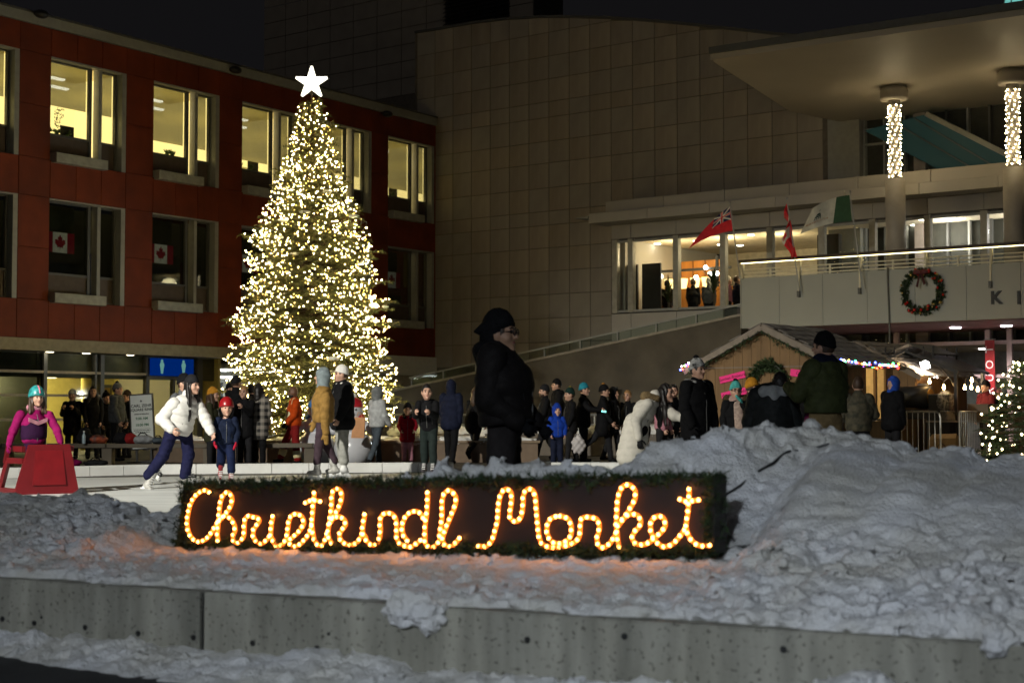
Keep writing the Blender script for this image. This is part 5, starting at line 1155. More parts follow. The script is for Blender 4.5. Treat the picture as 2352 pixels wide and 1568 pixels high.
# ================================================================== TREES
M_fir = mat('spruce_needles', (.12, .118, .03), .65, var=.45, vs=9)
M_bark = mat('bark', (.09, .055, .03), .9, bump=.5, bs=30)
def conifer(prof, H_, zb, lev, tw_k, nl, nw, dens, rng, wid=1.0):
    """returns needle mesh arrays, wood tubes, and outer branch points"""
    segs = []; wood = MB(); outer = []
    z = zb; a0 = 0
    while z < H_:
        Rr = np.interp(z, prof[0], prof[1]); nbr = max(4, int(5 + 5 * min(1, Rr))); a0 += 2.4
        for k in range(nbr):
            a = a0 + 2 * math.pi * k / nbr + rng.uniform(-.25, .25); L = Rr * rng.uniform(.72, 1.14) * (1 + .07 * math.sin(2 * a + z * 1.9) + .06 * math.sin(3 * a - z * 3.1)); zz0 = z + rng.uniform(-.5, .5) * lev
            up = np.interp(zz0 / H_, [0, .5, .85, 1], [-.10, .05, .35, .9]) ; d = np.array([math.cos(a), math.sin(a), 0])
            m = max(3, int(L / .14)); pts = []
            for i in range(m + 1):
                t = i / m; pts.append(d * L * t + np.array([0, 0, zz0 + L * (up * t - .22 * t * t + .16 * t ** 3)]))
            wood.tube(pts, [max(.006, .028 * (1 - i / m) * min(1.6, L)) for i in range(m + 1)], 4, False)
            for i in range(m):
                segs.append((pts[i], pts[i + 1])); t = (i + .5) / m
                if t < .15: continue
                l2 = tw_k * L * (1.05 - t) * rng.uniform(.6, 1.1) + .10
                for sd in (-1, 1):
                    s = np.cross(d, (0, 0, 1.)) * sd; e = d * .75 + s * .75 + np.array([0, 0, -.12 + rng.uniform(-.15, .1)]); e /= np.linalg.norm(e)
                    p0 = pts[i] + (pts[i + 1] - pts[i]) * rng.random(); segs.append((p0, p0 + e * l2 + np.array([0, 0, -.06 * l2])))
            for i in range(1, m + 1): outer.append((pts[i], i / m, L, d))
        z += lev
    A = np.array([s[0] for s in segs]); B = np.array([s[1] for s in segs]); ln = np.linalg.norm(B - A, axis=1); cnt = np.maximum(2, (ln * dens).astype(int)); I = np.repeat(np.arange(len(A)), cnt)
    t = np.random.rand(len(I), 1); C = A[I] * (1 - t) + B[I] * t; D = (B[I] - A[I]) / (ln[I, None] + 1e-9)
    N = D * .75 + np.random.normal(0, .55, C.shape); N /= np.linalg.norm(N, axis=1, keepdims=True); S = np.cross(N, np.random.normal(0, 1, C.shape)); S /= np.linalg.norm(S, axis=1, keepdims=True) + 1e-9
    l = nl * np.random.uniform(.6, 1.2, (len(I), 1)); V = np.stack([C - S * nw, C + S * nw, C + N * l], 1).reshape(-1, 3); F = np.arange(len(V)).reshape(-1, 3)
    return V, F, wood, outer
rng = random.Random(3)
TP = at_scale(712, 100)
zs = [.3, .6, 1.1, 1.6, 2.1, 2.75, 3.15, 3.55, 4.1, 4.6, 5.1, 5.5, 6.1, 6.6, 7.1, 7.6, 8.05, 8.35]
rs = [1.40, 1.72, 2.02, 2.04, 1.94, 1.80, 1.82, 1.60, 1.52, 1.50, 1.42, 1.20, .93, .74, .57, .42, .24, .05]
V, F, wood, outer = conifer((zs, rs), 8.3, .35, .15, .40, .082, .0105, 92, rng)
tr_ = empty('christmas_tree', tuple(TP)); tag(tr_, 'tall spruce Christmas tree covered in white lights beside the red building', 'tree')
link('crown', np_mesh('crown', V, F, False), M_fir, tr_)
wood.build('branches', M_bark, tr_); MB().tube([(0, 0, 0), (0, 0, 3), (0, 0, 6), (0, 0, 8.45)], [.16, .12, .07, .015], 10).build('trunk', M_bark, tr_)
# string lights
OV = np.array([(1,0,0),(-1,0,0),(0,1,0),(0,-1,0),(0,0,1),(0,0,-1)], float); OF = np.array(OCT)
def bulbs(P, r):
    n = len(P); V = (P[:, None, :] + OV[None] * r).reshape(-1, 3); F = (OF[None] + 6 * np.arange(n)[:, None, None]).reshape(-1, 3); return V, F
P = []; wires = MB(); chain = []
for p, t, L, d in outer:
    if t < .5 or t > .93: continue
    for k in range(2):
        if rng.random() < .85 * min(1, .6 + .9 * (.5 + .5 * math.sin(p[0] * 2.3 + p[2] * 3.1) * math.sin(p[1] * 2.7 - p[2] * 2.2))): P.append(p + np.array([rng.gauss(0, .045), rng.gauss(0, .045), rng.uniform(-.05, .06)]) + d * rng.uniform(-.05, .09) )
for k in range(40):                                           # sagging runs of cable between the branches
    z = .7 + 7.3 * (k / 40) ** 1.05; Rr = np.interp(z, zs, rs) * .93; ph = rng.uniform(0, 6.28); n = int(2 * math.pi * Rr / .105) + 4; run = []
    for i in range(n):
        a = ph + 2 * math.pi * i / n; rr = Rr * (1 + .07 * math.sin(5 * a + k)); q = np.array([rr * math.cos(a), rr * math.sin(a), z + .10 * math.sin(3 * a + k * 2) + .05 * math.sin(9 * a + k)]); run.append(q)
        if rng.random() < .72: P.append(q + np.array([rng.gauss(0, .03) for _ in range(3)]))
    wires.tube(run + [run[0]], .006, 3, False)
P = np.array(P); sl = empty('string_lights', tuple(TP)); tag(sl, 'thousands of tiny warm white lights strung over the tall tree', 'string lights')
cut = np.random.rand(len(P)); Pa, Pb = P[cut < .62], P[cut >= .62]
Vb, Fb = bulbs(Pa, .0125); tag(link('bulbs', np_mesh('bulbs', Vb, Fb, False), glow('tree_bulb', (1, .77, .34), 105), sl), kind='stuff')
Vb, Fb = bulbs(Pb, .0125); tag(link('bulbs', np_mesh('bulbs', Vb, Fb, False), glow('tree_bulb_dim', (1, .68, .15), 9), sl), kind='stuff')
wires.build('wire', mat('green_wire', (.02, .03, .015)), sl)
# snow pads on the branches
sn = MB(); cand = [o_ for o_ in outer if .6 < o_[1] < .95 and o_[2] > .9]; rng.shuffle(cand)
for p, t, L, d in cand[:70]:
    s = rng.uniform(.05, .15); sn.ball(p + np.array([0, 0, .05]), (s * rng.uniform(.7, 1.3), s * rng.uniform(.7, 1.3), s * .35), 10, 6)
tag(sn.build('branch_snow', M_snowt, None, True, tuple(TP)), 'small pads of snow lying on the tall tree branches', 'snow', kind='stuff')
star = empty('star_topper', (TP[0], TP[1] - .05, 8.70)); tag(star, 'glowing white five pointed star on the treetop', 'star')
pt = []
for k in range(10):
    a = math.pi / 2 + k * math.pi / 5; r = .385 if k % 2 == 0 else .165
    if k % 2 == 0: pt += [(r * math.cos(a + .06), r * math.sin(a + .06)), (r * math.cos(a - .06), r * math.sin(a - .06))][::-1]
    else: pt.append((r * math.cos(a), r * math.sin(a)))
b = MB(); n = len(pt); b.add([(x, -.03, z) for x, z in pt] + [(x, .03, z) for x, z in pt] + [(0, -.10, 0), (0, .10, 0)], [(i, (i + 1) % n, 2 * n) for i in range(n)] + [((i + 1) % n + n, i + n, 2 * n + 1) for i in range(n)] + [(i, i + n, (i + 1) % n + n, (i + 1) % n) for i in range(n)])
b.build('star_body', glow('star_glow', (1, .93, .72), 3.2), star); MB().tube([(0, 0, -.5), (0, 0, -.1)], .015, 6).build('stake', M_bark, star)
# planter round the tree
pl_ = empty('tree_planter', (TP[0], TP[1], 0)); tag(pl_, 'low brown planter bench with snow round the tall tree', 'planter')
MB().box(-3.2, 5.2, -1.95, -1.5, 0, .42).build('bench_front', mat('bench_brown', (.16, .11, .07), .7), pl_); MB().box(-3.25, 5.25, -2.0, -1.45, .422, .47).build('bench_cap', mat('bench_cap', (.22, .16, .1), .7), pl_)
MB().box(-3.2, 5.2, -1.49, 1.5, 0, .40).build('soil_bed', M_conc, pl_)
for k in range(26): snow_lump((TP[0] - 3 + 8 * k / 25 + rng.uniform(-.1, .1), TP[1] - 1.6 + rng.uniform(-.2, .6), .45), (rng.uniform(.2, .4), rng.uniform(.15, .3), rng.uniform(.05, .13)), 100 + k, 'planter_snow', m=M_snowt).parent = None
for o_ in [x for x in bpy.data.objects if x.name.startswith('planter_snow')]:
    o_.parent = pl_; o_.location = (o_.location[0] - TP[0], o_.location[1] - TP[1], o_.location[2]); o_.rotation_euler = (0, 0, 0)

# small lit tree at the edge
SP = at_scale(2345, 118); V, F, wood, outer = conifer(([.1, .5, 1.0, 1.5, 1.9, 2.15], [.85, .84, .68, .42, .2, .03]), 2.1, .12, .10, .42, .06, .007, 90, rng)
t2 = empty('small_christmas_tree', tuple(SP)); tag(t2, 'small dark Christmas tree with sparse star lights beside the barrier', 'tree')
link('crown', np_mesh('crown', V, F, False), mat('fir_needles', (.035, .075, .022), .65, var=.4, vs=9), t2); wood.build('branches', M_bark, t2); MB().tube([(0, 0, 0), (0, 0, 2.15)], [.05, .01], 8).build('trunk', M_bark, t2)
P = np.array([p + d * .03 for p, t, L, d in outer if t > .65 and rng.random() < .40]); sl = empty('string_lights', tuple(SP)); tag(sl, 'bright star lights on the small dark tree', 'string lights')
Vb, Fb = bulbs(P, .026); tag(link('bulbs', np_mesh('bulbs', Vb, Fb, False), glow('small_tree_bulb', (1, .78, .42), 24), sl), kind='stuff')
run = [np.array([np.interp(z, [.1, 1, 2.1], [.84, .66, .06]) * math.cos(z * 14), np.interp(z, [.1, 1, 2.1], [.84, .66, .06]) * math.sin(z * 14), z]) for z in np.linspace(.2, 2.1, 90)]; MB().tube(run, .006, 4).build('wire', M_black, sl)

# ================================================================== LAMP POSTS (outside the frame, they light rink and street)
def lamp_post(x, y, h, aim, power, size, colr, label, soft=.2):
    e = empty('lamp_post', (x, y, 0)); tag(e, label, 'lamp post', 'plaza lamp posts')
    MB().tube([(0, 0, -.1), (0, 0, h)], [.09, .06], 10).build('pole', M_alud, e)
    d = Vector((aim[0] - x, aim[1] - y, aim[2] - h)).normalized(); hx = Vector((d.x, d.y, 0)).normalized()
    MB().bar((0, 0, h), (hx.x * .5, hx.y * .5, h), .07).build('arm', M_alud, e)
    c = np.array([hx.x * .5, hx.y * .5, h]); dn = np.array(d); s = np.cross(dn, (0, 0, 1.)); s /= np.linalg.norm(s); t = np.cross(s, dn)
    MB().obox(c, s * .22, t * .16, dn * .07).build('lamp_head', M_alud, e); MB().obox(c + dn * .078, s * .19, t * .13, dn * .005).build('lens', glow('post_lens', (.95, 1, .97), 20), e)
    ld = bpy.data.lights.new('post_light', 'SPOT'); ld.energy = power; ld.spot_size = R(size); ld.spot_blend = .9; ld.color = colr; ld.shadow_soft_size = soft
    o = bpy.data.objects.new('post_light', ld); col.objects.link(o); o.parent = e; o.location = tuple(c + dn * .1); o.rotation_euler = d.to_track_quat('-Z', 'Y').to_euler()
lamp_post(-13.5, 6.0, 9.5, (-3.2, 25, 0), 27500, 47, (1, .97, .87), 'tall plaza lamp post lighting the ice')
lamp_post(-3.0, -4.5, 5.0, (.6, 7.0, .3), 2250, 70, (.80, .90, 1), 'street lamp post on the near pavement')

# ================================================================== PEOPLE
def cap(a, b, ra, rb, flat=None): return ('c', np.asarray(a, float), np.asarray(b, float), ra, rb, flat)
def ell(c, rad, ax): return ('e', np.asarray(c, float), np.asarray(rad, float), np.asarray(ax, float))
def sdf(prims, P, k):
    d = None
    for p in prims:
        if p[0] == 'c':
            a, b, ra, rb, fl = p[1:]; ab = b - a; t = np.clip(((P - a) @ ab) / (ab @ ab + 1e-9), 0, 1); q = P - (a + t[:, None] * ab)
            if fl is not None:
                l, s = fl; c = q @ l; q = q + np.outer(c * (1 / s - 1), l)
            e = np.sqrt((q * q).sum(1)) - (ra + (rb - ra) * t)
        else:
            q = (P - p[1]) @ p[3].T; kk = np.sqrt(((q / p[2]) ** 2).sum(1)); e = (kk - 1) * min(p[2]) * 1.15
        if d is None: d = e
        else: h = np.clip(.5 + .5 * (d - e) / k, 0, 1); d = d * (1 - h) + e * h - k * h * (1 - h)
    return d
def bounds(prims, pad):
    lo = np.full(3, 9e9); hi = -lo
    for p in prims:
        if p[0] == 'c':
            f_ = p[5][1] if p[5] is not None else 1; r = max(p[3], p[4]) * max(1, f_)
            for q in (p[1], p[2]): lo = np.minimum(lo, q - r); hi = np.maximum(hi, q + r)
        else: r = p[2].max(); lo = np.minimum(lo, p[1] - r); hi = np.maximum(hi, p[1] + r)
    return lo - pad, hi + pad
def skin(name, prims, m, parent, h, k=.03, disp=None, cut=None):
    def f(P):
        d = sdf(prims, P, k)
        if disp: d = d + disp(P)
        if cut: d = np.maximum(d, cut(P))
        return d
    lo, hi = bounds(prims, h * 2 + .02); V, F = surfnet(f, lo, hi, h)
    if len(V) == 0: return None
    return link(name, np_mesh(name, V, F), m, parent)
def cloth_m(n, c, rough=.8, var=.18): return mat('cloth_' + n, c, rough, var=var, vs=14, bump=.3, bs=60, spec=.12)
M_skin = {'light': mat('skin_light', (.52, .30, .21), .55, var=.06, vs=8), 'tan': mat('skin_tan', (.42, .24, .15), .55, var=.06, vs=8), 'brown': mat('skin_brown', (.16, .075, .04), .55, var=.06, vs=8)}
C_BLACK = cloth_m('black', (.007, .007, .008)); C_COAL = cloth_m('coal', (.016, .016, .018)); C_NAVY = cloth_m('navy', (.010, .013, .030)); C_GREY = cloth_m('grey', (.10, .105, .11)); C_DKBROWN = cloth_m('dark_brown', (.045, .03, .022))
M_eye = mat('eye', (.015, .012, .012), .25); M_lip = mat('lip', (.30, .10, .085), .5); M_blade = mat('skate_blade', (.75, .77, .75), .3, .3); M_hairb = mat('hair_black', (.012, .009, .008), .5, var=.3, vs=30); M_hairn = mat('hair_brown', (.05, .026, .014), .55, var=.3, vs=30); M_blond = mat('hair_blond', (.30, .16, .06), .6, var=.3, vs=30); M_hairg = mat('hair_white', (.6, .57, .5), .7)
Z3 = np.array([0, 0, 1.0])
def person(label, px_, s, yaw=0, H=1.75, z0=0.0, lean=0, hy=None, hp=0, arms=((8, 6, 15), (8, 6, 15)), legs=((0, 0), (0, 0)), J=None, jacket=None, jm=C_BLACK, hem=0.0, puff=.025, quilt=0.0, fat=1.0,
           hood=None, hm=None, trousers=C_COAL, flare=1.0, hat=None, pom=None, hair=None, hairlen=0, shoes='boot', sm_=None, glove=None, skin_='light', face=True, scarf=None, hs=1.0, group=None, extra=None, glasses=False, mit=False, yaw_feet=None, cat='person', beard=None, vox=None, zipm=None):
    if hat == 'beanie' and hair is None: hair = M_hairn
    q = H / 1.75; B = at_scale(px_, s, z0); e = empty('person', tuple(B)); tag(e, label, cat, group or 'people at the rink')
    f = np.array([math.sin(R(yaw)), -math.cos(R(yaw)), 0]); l = np.array([math.cos(R(yaw)), math.sin(R(yaw)), 0])
    hyw = yaw if hy is None else hy; hf = np.array([math.sin(R(hyw)), -math.cos(R(hyw)), 0]); hl = np.array([math.cos(R(hyw)), math.sin(R(hyw)), 0])
    up = math.cos(R(lean)) * Z3 + math.sin(R(lean)) * f
    lift = .09 if shoes == 'skate' else 0
    j = {'pelvis': np.array([0, 0, .95 * q])}; P0 = j['pelvis']
    for sd, (fw, bend) in zip('LR', legs):
        sg_ = 1 if sd == 'L' else -1; hp_ = P0 + l * sg_ * .088 * q - Z3 * .03 * q; d1 = -math.cos(R(fw)) * Z3 + math.sin(R(fw)) * f; kn = hp_ + d1 * .42 * q; a2 = fw - bend; d2 = -math.cos(R(a2)) * Z3 + math.sin(R(a2)) * f
        j['hip' + sd], j['kn' + sd], j['an' + sd] = hp_, kn + l * sg_ * .01, kn + d2 * .40 * q + l * sg_ * .015
    dz = .085 * q + lift - min(j['anL'][2], j['anR'][2])
    for k in j: j[k] = j[k] + Z3 * dz
    P0 = j['pelvis']; j['chest'] = P0 + up * .28 * q; j['neck'] = P0 + up * .52 * q; hu = math.cos(R(hp + lean * .5)) * Z3 + math.sin(R(hp + lean * .5)) * f
    j['head'] = j['neck'] + hu * (.06 * q + .105 * hs) + f * .02
    def conv(v): return np.array([(v[0] - px_) / s, v[2] if len(v) > 2 else 0.0, (945 - v[1]) / s + 1.1 - z0])
    J = J or {}
    for k in ('pelvis', 'chest', 'neck', 'head'):
        if k in J: j[k] = conv(J[k])
    if 'neck' in J and 'head' not in J: j['head'] = j['neck'] + hu * (.06 * q + .105 * hs) + f * .02
    sv = j['neck'] - j['pelvis']; sv = sv / np.linalg.norm(sv)
    for sd, (fw, out, bend) in zip('LR', arms):
        sg_ = 1 if sd == 'L' else -1; sh = j['neck'] - sv * .055 * q + l * sg_ * .165 * q * (1 + .25 * (fat - 1)); d1 = -math.cos(R(fw)) * Z3 + math.sin(R(fw)) * f + l * sg_ * math.sin(R(out)); d1 /= np.linalg.norm(d1); el = sh + d1 * .28 * q; a2 = fw + bend; d2 = -math.cos(R(a2)) * Z3 + math.sin(R(a2)) * f - l * sg_ * .25 * math.sin(R(bend)); d2 /= np.linalg.norm(d2)
        j['sh' + sd], j['el' + sd], j['ha' + sd] = sh, el, el + d2 * .25 * q
    for k, v in J.items():
        if k not in ('pelvis', 'chest', 'neck', 'head'): j[k] = conv(v)
    vb = 1.35 / (s * .4354); vb = min(max(vb, .012), .026); vb = vox or vb; puff = puff * (.6 + .4 * q); vh = min(max(vb * .55, .0075), .014)
    ax = np.array([hl, hf, Z3]); hc = j['head']; HR = np.array([.078, .098, .118]) * hs
    tv = sv if abs(sv[2]) > .3 else Z3
    sM = M_skin[skin_]
    # --- body: one continuous surface under the clothes
    r_ = q * fat
    bp_ = [cap(j['pelvis'], j['chest'], .115 * r_, .12 * r_, (l, 1.25)), cap(j['chest'], j['neck'] - sv * .06 * q, .12 * r_, .075 * q, (l, 1.35)), cap(j['neck'] - sv * .06, hc - Z3 * .03, .055 * q, .05 * q)]
    for sd in 'LR': bp_ += [cap(j['sh' + sd], j['el' + sd], .05 * q, .04 * q), cap(j['el' + sd], j['ha' + sd], .04 * q, .028 * q), cap(j['hip' + sd], j['kn' + sd], .08 * r_, .055 * q), cap(j['kn' + sd], j['an' + sd], .055 * q, .035 * q)]
    hd = [ell(hc, HR, ax), ell(hc + hf * .028 * hs - Z3 * .06 * hs, np.array([.056, .07, .062]) * hs, ax), cap(hc + hf * .088 * hs + Z3 * .012 * hs, hc + hf * .115 * hs - Z3 * .024 * hs, .011 * hs, .016 * hs), cap(hc + hf * .082 * hs + Z3 * .032 * hs - hl * .03 * hs, hc + hf * .082 * hs + Z3 * .032 * hs + hl * .03 * hs, .016 * hs, .016 * hs), cap(hc + hf * .082 * hs - Z3 * .10 * hs, hc + hf * .075 * hs - Z3 * .092 * hs, .022 * hs, .022 * hs),
          cap(hc - Z3 * .05, j['neck'] - sv * .03 * q, .052 * hs, .058 * q)]
    for sg_ in (-1, 1): hd += [ell(hc + hl * sg_ * .078 * hs - Z3 * .012, np.array([.014, .022, .034]) * hs, ax), ell(hc + hl * sg_ * .045 * hs + hf * .06 * hs - Z3 * .03 * hs, np.array([.026, .03, .03]) * hs, ax)]
    V1, F1 = surfnet(lambda P: sdf(bp_, P, .04), *bounds(bp_, .06), max(vb, .022)); sock = lambda P: np.maximum(sdf(hd, P, .018 * hs), -np.minimum(*[np.sqrt((((P - (hc + hl * sg_ * .031 * hs + hf * .098 * hs + Z3 * .012 * hs)) / (np.array([1.3, 1, 1])))**2).sum(1)) - .013 * hs for sg_ in (-1, 1)]))
    V2, F2 = surfnet(sock, *bounds(hd, .03), vh)
    link('body', np_mesh('body', np.concatenate([V1, V2]), np.concatenate([F1, F2 + len(V1)])), sM, e)
    if face:
        em = MB(); mm = MB()
        for sg_ in (-1, 1):
            em.ball(hc + hl * sg_ * .031 * hs + hf * .087 * hs + Z3 * .010 * hs, .0125 * hs, 8, 6); em.tube([hc + hl * sg_ * .014 * hs + hf * .099 * hs + Z3 * .033 * hs, hc + hl * sg_ * .034 * hs + hf * .097 * hs + Z3 * .038 * hs, hc + hl * sg_ * .052 * hs + hf * .086 * hs + Z3 * .032 * hs], .005 * hs, 5)
        em.build('eyes', M_eye, e, True)
        mm.tube([hc + hl * -.024 * hs + hf * .088 * hs - Z3 * .062 * hs, hc + hf * .099 * hs - Z3 * .060 * hs, hc + hl * .024 * hs + hf * .088 * hs - Z3 * .062 * hs], [.004 * hs, .009 * hs, .004 * hs], 6); mm.build('mouth', M_lip, e, True)
    if beard: skin('beard', [ell(hc + hf * .035 * hs - Z3 * .075 * hs, np.array([.066, .075, .055]) * hs, ax)], beard, e, vh, cut=lambda P: -((P - hc) @ hf - .01) - 0 * P[:, 0])
    if glasses:
        gm = MB()
        for sg_ in (-1, 1): gm.tube([hc + hl * (sg_ * .033 + .026 * math.cos(t)) * hs + hf * .112 * hs + Z3 * (.008 + .021 * math.sin(t)) * hs for t in np.linspace(0, 6.283, 13)], .0035, 5); gm.tube([hc + hl * sg_ * .06 * hs + hf * .108 * hs + Z3 * .01, hc + hl * sg_ * .084 * hs + Z3 * .01], .003, 4)
        gm.build('glasses', M_black, e)
    # --- trousers
    tp = [cap(j['pelvis'] + sv * .08 * q, j['pelvis'] - Z3 * .02, .125 * r_, .13 * r_, (l, 1.2))]
    for sd in 'LR': tp += [cap(j['hip' + sd], j['kn' + sd], .098 * r_, .074 * q * (.5 + .5 * flare)), cap(j['kn' + sd], j['an' + sd] + Z3 * (.03 + lift * .9), .074 * q * (.5 + .5 * flare), .064 * q * flare)]
    sd0 = int(abs(px_)) ; fold = lambda P: .013 * np.abs(n3d(P * np.array([9, 9, 15.]) + sd0, 3)) - .004 + .004 * n3d(P * 31 + sd0, 5)
    if trousers: skin('trousers', tp, trousers, e, vb, .025, fold)
    # --- jacket
    if jm:
        jp = [cap(j['pelvis'] + sv * (.02 * q - min(0, hem) * 0), j['chest'], (.128 + puff) * r_, (.132 + puff) * r_, (l, 1.22)), cap(j['chest'], j['neck'] - sv * .09 * q, (.13 + puff) * r_, (.082 + puff) * q, (l, 1.42)), cap(j['neck'] - sv * .07, j['neck'] + hu * .03 * q, .085 * q, .075 * q)]
        if hem > 0: jp.append(cap(j['pelvis'] + sv * .05, j['pelvis'] - Z3 * hem * q + (j['anL'] + j['anR'] - 2 * P0)[0] * .12 * np.array([1, 0, 0]), (.13 + puff) * r_, (.15 + puff) * r_, (l, 1.15)))
        slv = {}
        for sd in 'LR': fk = q * (.45 + .55 * min(fat, 1.3)); slv[sd] = [cap(j['sh' + sd], j['el' + sd], (.064 + puff * .62) * fk, (.054 + puff * .6) * fk), cap(j['el' + sd], j['el' + sd] * .06 + j['ha' + sd] * .94, (.054 + puff * .6) * fk, (.040 + puff * .45) * fk)]
        if quilt: dsp = lambda P: .004 * np.sin(P[:, 0] * 31 + P[:, 2] * 13) - quilt * np.abs(np.sin((P @ sv) * math.pi / (.105 * q))) ** .55
        else: dsp = lambda P: .016 * np.abs(n3d(P * np.array([8, 8, 12.]) + sd0, 7)) - .005 + .005 * n3d(P * 29 + sd0, 8)
        hz = j['pelvis'] - (sv if hem <= 0 else Z3) * (.075 + (hem + .06 if hem > 0 else hem)) * q; hn = sv if hem <= 0 else Z3
        jo = skin('jacket', jp, jm, e, vb, .022, dsp, lambda P: -((P - hz) @ hn))
        for sd in 'LR':
            ad_ = j['ha' + sd] - j['sh' + sd]; ad_ = ad_ / np.linalg.norm(ad_)
            sq = (lambda P, a=ad_: -quilt * .7 * np.abs(np.sin((P @ a) * math.pi / (.095 * q))) ** .55) if quilt else (lambda P, a=ad_: .015 * np.abs(n3d(P * 11 + np.outer((P @ a) * 9, a) + sd0, 9)) - .005)
            skin('sleeve', slv[sd], jm, e, vb * .9, .02, sq)
        if s > 100:
            def onsurf(o, d):
                for r in np.linspace(.35, .03, 60):
                    if sdf(jp, (o + d * r)[None, :], .022)[0] < 0: return o + d * (r + .006)
                return o + d * .15
            sp_ = [onsurf(hz + (j['neck'] - hz) * t_, f) for t_ in np.linspace(.08, .86, 7)]
            MB().tube(sp_, .006 * q, 5).build('zip', zipm or M_alud, e)
            for sg_ in (-1, 1):
                o_ = hz + (j['neck'] - hz) * .2; d_ = f * .8 + l * sg_ * .6; d_ /= np.linalg.norm(d_); a_ = onsurf(o_, d_); b_ = onsurf(o_ + sv * .11 * q, d_); MB().tube([a_, b_], .005 * q, 4).build('pocket', zipm or M_black, e)
    # --- hands
    for sd in 'LR':
        w_ = j['ha' + sd]; d = w_ - j['el' + sd]; d = d / np.linalg.norm(d); sg_ = 1 if sd == 'L' else -1
        inn = -l * sg_; inn = inn - d * (inn @ d); inn /= np.linalg.norm(inn) + 1e-9; wv = np.cross(d, inn)
        if wv @ f < 0: wv = -wv
        k_ = q * (1.12 if glove else 1.0); hp2 = [cap(w_ - d * .01, w_ + d * .075 * k_, .024 * k_, .034 * k_, (inn, .62))]
        if mit: hp2 += [cap(w_ + d * .06 * k_, w_ + d * .15 * k_ + inn * .02, .042 * k_, .034 * k_, (inn, .7)), cap(w_ + d * .03 * k_ + wv * .03 * k_, w_ + d * .09 * k_ + wv * .06 * k_, .018 * k_, .016 * k_)]
        else:
            for n_, (o_, ln) in enumerate(((-.030, .062), (-.010, .076), (.011, .080), (.031, .070))):
                b0 = w_ + d * .078 * k_ + wv * o_ * k_; b1 = b0 + (d * .85 + inn * .4) * ln * .55 * k_; hp2 += [cap(b0, b1, .0098 * k_, .0092 * k_), cap(b1, b1 + (d * .35 + inn * .9) * ln * .55 * k_, .0092 * k_, .0078 * k_)]
            t0 = w_ + d * .03 * k_ + wv * .028 * k_; hp2 += [cap(t0, t0 + (d * .6 + wv * .7 + inn * .3) * .04 * k_, .0125 * k_, .0105 * k_), cap(t0 + (d * .6 + wv * .7 + inn * .3) * .04 * k_, t0 + (d * 1.15 + wv * .75 + inn * .9) * .045 * k_, .0105 * k_, .009 * k_)]
        skin('hand' if not glove else 'glove', hp2, glove or sM, e, max(.0075, vb * .42), .008)
        if glove: skin('cuff', [cap(w_ - d * .045, w_ + d * .005, (.044 + puff * .35) * q, .038 * q)], glove, e, max(.01, vb * .6))
    # --- shoes
    smt = sm_ or C_BLACK
    for sd in 'LR':
        a = j['an' + sd]; sdn = j['kn' + sd] - a; sdn /= np.linalg.norm(sdn); fy = yaw if yaw_feet is None else yaw_feet[0 if sd == 'L' else 1]; ff = np.array([math.sin(R(fy)), -math.cos(R(fy)), 0]); fv = ff - sdn * (ff @ sdn); fv /= np.linalg.norm(fv) + 1e-9
        if abs(sdn[2]) > .93: fv = ff
        so = a - sdn * .045 * q; pr = [cap(a + sdn * (.16 if shoes == 'skate' else .09), a - sdn * .02, .054 * q, .054 * q), cap(so - fv * .035 * q, so + fv * .13 * q - sdn * .008, .046 * q, .038 * q)]
        sh_ = skin('skate' if shoes == 'skate' else 'boot', pr, smt, e, max(.011, vb * .7), .03)
        if shoes == 'skate':
            lat = np.cross(fv, sdn); base = so - sdn * .055 * q; hb = MB()
            for o_ in (-.05, .10): hb.obox(base + fv * o_ * q, fv * .035, lat * .012, sdn * .035)
            hb.obox(base - sdn * .03 + fv * .03 * q, fv * .15 * q, lat * .009, sdn * .012); hb.build('blade_holder', M_white, sh_); MB().obox(base - sdn * .05 + fv * .03 * q, fv * .155 * q, lat * .003, sdn * .012).build('blade', M_blade, sh_)
            lc = MB()
            for k in range(5): c0 = a + fv * (.058 - .0 * k) * q + sdn * (.10 - .035 * k) * q + fv * (.012 * k); lc.tube([c0 - lat * .028, c0 + fv * .006, c0 + lat * .028], .006, 5)
            lc.build('laces', M_white, sh_)
    # --- hair, hats, hoods
    if hair: 
        hpr = [ell(hc - hf * .012 + Z3 * .014, HR * np.array([1.09, 1.07, 1.07]), ax)]
        front = hc + hf * .052 * hs
        def hcut(P): return np.minimum((P - front) @ hf - .004 - np.maximum(0, ((P - hc) @ Z3 - .055 * hs) * 3.0), 1) 
        if hairlen == 0: skin('hair', hpr, hair, e, vh, .02, lambda P: .003 * np.sin(P[:, 0] * 160) * np.sin(P[:, 2] * 130), lambda P: np.maximum(hcut(P), -((P - hc) @ Z3 + .055 * hs)))
        else:
            for sg_ in (-1, 1):
                hpr += [cap(hc + hl * sg_ * .07 * hs + Z3 * .02 - hf * .02, hc + hl * sg_ * .095 * hs - Z3 * .16 + hf * .015, .035, .045), cap(hc + hl * sg_ * .095 * hs - Z3 * .16 + hf * .015, hc + hl * sg_ * .12 - Z3 * (.16 + hairlen) + hf * .05, .045, .018)]
            hpr += [cap(hc - hf * .06, hc - hf * .09 - Z3 * .2, .07, .07), cap(hc - hf * .09 - Z3 * .2, hc - hf * .10 - Z3 * (.18 + hairlen), .07, .03)]
            skin('hair', hpr, hair, e, vh * 1.2, .03, lambda P: .006 * np.sin(P[:, 0] * 120 + P[:, 1] * 80) + .004 * np.sin(P[:, 2] * 40), lambda P: np.where((P - hc) @ Z3 > -.13, hcut(P), -1))
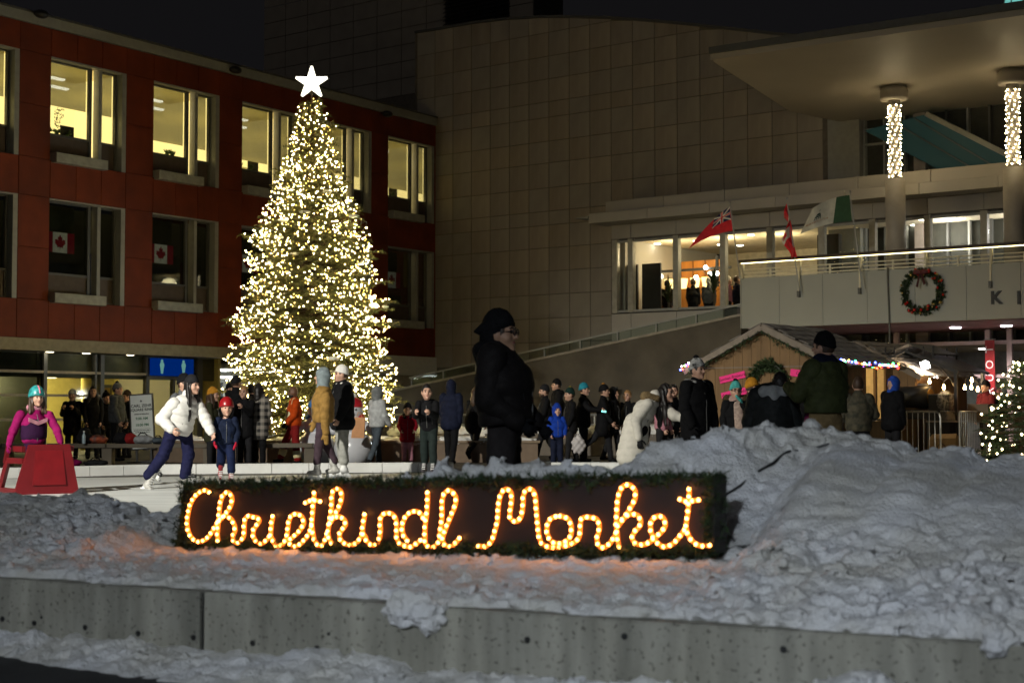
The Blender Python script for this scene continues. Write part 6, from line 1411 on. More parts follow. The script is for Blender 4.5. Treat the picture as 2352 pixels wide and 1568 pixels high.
    if hat == 'beanie':
        tilt = Z3 - hf * .30; tilt /= np.linalg.norm(tilt); bs_ = hc + Z3 * .018 * hs
        skin('hat', [ell(hc + Z3 * .03 * hs - hf * .012, HR * np.array([1.20, 1.17, 1.20]), ax)], hm, e, vh, .02, lambda P: .003 * np.sin(np.arctan2((P - hc) @ hl, (P - hc) @ hf) * 34), lambda P: -((P - bs_) @ tilt - 0))
        b0 = bs_ + tilt * .02; skin('hat_cuff', [ell(b0 - hf * .010, np.array([.102, .122, .036]) * hs, np.array([hl, np.cross(tilt, hl), tilt]))], hm, e, vh, .02)
        if pom: skin('pompom', [ell(hc + Z3 * .165 * hs - hf * .02, np.array([.04, .04, .04]) * hs, ax)], pom, e, vh, disp=lambda P: .006 * np.sin(P[:, 0] * 190) * np.sin(P[:, 2] * 170))
    if hat == 'helmet':
        skin('helmet', [ell(hc + Z3 * .035 * hs - hf * .01, HR * np.array([1.50, 1.42, 1.34]), ax)], hm, e, vh, cut=lambda P: -((P - hc - Z3 * .018 * hs) @ (Z3 - hf * .18)))
        st = MB()
        for sg_ in (-1, 1): st.tube([hc + hl * sg_ * .1 * hs + Z3 * .03, hc + hl * sg_ * .075 * hs - Z3 * .09 * hs + hf * .03, hc - Z3 * .135 * hs + hf * .045], .006, 5)
        st.build('chin_strap', C_BLACK, e)
    if hood == 'up':
        hole = hc + hf * .145 * hs - Z3 * .015
        skin('hood', [ell(hc + Z3 * .01 - hf * .018, HR * np.array([1.38, 1.30, 1.28]), ax), cap(hc - Z3 * .09 - hf * .02, j['neck'] - sv * .02, .095 * hs, .11 * q)], hm or jm, e, vh * 1.1, .03, lambda P: .004 * np.sin(P[:, 2] * 60 + P[:, 0] * 40), lambda P: -(np.sqrt((((P - hole) @ ax.T / np.array([.075, .085, .108]) / hs) ** 2).sum(1)) - 1) * .07)
    if hood == 'down':
        b0 = j['neck'] - f * .07 * q - Z3 * .01; skin('hood', [cap(b0 - l * .09 * q, b0 + l * .09 * q, .062 * q, .062 * q), cap(b0 - l * .10 * q, j['neck'] + f * .05 * q - l * .075 * q, .055 * q, .035 * q), cap(b0 + l * .10 * q, j['neck'] + f * .05 * q + l * .075 * q, .055 * q, .035 * q), cap(b0 - f * .03, b0 - f * .03 - Z3 * .13, .07 * q, .03 * q)], hm or jm, e, vb, .03)
    if hood == 'fur':
        b0 = j['neck'] + Z3 * .01; skin('fur_hood', [cap(b0 - f * .10 * q - l * .10 * q, b0 - f * .1 * q + l * .10 * q, .07 * q, .07 * q), cap(b0 - l * .14 * q - f * .06, b0 + f * .06 - l * .08 * q - Z3 * .03, .06 * q, .05 * q), cap(b0 + l * .14 * q - f * .06, b0 + f * .06 + l * .08 * q - Z3 * .03, .06 * q, .05 * q)], hm or jm, e, max(vh, .011), .03, lambda P: .012 * np.sin(P[:, 0] * 150) * np.sin(P[:, 2] * 140 + P[:, 1] * 120))
    if scarf: skin('scarf', [cap(j['neck'] + hu * .02 - l * .06, j['neck'] + hu * .02 + l * .06, .085 * q, .085 * q)] , scarf, e, vb, .02, fold)
    return e, j
def LOBS(x):
    p = LOB.w(LOB.px(x, 680, 1.4)[0], 1.4, 4); return FPX / (p[1] * math.cos(TH) + (p[2] - 1.1) * math.sin(TH))
C_WHITE = cloth_m('white', (.72, .70, .66), .55, .05); C_CREAM = cloth_m('cream', (.70, .66, .57), .6, .06); C_TAN = cloth_m('tan', (.27, .155, .042)); C_GREEN = cloth_m('olive', (.055, .065, .025), .6); C_KHAKI = cloth_m('khaki', (.30, .21, .10)); C_BLUE = cloth_m('royal_blue', (.008, .04, .30)); C_RED = cloth_m('red', (.25, .006, .015)); C_PINK = cloth_m('magenta', (.21, .005, .075)); C_LPINK = cloth_m('pale_pink', (.40, .18, .22)); C_TEAL = cloth_m('turquoise', (.02, .22, .30)); C_MINT = cloth_m('mint', (.07, .36, .33)); C_MUST = cloth_m('mustard', (.45, .20, .02)); C_ORANGE = cloth_m('hi_vis_orange', (.5, .06, .006)); C_DRED = cloth_m('dark_red', (.20, .012, .012)); C_LGREY = cloth_m('light_grey', (.38, .39, .39)); C_SLATE = cloth_m('slate', (.06, .075, .09)); C_PLUM = cloth_m('plum', (.055, .035, .045)); C_PURP = cloth_m('deep_purple', (.025, .006, .03))
M_skgrey = mat('skate_grey', (.40, .39, .36), .5, var=.3, vs=20); M_skblack = mat('skate_black', (.03, .03, .03), .4)
# ---- skaters on the ice
ew, jw = person('woman skating in a white puffer jacket, navy trousers and black beanie', 408, 160, 60, 1.70, hy=62, jm=C_WHITE, puff=.045, quilt=.016, vox=.013, hat='beanie', hm=C_COAL, hair=M_hairb, hairlen=.34, trousers=cloth_m('deep_navy', (.010, .011, .04)), flare=1.25, shoes='skate', sm_=M_skgrey,
    J={'pelvis': (410, 985), 'chest': (420, 945), 'neck': (430, 912), 'head': (441, 886), 'hipL': (424, 990, .08), 'knL': (432, 1045, .06), 'anL': (424, 1108, .05), 'hipR': (398, 990, -.08), 'knR': (378, 1046, -.08), 'anR': (345, 1108, -.06), 'shR': (405, 928, -.15), 'elR': (378, 962, -.2), 'haR': (405, 985, -.3), 'shL': (446, 926, .12), 'elL': (468, 962, .1), 'haL': (484, 992, .05)}, yaw_feet=(70, 45))
person('skater in grey jacket and black trousers behind the woman in white', 410, 150, 60, 1.56, hy=60, face=False, lean=10, jm=C_GREY, hat='beanie', hm=C_BLACK, trousers=C_BLACK, shoes='skate', sm_=M_skblack, arms=((30, 10, 40), (-25, 25, 40)), legs=((15, 10), (-20, 15)))
eg, jg = person('girl in magenta jacket and teal helmet leaning on the red skating aid', 82, 168, 38, 1.24, hy=38, hs=.93, fat=1.22, jm=C_PINK, puff=.03, hat='helmet', hm=mat('helmet_teal', (.025, .22, .22), .35, var=.5, vs=26), hair=M_hairn, hairlen=.04, trousers=C_PURP, shoes='skate', sm_=C_BLACK, glove=C_PINK, scarf=C_LPINK,
    J={'head': (84, 914), 'neck': (80, 940), 'chest': (78, 972), 'pelvis': (78, 1010), 'shR': (52, 952, -.1), 'elR': (38, 990, -.15), 'haR': (36, 1022, -.28), 'shL': (108, 952, .08), 'elL': (132, 990, 0), 'haL': (146, 1015, -.12)})
# chest panels of her jacket
ch_ = MB(); c0 = jg['chest']; fz = np.array([math.sin(R(38)), -math.cos(R(38)), 0]); lz = np.array([math.cos(R(38)), math.sin(R(38)), 0])
skin('dark_panel', [cap(c0 - Z3 * .16, c0 - Z3 * .03, (.147), .149, (lz, 1.22))], C_PURP, eg, .014)
for sg_ in (-1, 1): MB().obox(c0 + fz * .148 + lz * sg_ * .062 + Z3 * (.025 + .0), lz * .066 + Z3 * .026 * sg_, fz * .012, Z3 * .026).build('chest_stripe', C_LPINK, eg)
skin('helmet_stripe', [ell(jg['head'] + Z3 * .035, (.03, .128, .146), np.array([[math.cos(R(38)), math.sin(R(38)), 0], fz, Z3]))], mat('helmet_pink', (.75, .16, .25), .4), eg, .009, cut=lambda P: -((P - jg['head']) @ Z3 - .06))
person('boy in red helmet, navy jacket and red gloves skating', 520, 158, 12, 1.13, hy=20, hs=.92, fat=1.2, flare=1.45, jm=cloth_m('blue_navy', (.008, .013, .032)), puff=.03, hat='helmet', hm=mat('helmet_red', (.3, .008, .012), .3), trousers=cloth_m('mid_navy', (.007, .012, .04)), shoes='skate', sm_=mat('skate_red', (.30, .02, .03), .5), glove=cloth_m('glove_red', (.32, .012, .03)), mit=True, arms=((5, 14, 25), (0, 30, 30)), legs=((22, 18), (-18, 25)))
et, jt = person('man in tan jacket and grey hood skating past the tree', 742, 143, -88, 1.70, hy=-90, jm=C_TAN, puff=.05, hood='up', hm=cloth_m('hood_grey', (.19, .23, .24)), trousers=C_PLUM, shoes='skate', sm_=M_skgrey, glove=C_TAN, mit=True, fat=1.02, hair=M_hairb,
    legs=((8, 4), (-8, 10)), J={'elL': (750, 955, -.24), 'haL': (752, 993, -.22), 'shL': (750, 912, -.17)})
person('man in long black parka and white beanie behind the tan jacket', 786, 138, -60, 1.76, hy=-70, jm=C_BLACK, puff=.06, hem=.10, hood='down', hat='beanie', hm=C_WHITE, trousers=cloth_m('stone_grey', (.32, .32, .29)), flare=1.35, shoes='skate', sm_=M_white, legs=((4, 6), (-3, 4)))
person('boy in black jacket bending forward on skates near the board gap', 985, 139, -10, 1.44, hy=10, lean=16, jm=C_BLACK, puff=.03, hair=M_hairb, hood='down', trousers=cloth_m('black_green', (.015, .022, .02)), flare=1.2, shoes='skate', sm_=mat('skate_dark', (.05, .04, .045), .4), arms=((35, 8, 70), (35, 8, 70)), legs=((10, 14), (-4, 4)))
person('tall person in navy hooded coat walking by the board gap', 1036, 110, 160, 1.76, jm=C_NAVY, puff=.05, hem=.08, hood='up', trousers=C_BLACK, legs=((10, 6), (-8, 10)), face=False, arms=((5, 8, 15), (-8, 8, 15)))
# ---- the large dark figure close by
eb, jb = person('large man in black padded coat, beanie and glasses behind the snow bank', 1158, 330, 78, 1.80, hy=72, hs=1.06, fat=1.03, hem=-.04, jm=cloth_m('coat_black', (.014, .012, .012), .7), puff=.05, quilt=.010, hood='down', hat='beanie', hm=C_BLACK, glasses=True, skin_='tan', trousers=cloth_m('char_brown', (.028, .024, .024)), flare=1.6, glove=C_BLACK, arms=((12, 4, 35), (-4, 6, 55)),
    J={'head': (1148, 766), 'neck': (1140, 803), 'chest': (1158, 880), 'pelvis': (1162, 962)})
hb_ = jb['head']; skin('hat_tail', [cap(hb_ + np.array([-.045, 0, .04]), hb_ + np.array([-.175, .0, .015]), .104, .012)], C_BLACK, eb, .011)
hfb = np.array([math.sin(R(72)), -math.cos(R(72)), 0]); skin('hat_neck', [ell(hb_ - hfb * .03 - Z3 * .01, (.098, .10, .135), np.eye(3)), cap(hb_ - hfb * .05, hb_ - hfb * .06 - Z3 * .16, .09, .10)], C_BLACK, eb, .011, cut=lambda P: (P - hb_) @ hfb + .012)
# ---- right hand group
ec, jc = person('woman bending in a long cream quilted coat with fur hood', 1478, 170, 70, 1.66, hy=60, hp=12, lean=38, jm=C_CREAM, puff=.032, quilt=.010, fat=.88, vox=.013, hood='fur', hm=cloth_m('fur_brown', (.20, .14, .07)), hair=M_hairb, hairlen=.26, trousers=C_BLACK, glove=C_COAL,
    J={'pelvis': (1462, 985), 'chest': (1482, 940), 'neck': (1502, 912), 'head': (1530, 903), 'shL': (1518, 928, .1), 'elL': (1546, 954, -.12), 'haL': (1580, 964, -.2), 'shR': (1486, 928, -.14), 'elR': (1458, 965, -.2), 'haR': (1464, 1006, -.24), 'knL': (1470, 1050, .06), 'knR': (1450, 1055, -.06), 'anL': (1440, 1110, .06), 'anR': (1420, 1105, -.06)})
Pq = jc['pelvis']; skin('coat_skirt', [cap(Pq + np.array([0, 0, .08]), Pq + np.array([-.06, 0, -.36]), .145, .185, (np.array([1., 0, 0]), 1.12))], C_CREAM, ec, .013, .02, lambda P: -.010 * np.abs(np.sin(P[:, 2] * math.pi / .1)) ** .55)
person('young man in long black coat and patterned black and white beanie', 1600, 174, 35, 1.78, hy=45, jm=C_BLACK, puff=.055, hem=.28, hood='down', hat='beanie', hm=mat('beanie_pattern', (.015, .015, .017), .8, c2=(.6, .6, .58), vs=16), pom=C_BLACK, hair=M_hairb, trousers=C_BLACK, glove=C_BLACK, arms=((6, 10, 18), (6, 10, 18)))
es, js = person('woman with turquoise beanie and mittens holding a checked scarf to her face', 1690, 146, 5, 1.52, hy=5, jm=C_BLACK, puff=.05, hem=.15, hat='beanie', hm=C_MINT, pom=C_BLACK, glasses=True, trousers=C_BLACK, glove=C_MINT, mit=True, scarf=cloth_m('scarf_pink', (.45, .30, .26)), arms=((2, 12, 10), (2, 12, 10)), J={'elL': (1722, 955, -.15), 'haL': (1700, 925, -.26)})
nk = js['neck']; skin('scarf_end', [cap(nk + np.array([.01, -.17, -.06]), nk + np.array([.05, -.20, -.62]), .07, .09, (np.array([0, 1., 0]), .4))], mat('scarf_check', (.46, .34, .27), .8, c2=(.28, .2, .17), vs=9, stretch=(3, .2, 3)), es, .016)
skin('fur_collar', [cap(nk + np.array([-.13, .02, .03]), nk + np.array([.13, .02, .03]), .075, .075)], cloth_m('fur_dark', (.06, .045, .02)), es, .014, disp=lambda P: .012 * np.sin(P[:, 0] * 140) * np.sin(P[:, 2] * 130))
person('person in mustard beanie half hidden by the dark bomber jacket', 1726, 142, 95, 1.60, hy=100, jm=C_COAL, hat='beanie', hm=C_MUST, trousers=C_BLACK, glove=C_MUST)
person('person in dark bomber jacket with pale grey hood seen from behind', 1775, 222, 175, 1.76, hy=170, hp=25, face=False, lean=10, jm=cloth_m('bomber_black', (.022, .024, .024), .5), puff=.05, hood='down', hm=C_LGREY, hair=M_hairb, trousers=C_DKBROWN, arms=((12, 14, 10), (8, 12, 10)), J={'neck': (1776, 898), 'head': (1792, 884)})
person('man in olive bomber jacket, black beanie and khaki trousers seen from behind', 1896, 230, -150, 1.74, z0=.13, hy=-125, jm=C_GREEN, puff=.06, hem=-.10, hat='beanie', hm=C_BLACK, trousers=C_KHAKI, fat=1.0, flare=1.25, arms=((20, 22, 85), (25, 24, 70)), scarf=C_NAVY)
person('person in blue hood, long black coat and jeans facing the gazebo', 2050, 124, 120, 1.74, hy=-60, face=False, jm=C_BLACK, puff=.06, hem=.05, hood='up', hm=cloth_m('hood_blue', (.02, .07, .36)), trousers=C_COAL, arms=((4, 6, 12), (4, 6, 12)))
person('person in camouflage jacket half hidden behind the olive jacket', 1972, 150, 170, 1.62, face=False, jm=mat('camo', (.10, .085, .05), .8, c2=(.03, .03, .018), vs=12), puff=.05, hair=M_hairn, trousers=C_COAL, arms=((10, 20, 60), (10, 20, 60)))
person('person in black coat facing the man in the olive jacket', 1846, 146, 60, 1.72, hy=70, jm=C_BLACK, hair=M_hairn, trousers=C_COAL, arms=((30, 8, 60), (30, 8, 60)))
person('cook in grey beanie bent behind the black smoker', 2104, 98, 10, 1.60, lean=20, hp=30, jm=C_COAL, hat='beanie', hm=C_LGREY, group='people at the stalls')
person('person in dark red coat and black beanie at the serving box', 2266, 100, -60, 1.80, jm=cloth_m('wine', (.10, .012, .015)), hat='beanie', hm=C_BLACK, group='people at the stalls', face=False)
person('person in pink beanie and black coat beside the small lit tree', 2292, 98, 20, 1.62, jm=C_BLACK, hat='beanie', hm=cloth_m('dusty_pink', (.35, .13, .17)), group='people at the stalls')
person('vendor in dark clothes inside the lit hut opening', 2018, 100, -30, 1.62, jm=C_BLACK, hair=M_hairb, group='people at the stalls')
# ---- crowd behind the ice
CW = 'people walking behind the ice'
person('child in bright blue hooded jacket standing by the white board', 1279, 113, 8, 1.18, hs=.94, hy=12, fat=1.25, flare=1.4, jm=C_BLUE, puff=.035, hood='up', hat='beanie', hm=C_BLUE, trousers=C_NAVY, arms=((10, 14, 25), (10, 14, 25)), group=CW)
person('child in red coat, fur hood and pale pink trousers', 936, 108, 6, 1.20, hs=.95, fat=1.2, skin_='tan', jm=C_RED, puff=.035, hem=.14, hood='fur', hm=C_BLACK, hat='beanie', trousers=C_LPINK, flare=1.2, arms=((15, 16, 45), (15, 16, 45)), group=CW)
person('person in black coat with grey beanie walking left past the child in blue', 1252, 104, -80, 1.70, hat='beanie', hm=C_COAL, beard=M_hairn, arms=((15, 8, 20), (-12, 8, 20)), legs=((20, 8), (-16, 14)), group=CW)
person('tall man in black coat and black beanie behind the grey beanie', 1280, 98, -75, 1.86, hat='beanie', hm=C_BLACK, hood='down', group=CW)
person('person in dark coat and pompom hat carrying a pale plastic bag', 1310, 106, -70, 1.58, hem=.12, hat='beanie', hm=cloth_m('dark_teal', (.01, .03, .025)), pom=cloth_m('pom_olive', (.12, .10, .03)), legs=((12, 8), (-10, 8)), group=CW)
person('person in turquoise beanie and black coat holding a lit phone', 1340, 104, 75, 1.70, hem=.05, hat='beanie', hm=C_TEAL, arms=((40, 4, 45), (40, 4, 45)), group=CW)
person('person striding in black coat and brown pompom beanie', 1386, 104, 80, 1.68, hem=.22, hat='beanie', hm=C_BLACK, pom=cloth_m('pom_brown', (.30, .14, .03)), legs=((14, 6), (-30, 20)), arms=((-12, 6, 10), (14, 6, 20)), group=CW)
person('person in dark parka with pale shoulder strap', 1408, 103, 60, 1.62, hem=.15, hood='up', face=False, legs=((10, 6), (-10, 10)), group=CW)
person('blond boy in black jacket walking behind the cream coat', 1442, 102, -20, 1.56, hy=-25, hair=M_blond, legs=((8, 6), (-8, 6)), group=CW)
person('person with rucksack walking away behind the large man', 1092, 105, 150, 1.64, face=False, hair=M_hairn, hairlen=.12, legs=((18, 8), (-22, 30)), group=CW)
person('person in pale pink jacket behind the cream coat', 1520, 122, 60, 1.50, hy=60, jm=C_LPINK, hair=M_hairb, group=CW)
person('person in dark jacket with a white carrier bag behind the cream coat', 1548, 120, -10, 1.60, jm=C_COAL, hair=M_hairb, group=CW)
# ---- around the tree
TG = 'people round the tree'
person('person in mustard beanie and dark green coat beside the boy in red helmet', 487, 118, 80, 1.52, hy=80, jm=cloth_m('moss', (.035, .035, .018)), hem=.25, hat='beanie', hm=C_MUST, hair=M_hairn, hairlen=.1, group=TG)
person('man in black jacket and dark beanie with his back to the tree', 541, 112, 150, 1.82, face=False, jm=C_BLACK, puff=.04, hat='beanie', hm=C_COAL, group=TG)
person('blond woman in black coat looking down with a white cup', 563, 114, -20, 1.60, hy=-10, hp=15, jm=C_BLACK, hem=.2, hair=M_blond, arms=((30, 6, 95), (8, 6, 10)), group=TG)
person('person with dark hair behind the checked coat', 578, 110, 170, 1.66, face=False, jm=C_BLACK, hair=M_hairb, group=TG)
M_plaid = bpy.data.materials.new('plaid_wool'); M_plaid.use_nodes = True; _t = M_plaid.node_tree; _p = _t.nodes['Principled BSDF']; _p.inputs['Roughness'].default_value = .9
_c = _t.nodes.new('ShaderNodeTexCoord'); mx_ = None; sp = _t.nodes.new('ShaderNodeSeparateXYZ'); _t.links.new(_c.outputs['Object'], sp.inputs[0]); outs = []
for axn in ('X', 'Z'):
    m_ = _t.nodes.new('ShaderNodeMath'); m_.operation = 'MULTIPLY'; m_.inputs[1].default_value = 46; _t.links.new(sp.outputs[axn], m_.inputs[0]); s_ = _t.nodes.new('ShaderNodeMath'); s_.operation = 'SINE'; _t.links.new(m_.outputs[0], s_.inputs[0]); g_ = _t.nodes.new('ShaderNodeMath'); g_.operation = 'GREATER_THAN'; g_.inputs[1].default_value = .1; _t.links.new(s_.outputs[0], g_.inputs[0]); outs.append(g_)
ad = _t.nodes.new('ShaderNodeMath'); ad.operation = 'ADD'; _t.links.new(outs[0].outputs[0], ad.inputs[0]); _t.links.new(outs[1].outputs[0], ad.inputs[1]); dv = _t.nodes.new('ShaderNodeMath'); dv.operation = 'MULTIPLY'; dv.inputs[1].default_value = .5; _t.links.new(ad.outputs[0], dv.inputs[0])
rp_ = _t.nodes.new('ShaderNodeValToRGB'); rp_.color_ramp.elements[0].color = (.30, .27, .23, 1); rp_.color_ramp.elements[1].color = (.02, .02, .02, 1); _t.links.new(dv.outputs[0], rp_.inputs[0]); _t.links.new(rp_.outputs[0], _p.inputs['Base Color'])
person('woman in black and cream checked coat with dark hair', 594, 113, 165, 1.66, face=False, jm=M_plaid, puff=.05, hem=.24, hair=M_hairb, hairlen=.05, trousers=C_BLACK, group=TG)
ev, jv = person('man in orange hi-vis jacket and dark red trousers walking left', 676, 110, -70, 1.62, skin_='brown', jm=C_ORANGE, puff=.04, trousers=C_DRED, flare=1.2, legs=((-2, 4), (24, 8)), arms=((10, 8, 30), (-5, 8, 30)), beard=M_hairb, glove=C_BLACK, group=TG)
cv_ = jv['chest']; fo = np.array([math.sin(R(-70)), -math.cos(R(-70)), 0]); lo_ = np.array([math.cos(R(-70)), math.sin(R(-70)), 0]); M_hv = mat('reflective_tape', (.62, .55, .30), .4)
for sg_ in (-1, 1): skin('tape', [cap(cv_ + lo_ * sg_ * .09 + Z3 * .22 + fo * .02, cv_ + lo_ * sg_ * .09 - Z3 * .14 + fo * .14, .045, .045, (fo, 1.0))], M_hv, ev, .016)
for sd in 'LR': skin('tape', [cap(jv['an' + sd] * .7 + jv['kn' + sd] * .3, jv['an' + sd] * .55 + jv['kn' + sd] * .45, .085, .085)], M_hv, ev, .016)
person('person in grey and white padded jacket carrying a paper bag', 866, 112, 130, 1.60, hy=120, face=False, jm=cloth_m('grey_white', (.42, .43, .43)), puff=.05, quilt=.01, hood='up', hm=cloth_m('mid_grey', (.17, .18, .18)), trousers=C_SLATE, legs=((12, 6), (-14, 10)), arms=((15, 8, 20), (10, 8, 30)), group=TG)
# ---- silhouettes by the washrooms
LG = 'people waiting by the washrooms'
person('person in grey knit hat and black coat before the yellow washroom wall', 166, 98, 0, 1.58, jm=C_BLACK, puff=.06, hem=.2, hat='beanie', hm=C_LGREY, trousers=C_COAL, arms=((30, 6, 95), (30, 6, 95)), group=LG)
person('woman in long black coat with long dark hair by the washroom doors', 213, 98, 20, 1.68, jm=C_BLACK, hem=.35, hair=M_hairb, hairlen=.25, group=LG)
person('man in grey jacket and striped pompom hat seen from the side', 268, 102, 80, 1.72, jm=cloth_m('dull_grey', (.06, .065, .068)), puff=.05, hood='down', hat='beanie', hm=mat('striped_hat', (.02, .02, .02), .9, c2=(.25, .25, .24), vs=3, stretch=(.1, .1, 9)), pom=C_BLACK, trousers=C_BLACK, group=LG)
person('person in black coat behind the striped pompom hat', 243, 96, 40, 1.52, jm=C_BLACK, hat='beanie', hm=C_BLACK, pom=C_BLACK, group=LG)
person('person in dark coat and brown hat left of the rink sign', 292, 96, -40, 1.56, jm=C_BLACK, hem=.2, hat='beanie', hm=C_DKBROWN, group=LG)
person('tall man in dark coat beside the bright passage', 527, 104, 30, 1.70, jm=C_BLACK, hat='beanie', hm=C_BLACK, group=LG)
# ---- guests inside the lobby
GG = 'guests inside the lobby'
for x, lab, m_, hr_ in ((1532, 'guest in black behind the lobby plant', C_BLACK, M_hairb), (1592, 'guest with dark hair at the lobby bar', C_COAL, M_hairn), (1628, 'white haired guest in grey at the lobby bar', C_GREY, M_hairg), (1672, 'white haired guest in a dull pink jumper', cloth_m('dull_pink', (.35, .14, .17)), M_hairg), (1692, 'guest in dark blue beside the pink jumper', C_NAVY, M_hairn)):
    person(lab, x, LOBS(x), 160 if x < 1650 else 100, 1.55, z0=3.6, jm=m_, hair=hr_, face=False, group=GG)

# ================================================================== SMALL THINGS
# red plastic skating aid
a0 = at_scale(106, 168); sa = empty('skating_aid', (a0[0] + .16, a0[1] - .42, 0), R(30)); tag(sa, 'red plastic skating aid pushed by the girl in magenta', 'skating aid')
M_aid = mat('red_plastic', (.125, .004, .007), .42, var=.1, vs=5, spec=.5)
fr_ = [(-.43, 0, 0), (.42, 0, 0), (.30, .05, .66), (-.24, .05, .66)]; bk = [(-.43, .10, 0), (.42, .10, 0), (.30, .12, .66), (-.24, .12, .66)]
MB().add(fr_ + bk, [(0, 1, 2, 3), (7, 6, 5, 4), (0, 3, 7, 4), (1, 5, 6, 2), (3, 2, 6, 7), (0, 4, 5, 1)]).build('front_panel', M_aid, sa)
MB().add([(-.20, -.012, .12), (.24, -.012, .12), (.20, .035, .58), (-.16, .035, .58), (-.20, .02, .12), (.24, .02, .12), (.20, .06, .58), (-.16, .06, .58)], [(0, 1, 2, 3), (0, 3, 7, 4), (1, 5, 6, 2), (3, 2, 6, 7), (0, 4, 5, 1)]).build('raised_panel', mat('red_plastic_bright', (.15, .004, .007), .4), sa)
def strap_(nm, pts, wd, th=.05):
    for a_, b_ in zip(pts, pts[1:]): MB().bar(a_, b_, th, wd).build(nm, M_aid, sa)
for x, dx in ((-.30, -.06), (.34, .04)):
    strap_('side_handle', [(x, .10, .60), (x + dx * 1.5, .62, .60)], .075); strap_('side_rail', [(x, .10, .44), (x + dx * 1.6, .58, .44)], .075)
    strap_('handle_end', [(x + dx * 1.5, .62, .63), (x + dx * 2, .66, .40)], .07); strap_('rear_leg', [(x + dx * 1.6, .60, .43), (x + dx * 2.6, .78, .02)], .085); strap_('runner', [(x + dx * .5, .06, .035), (x + dx * 2.6, .80, .035)], .07)
# rink hours sign
r0 = at_scale(332, 106); rs_ = empty('rink_sign', (r0[0], r0[1], 0), R(-4)); rs_.rotation_euler = (0, R(-3.5), R(-4)); tag(rs_, 'white rink hours board headed Carl Zehr Square Rink', 'sign')
zA, zB = (945 - 1029) / 106 + 1.1, (945 - 907) / 106 + 1.1; hw_ = .235
MB().bev(-hw_ - .03, hw_ + .03, 0, .05, zA - .03, zB + .03, .008).build('frame', M_black, rs_); MB().box(-hw_, hw_, -.004, -.001, zA, zB).build('panel', mat('sign_white', (.70, .74, .70), .5, var=.02), rs_)
M_tg = mat('sign_dark', (.03, .045, .04)); M_tgr = mat('sign_green', (.03, .16, .07)); Hs = zB - zA
for s_, y_, sz, m_ in (('CARL ZEHR', .80, .088, M_tg), ('SQUARE RINK', .725, .080, M_tg), ('HOURS OF OPERATION', .645, .030, M_tg), ('9:00 AM', .56, .078, M_tgr), ('-', .50, .05, M_tg), ('10:00 PM', .44, .078, M_tgr)): text('lettering', s_, sz, m_, rs_, (0, -.007, zA + Hs * y_), .001, bold=.002)
MB().prism([(-.03, zA + Hs * .875), (.03, zA + Hs * .875), (0, zA + Hs * .915)], -.008, -.005).build('emblem', M_tg, rs_)
for k, (y_, w_) in enumerate(((.34, .19), (.305, .16), (.24, .14), (.15, .19), (.115, .14))):
    x = -w_
    while x < w_: d = random.uniform(.012, .05); MB().box(x, min(x + d, w_), -.007, -.005, zA + Hs * y_ - .008, zA + Hs * y_ + .008).build('fine_print', M_tg, rs_); x += d + .01
for y_ in (.37, .20): MB().box(-.2, .2, -.007, -.005, zA + Hs * y_ - .002, zA + Hs * y_ + .002).build('rule', M_tg, rs_)
for x in (-.16, .16): MB().box(x - .02, x + .02, .01, .05, 0, zA).build('leg', M_black, rs_)
MB().box(-.3, .3, -.25, .3, 0, .03).build('foot', M_black, rs_)

# low bench behind the left boards, with bags
bb0 = at_scale(250, 112); bch = empty('low_bench', (bb0[0], bb0[1], 0), R(3)); tag(bch, 'long low grey bench behind the rink boards carrying bags', 'bench')
for k in range(4): MB().bev(-4.2 + 2.1 * k, -2.12 + 2.1 * k, -.22, .22, .36, .45, .01).build('seat_slab', M_conc, bch)
for k in range(5): MB().box(-4.1 + 2.05 * k - .1, -4.1 + 2.05 * k + .1, -.18, .18, 0, .36).build('leg', M_conc, bch)
def bag(px_, w_, h_, m_, lab, z=.45, dy=-.02, cat='bag'):
    p = at_scale(px_, 112.5); e = empty('bag', (p[0], p[1] + dy, z)); tag(e, lab, cat, 'bags left by the rink')
    skin('bag_body', [ell((0, 0, h_ * .5), (w_ / 2, .13, h_ / 2), np.eye(3)), cap((-w_ * .3, 0, h_ * .3), (w_ * .3, 0, h_ * .3), h_ * .32, h_ * .32)], m_, e, .018, .03, lambda P: .008 * np.sin(P[:, 0] * 40) * np.sin(P[:, 2] * 50))
    MB().tube([(-w_ * .2, -.03, h_ * .9), (-w_ * .1, -.05, h_ * 1.25), (w_ * .1, -.05, h_ * 1.25), (w_ * .2, -.03, h_ * .9)], .012, 6).build('strap', C_BLACK, e)
bag(226, .40, .18, mat('bag_orange', (.33, .06, .018), .6, c2=(.03, .02, .02), vs=9), 'orange and black sports bag on the low bench'); bag(196, .26, .34, C_BLACK, 'upright black bag beside the orange bag'); bag(280, .3, .24, C_BLACK, 'black rucksack under the striped pompom hat'); bag(300, .26, .22, C_DRED, 'dark red bag on the low bench'); bag(330, .5, .17, cloth_m('bag_grey', (.22, .23, .24)), 'grey holdall under the rink hours board'); bag(365, .3, .13, C_SLATE, 'small slate coloured bag on the bench end')
bag(180, .4, .15, C_PINK, 'magenta bag on the ground by the boards', .0, -.45); bag(235, .5, .14, C_COAL, 'dark bag on the ground with a pale shoe', .0, -.45)
p = at_scale(199, 112.5); bt = empty('water_bottle', (p[0] + .0, p[1] - .18, .45)); tag(bt, 'clear water bottle standing on the low bench', 'bottle'); MB().lathe([(.035, 0), (.038, .02), (.038, .16), (.015, .21), (.015, .24)], 12).build('bottle', mat('clear_plastic', (.35, .45, .5), .2), bt, True); MB().lathe([(.018, .235), (.018, .26)], 10).build('cap', M_white, bt)

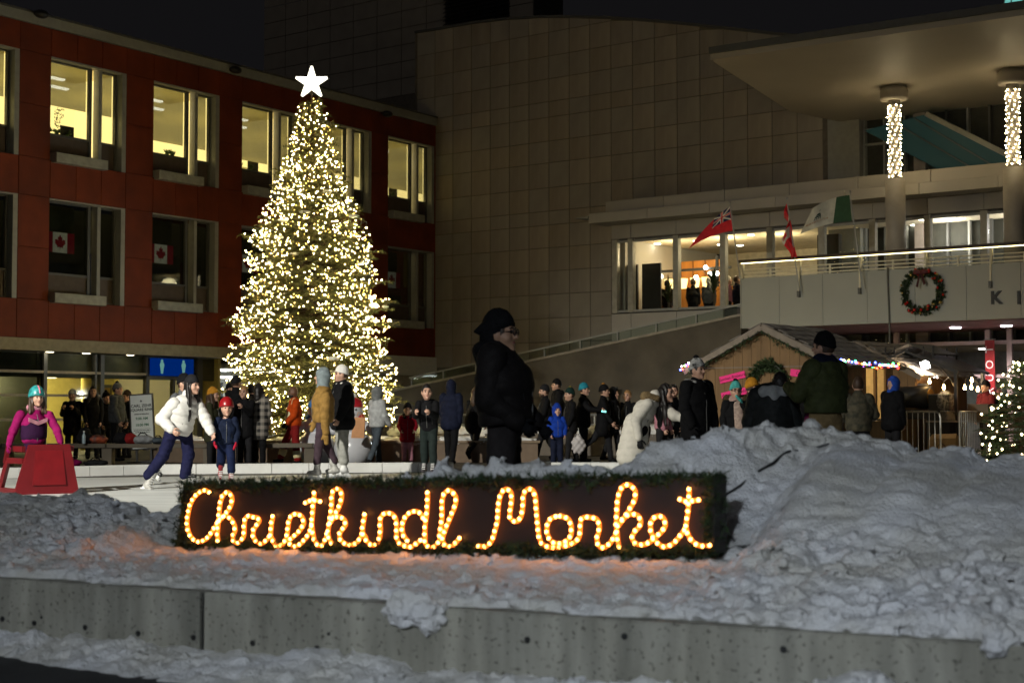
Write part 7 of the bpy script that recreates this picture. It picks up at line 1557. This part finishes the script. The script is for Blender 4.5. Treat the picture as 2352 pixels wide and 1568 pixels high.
# snowman statues by the tree
def snowman(px_, s, lab, hat_c):
    p = at_scale(px_, s); e = empty('snowman_statue', tuple(p)); tag(e, lab, 'statue', 'glossy snowman statues'); m_ = mat('gloss_white', (.56, .57, .60), .22, var=.02)
    skin('body', [ell((0, 0, .34), (.40, .36, .40), np.eye(3)), ell((0, 0, .80), (.29, .27, .24), np.eye(3)), ell((0, -.02, 1.10), (.20, .19, .19), np.eye(3))], m_, e, .02, .03)
    f_ = MB(); f_.ball((-.07, -.20, 1.14), .022, 8, 6); f_.ball((.07, -.20, 1.14), .022, 8, 6); f_.build('eyes', M_black, e, True)
    MB().tube([(0, -.2, 1.09), (0, -.34, 1.07)], [.03, .004], 8).build('nose', mat('carrot', (.6, .2, .03), .5), e, True)
    skin('scarf', [cap((-.13, -.03, .955), (.13, -.03, .955), .12, .12), cap((.08, -.2, .93), (.12, -.29, .62), .05, .05)], hat_c, e, .02)
    skin('hat', [ell((0, 0, 1.20), (.205, .195, .20), np.eye(3))], hat_c, e, .02, cut=lambda P: -(P[:, 2] - 1.19)); MB().ball((0, 0, 1.43), .06, 10, 8).build('pompom', M_white, e, True)
    for sx in (-1, 1): skin('arm', [cap((sx * .24, -.08, .84), (sx * .40, -.2, .70), .075, .085)], m_, e, .018)
snowman(728, 108, 'white glossy snowman statue with blue scarf left of the tan jacket', mat('scarf_blue', (.03, .15, .45), .4)); snowman(812, 110, 'white glossy snowman statue with red hat and scarf', mat('statue_red', (.40, .015, .025), .35))
# carried things
def carried(name, lab, cat, x, y, s, dy, build):
    p = at_scale(x, s); z = (945 - y) / s + 1.1; e = empty(name, (p[0], p[1] + dy, z)); tag(e, lab, cat); build(e)
def paper(e):
    MB().add([(-.11, -.06, -.42), (.15, -.06, -.42), (.15, .08, -.42), (-.11, .08, -.42), (-.06, -.05, 0), (.17, -.05, 0), (.17, .07, 0), (-.06, .07, 0)], [(0, 3, 2, 1), (0, 1, 5, 4), (1, 2, 6, 5), (2, 3, 7, 6), (3, 0, 4, 7)]).build('bag_body', mat('bag_kraft', (.55, .27, .12), .75), e)
    MB().tube([(0, -.05, 0), (.03, -.04, .10), (.08, -.04, .10), (.11, -.05, 0)], .008, 6).build('handle', mat('bag_kraft', (.55, .27, .12), .75), e)
carried('paper_bag', 'tan paper shopping bag held by the person in grey and white', 'bag', 822, 958, 112, -.2, paper)
def plastic(e): skin('bag_body', [ell((0, 0, -.18), (.15, .08, .20), np.eye(3)), cap((0, 0, .05), (0, 0, -.1), .02, .07)], mat('bag_white', (.45, .42, .41), .5), e, .014, .03, lambda P: .012 * np.sin(P[:, 0] * 50) * np.sin(P[:, 2] * 40)); MB().tube([(-.04, 0, 0), (0, 0, .10), (.04, 0, 0)], .008, 5).build('handle', M_white, e)
carried('plastic_bag', 'pale plastic bag carried past the child in blue', 'bag', 1328, 1002, 106, -.15, plastic); carried('plastic_bag', 'white carrier bag beside the cream coat', 'bag', 1553, 1010, 120, -.2, plastic)
def phone(e): MB().obox((0, 0, 0), (.13, 0, -.02), (0, .012, 0), (.0, 0, .02)).build('phone_screen', glow('phone_glow', (.25, 1, .85), 2.2), e); MB().obox((0, .02, 0), (.135, 0, -.021), (0, .006, 0), (.0, 0, .025)).build('phone_case', M_black, e)
carried('phone', 'glowing turquoise phone screen held in front of the turquoise beanie', 'phone', 1377, 943, 104, -.25, phone)
def ruck(e): skin('bag_body', [ell((0, 0, 0), (.17, .13, .25), np.eye(3)), ell((0, -.08, -.08), (.12, .08, .12), np.eye(3))], C_BLACK, e, .018); MB().tube([(-.05, .02, .24), (0, .02, .30), (.05, .02, .24)], .012, 6).build('grab_loop', C_BLACK, e)
carried('rucksack', 'dark rucksack on the back of the person behind the large man', 'rucksack', 1085, 970, 106, -.24, ruck)
def redcl(e): skin('cloth', [cap((0, 0, .12), (-.03, 0, -.42), .045, .07, (np.array([0, 1., 0]), .6))], mat('red_blue_cloth', (.5, .015, .05), .8, c2=(.03, .025, .16), vs=2.2), e, .014); MB().ball((0, 0, .17), (.05, .04, .04), 8, 6).build('knot', C_NAVY, e)
carried('hanging_scarf', 'red and blue scarf hanging beside the olive jacket', 'scarf', 1862, 960, 222, .05, redcl)
# low walls and rails behind the walkers
lw = at_scale(1240, 92); sw = empty('seat_wall', (lw[0], lw[1], 0), math.atan2(HD[1], HD[0]) * .15); tag(sw, 'low stone seat wall with snow behind the walkers', 'wall')
for k in range(6): MB().bev(-3.6 + 1.5 * k, -2.12 + 1.5 * k, 0, .5, 0, .55, .012).build('stone_block', mat('seat_stone', (.14, .12, .10), .7), sw)
for k in range(14): snow_lump((-3.4 + .62 * k, .25, .58), (.42, .25, .10 + .1 * random.random()), 300 + k, 'wall_snow', m=M_snowt).parent = sw
for o_ in [x for x in bpy.data.objects if x.name.startswith('wall_snow')]: o_.rotation_euler = (0, 0, 0)
rr_ = at_scale(1240, 86); rl_ = empty('steel_railing', (rr_[0], rr_[1], 0)); tag(rl_, 'low steel railing in front of the stair wall', 'railing')
for z in (.75, 1.02): MB().tube([(-4, 0, z), (4.2, 0, z)], .025, 8).build('rail', M_galv, rl_)
for k in range(7): MB().tube([(-4 + 1.366 * k, 0, 0), (-4 + 1.366 * k, 0, 1.02)], .022, 8).build('post', M_galv, rl_)
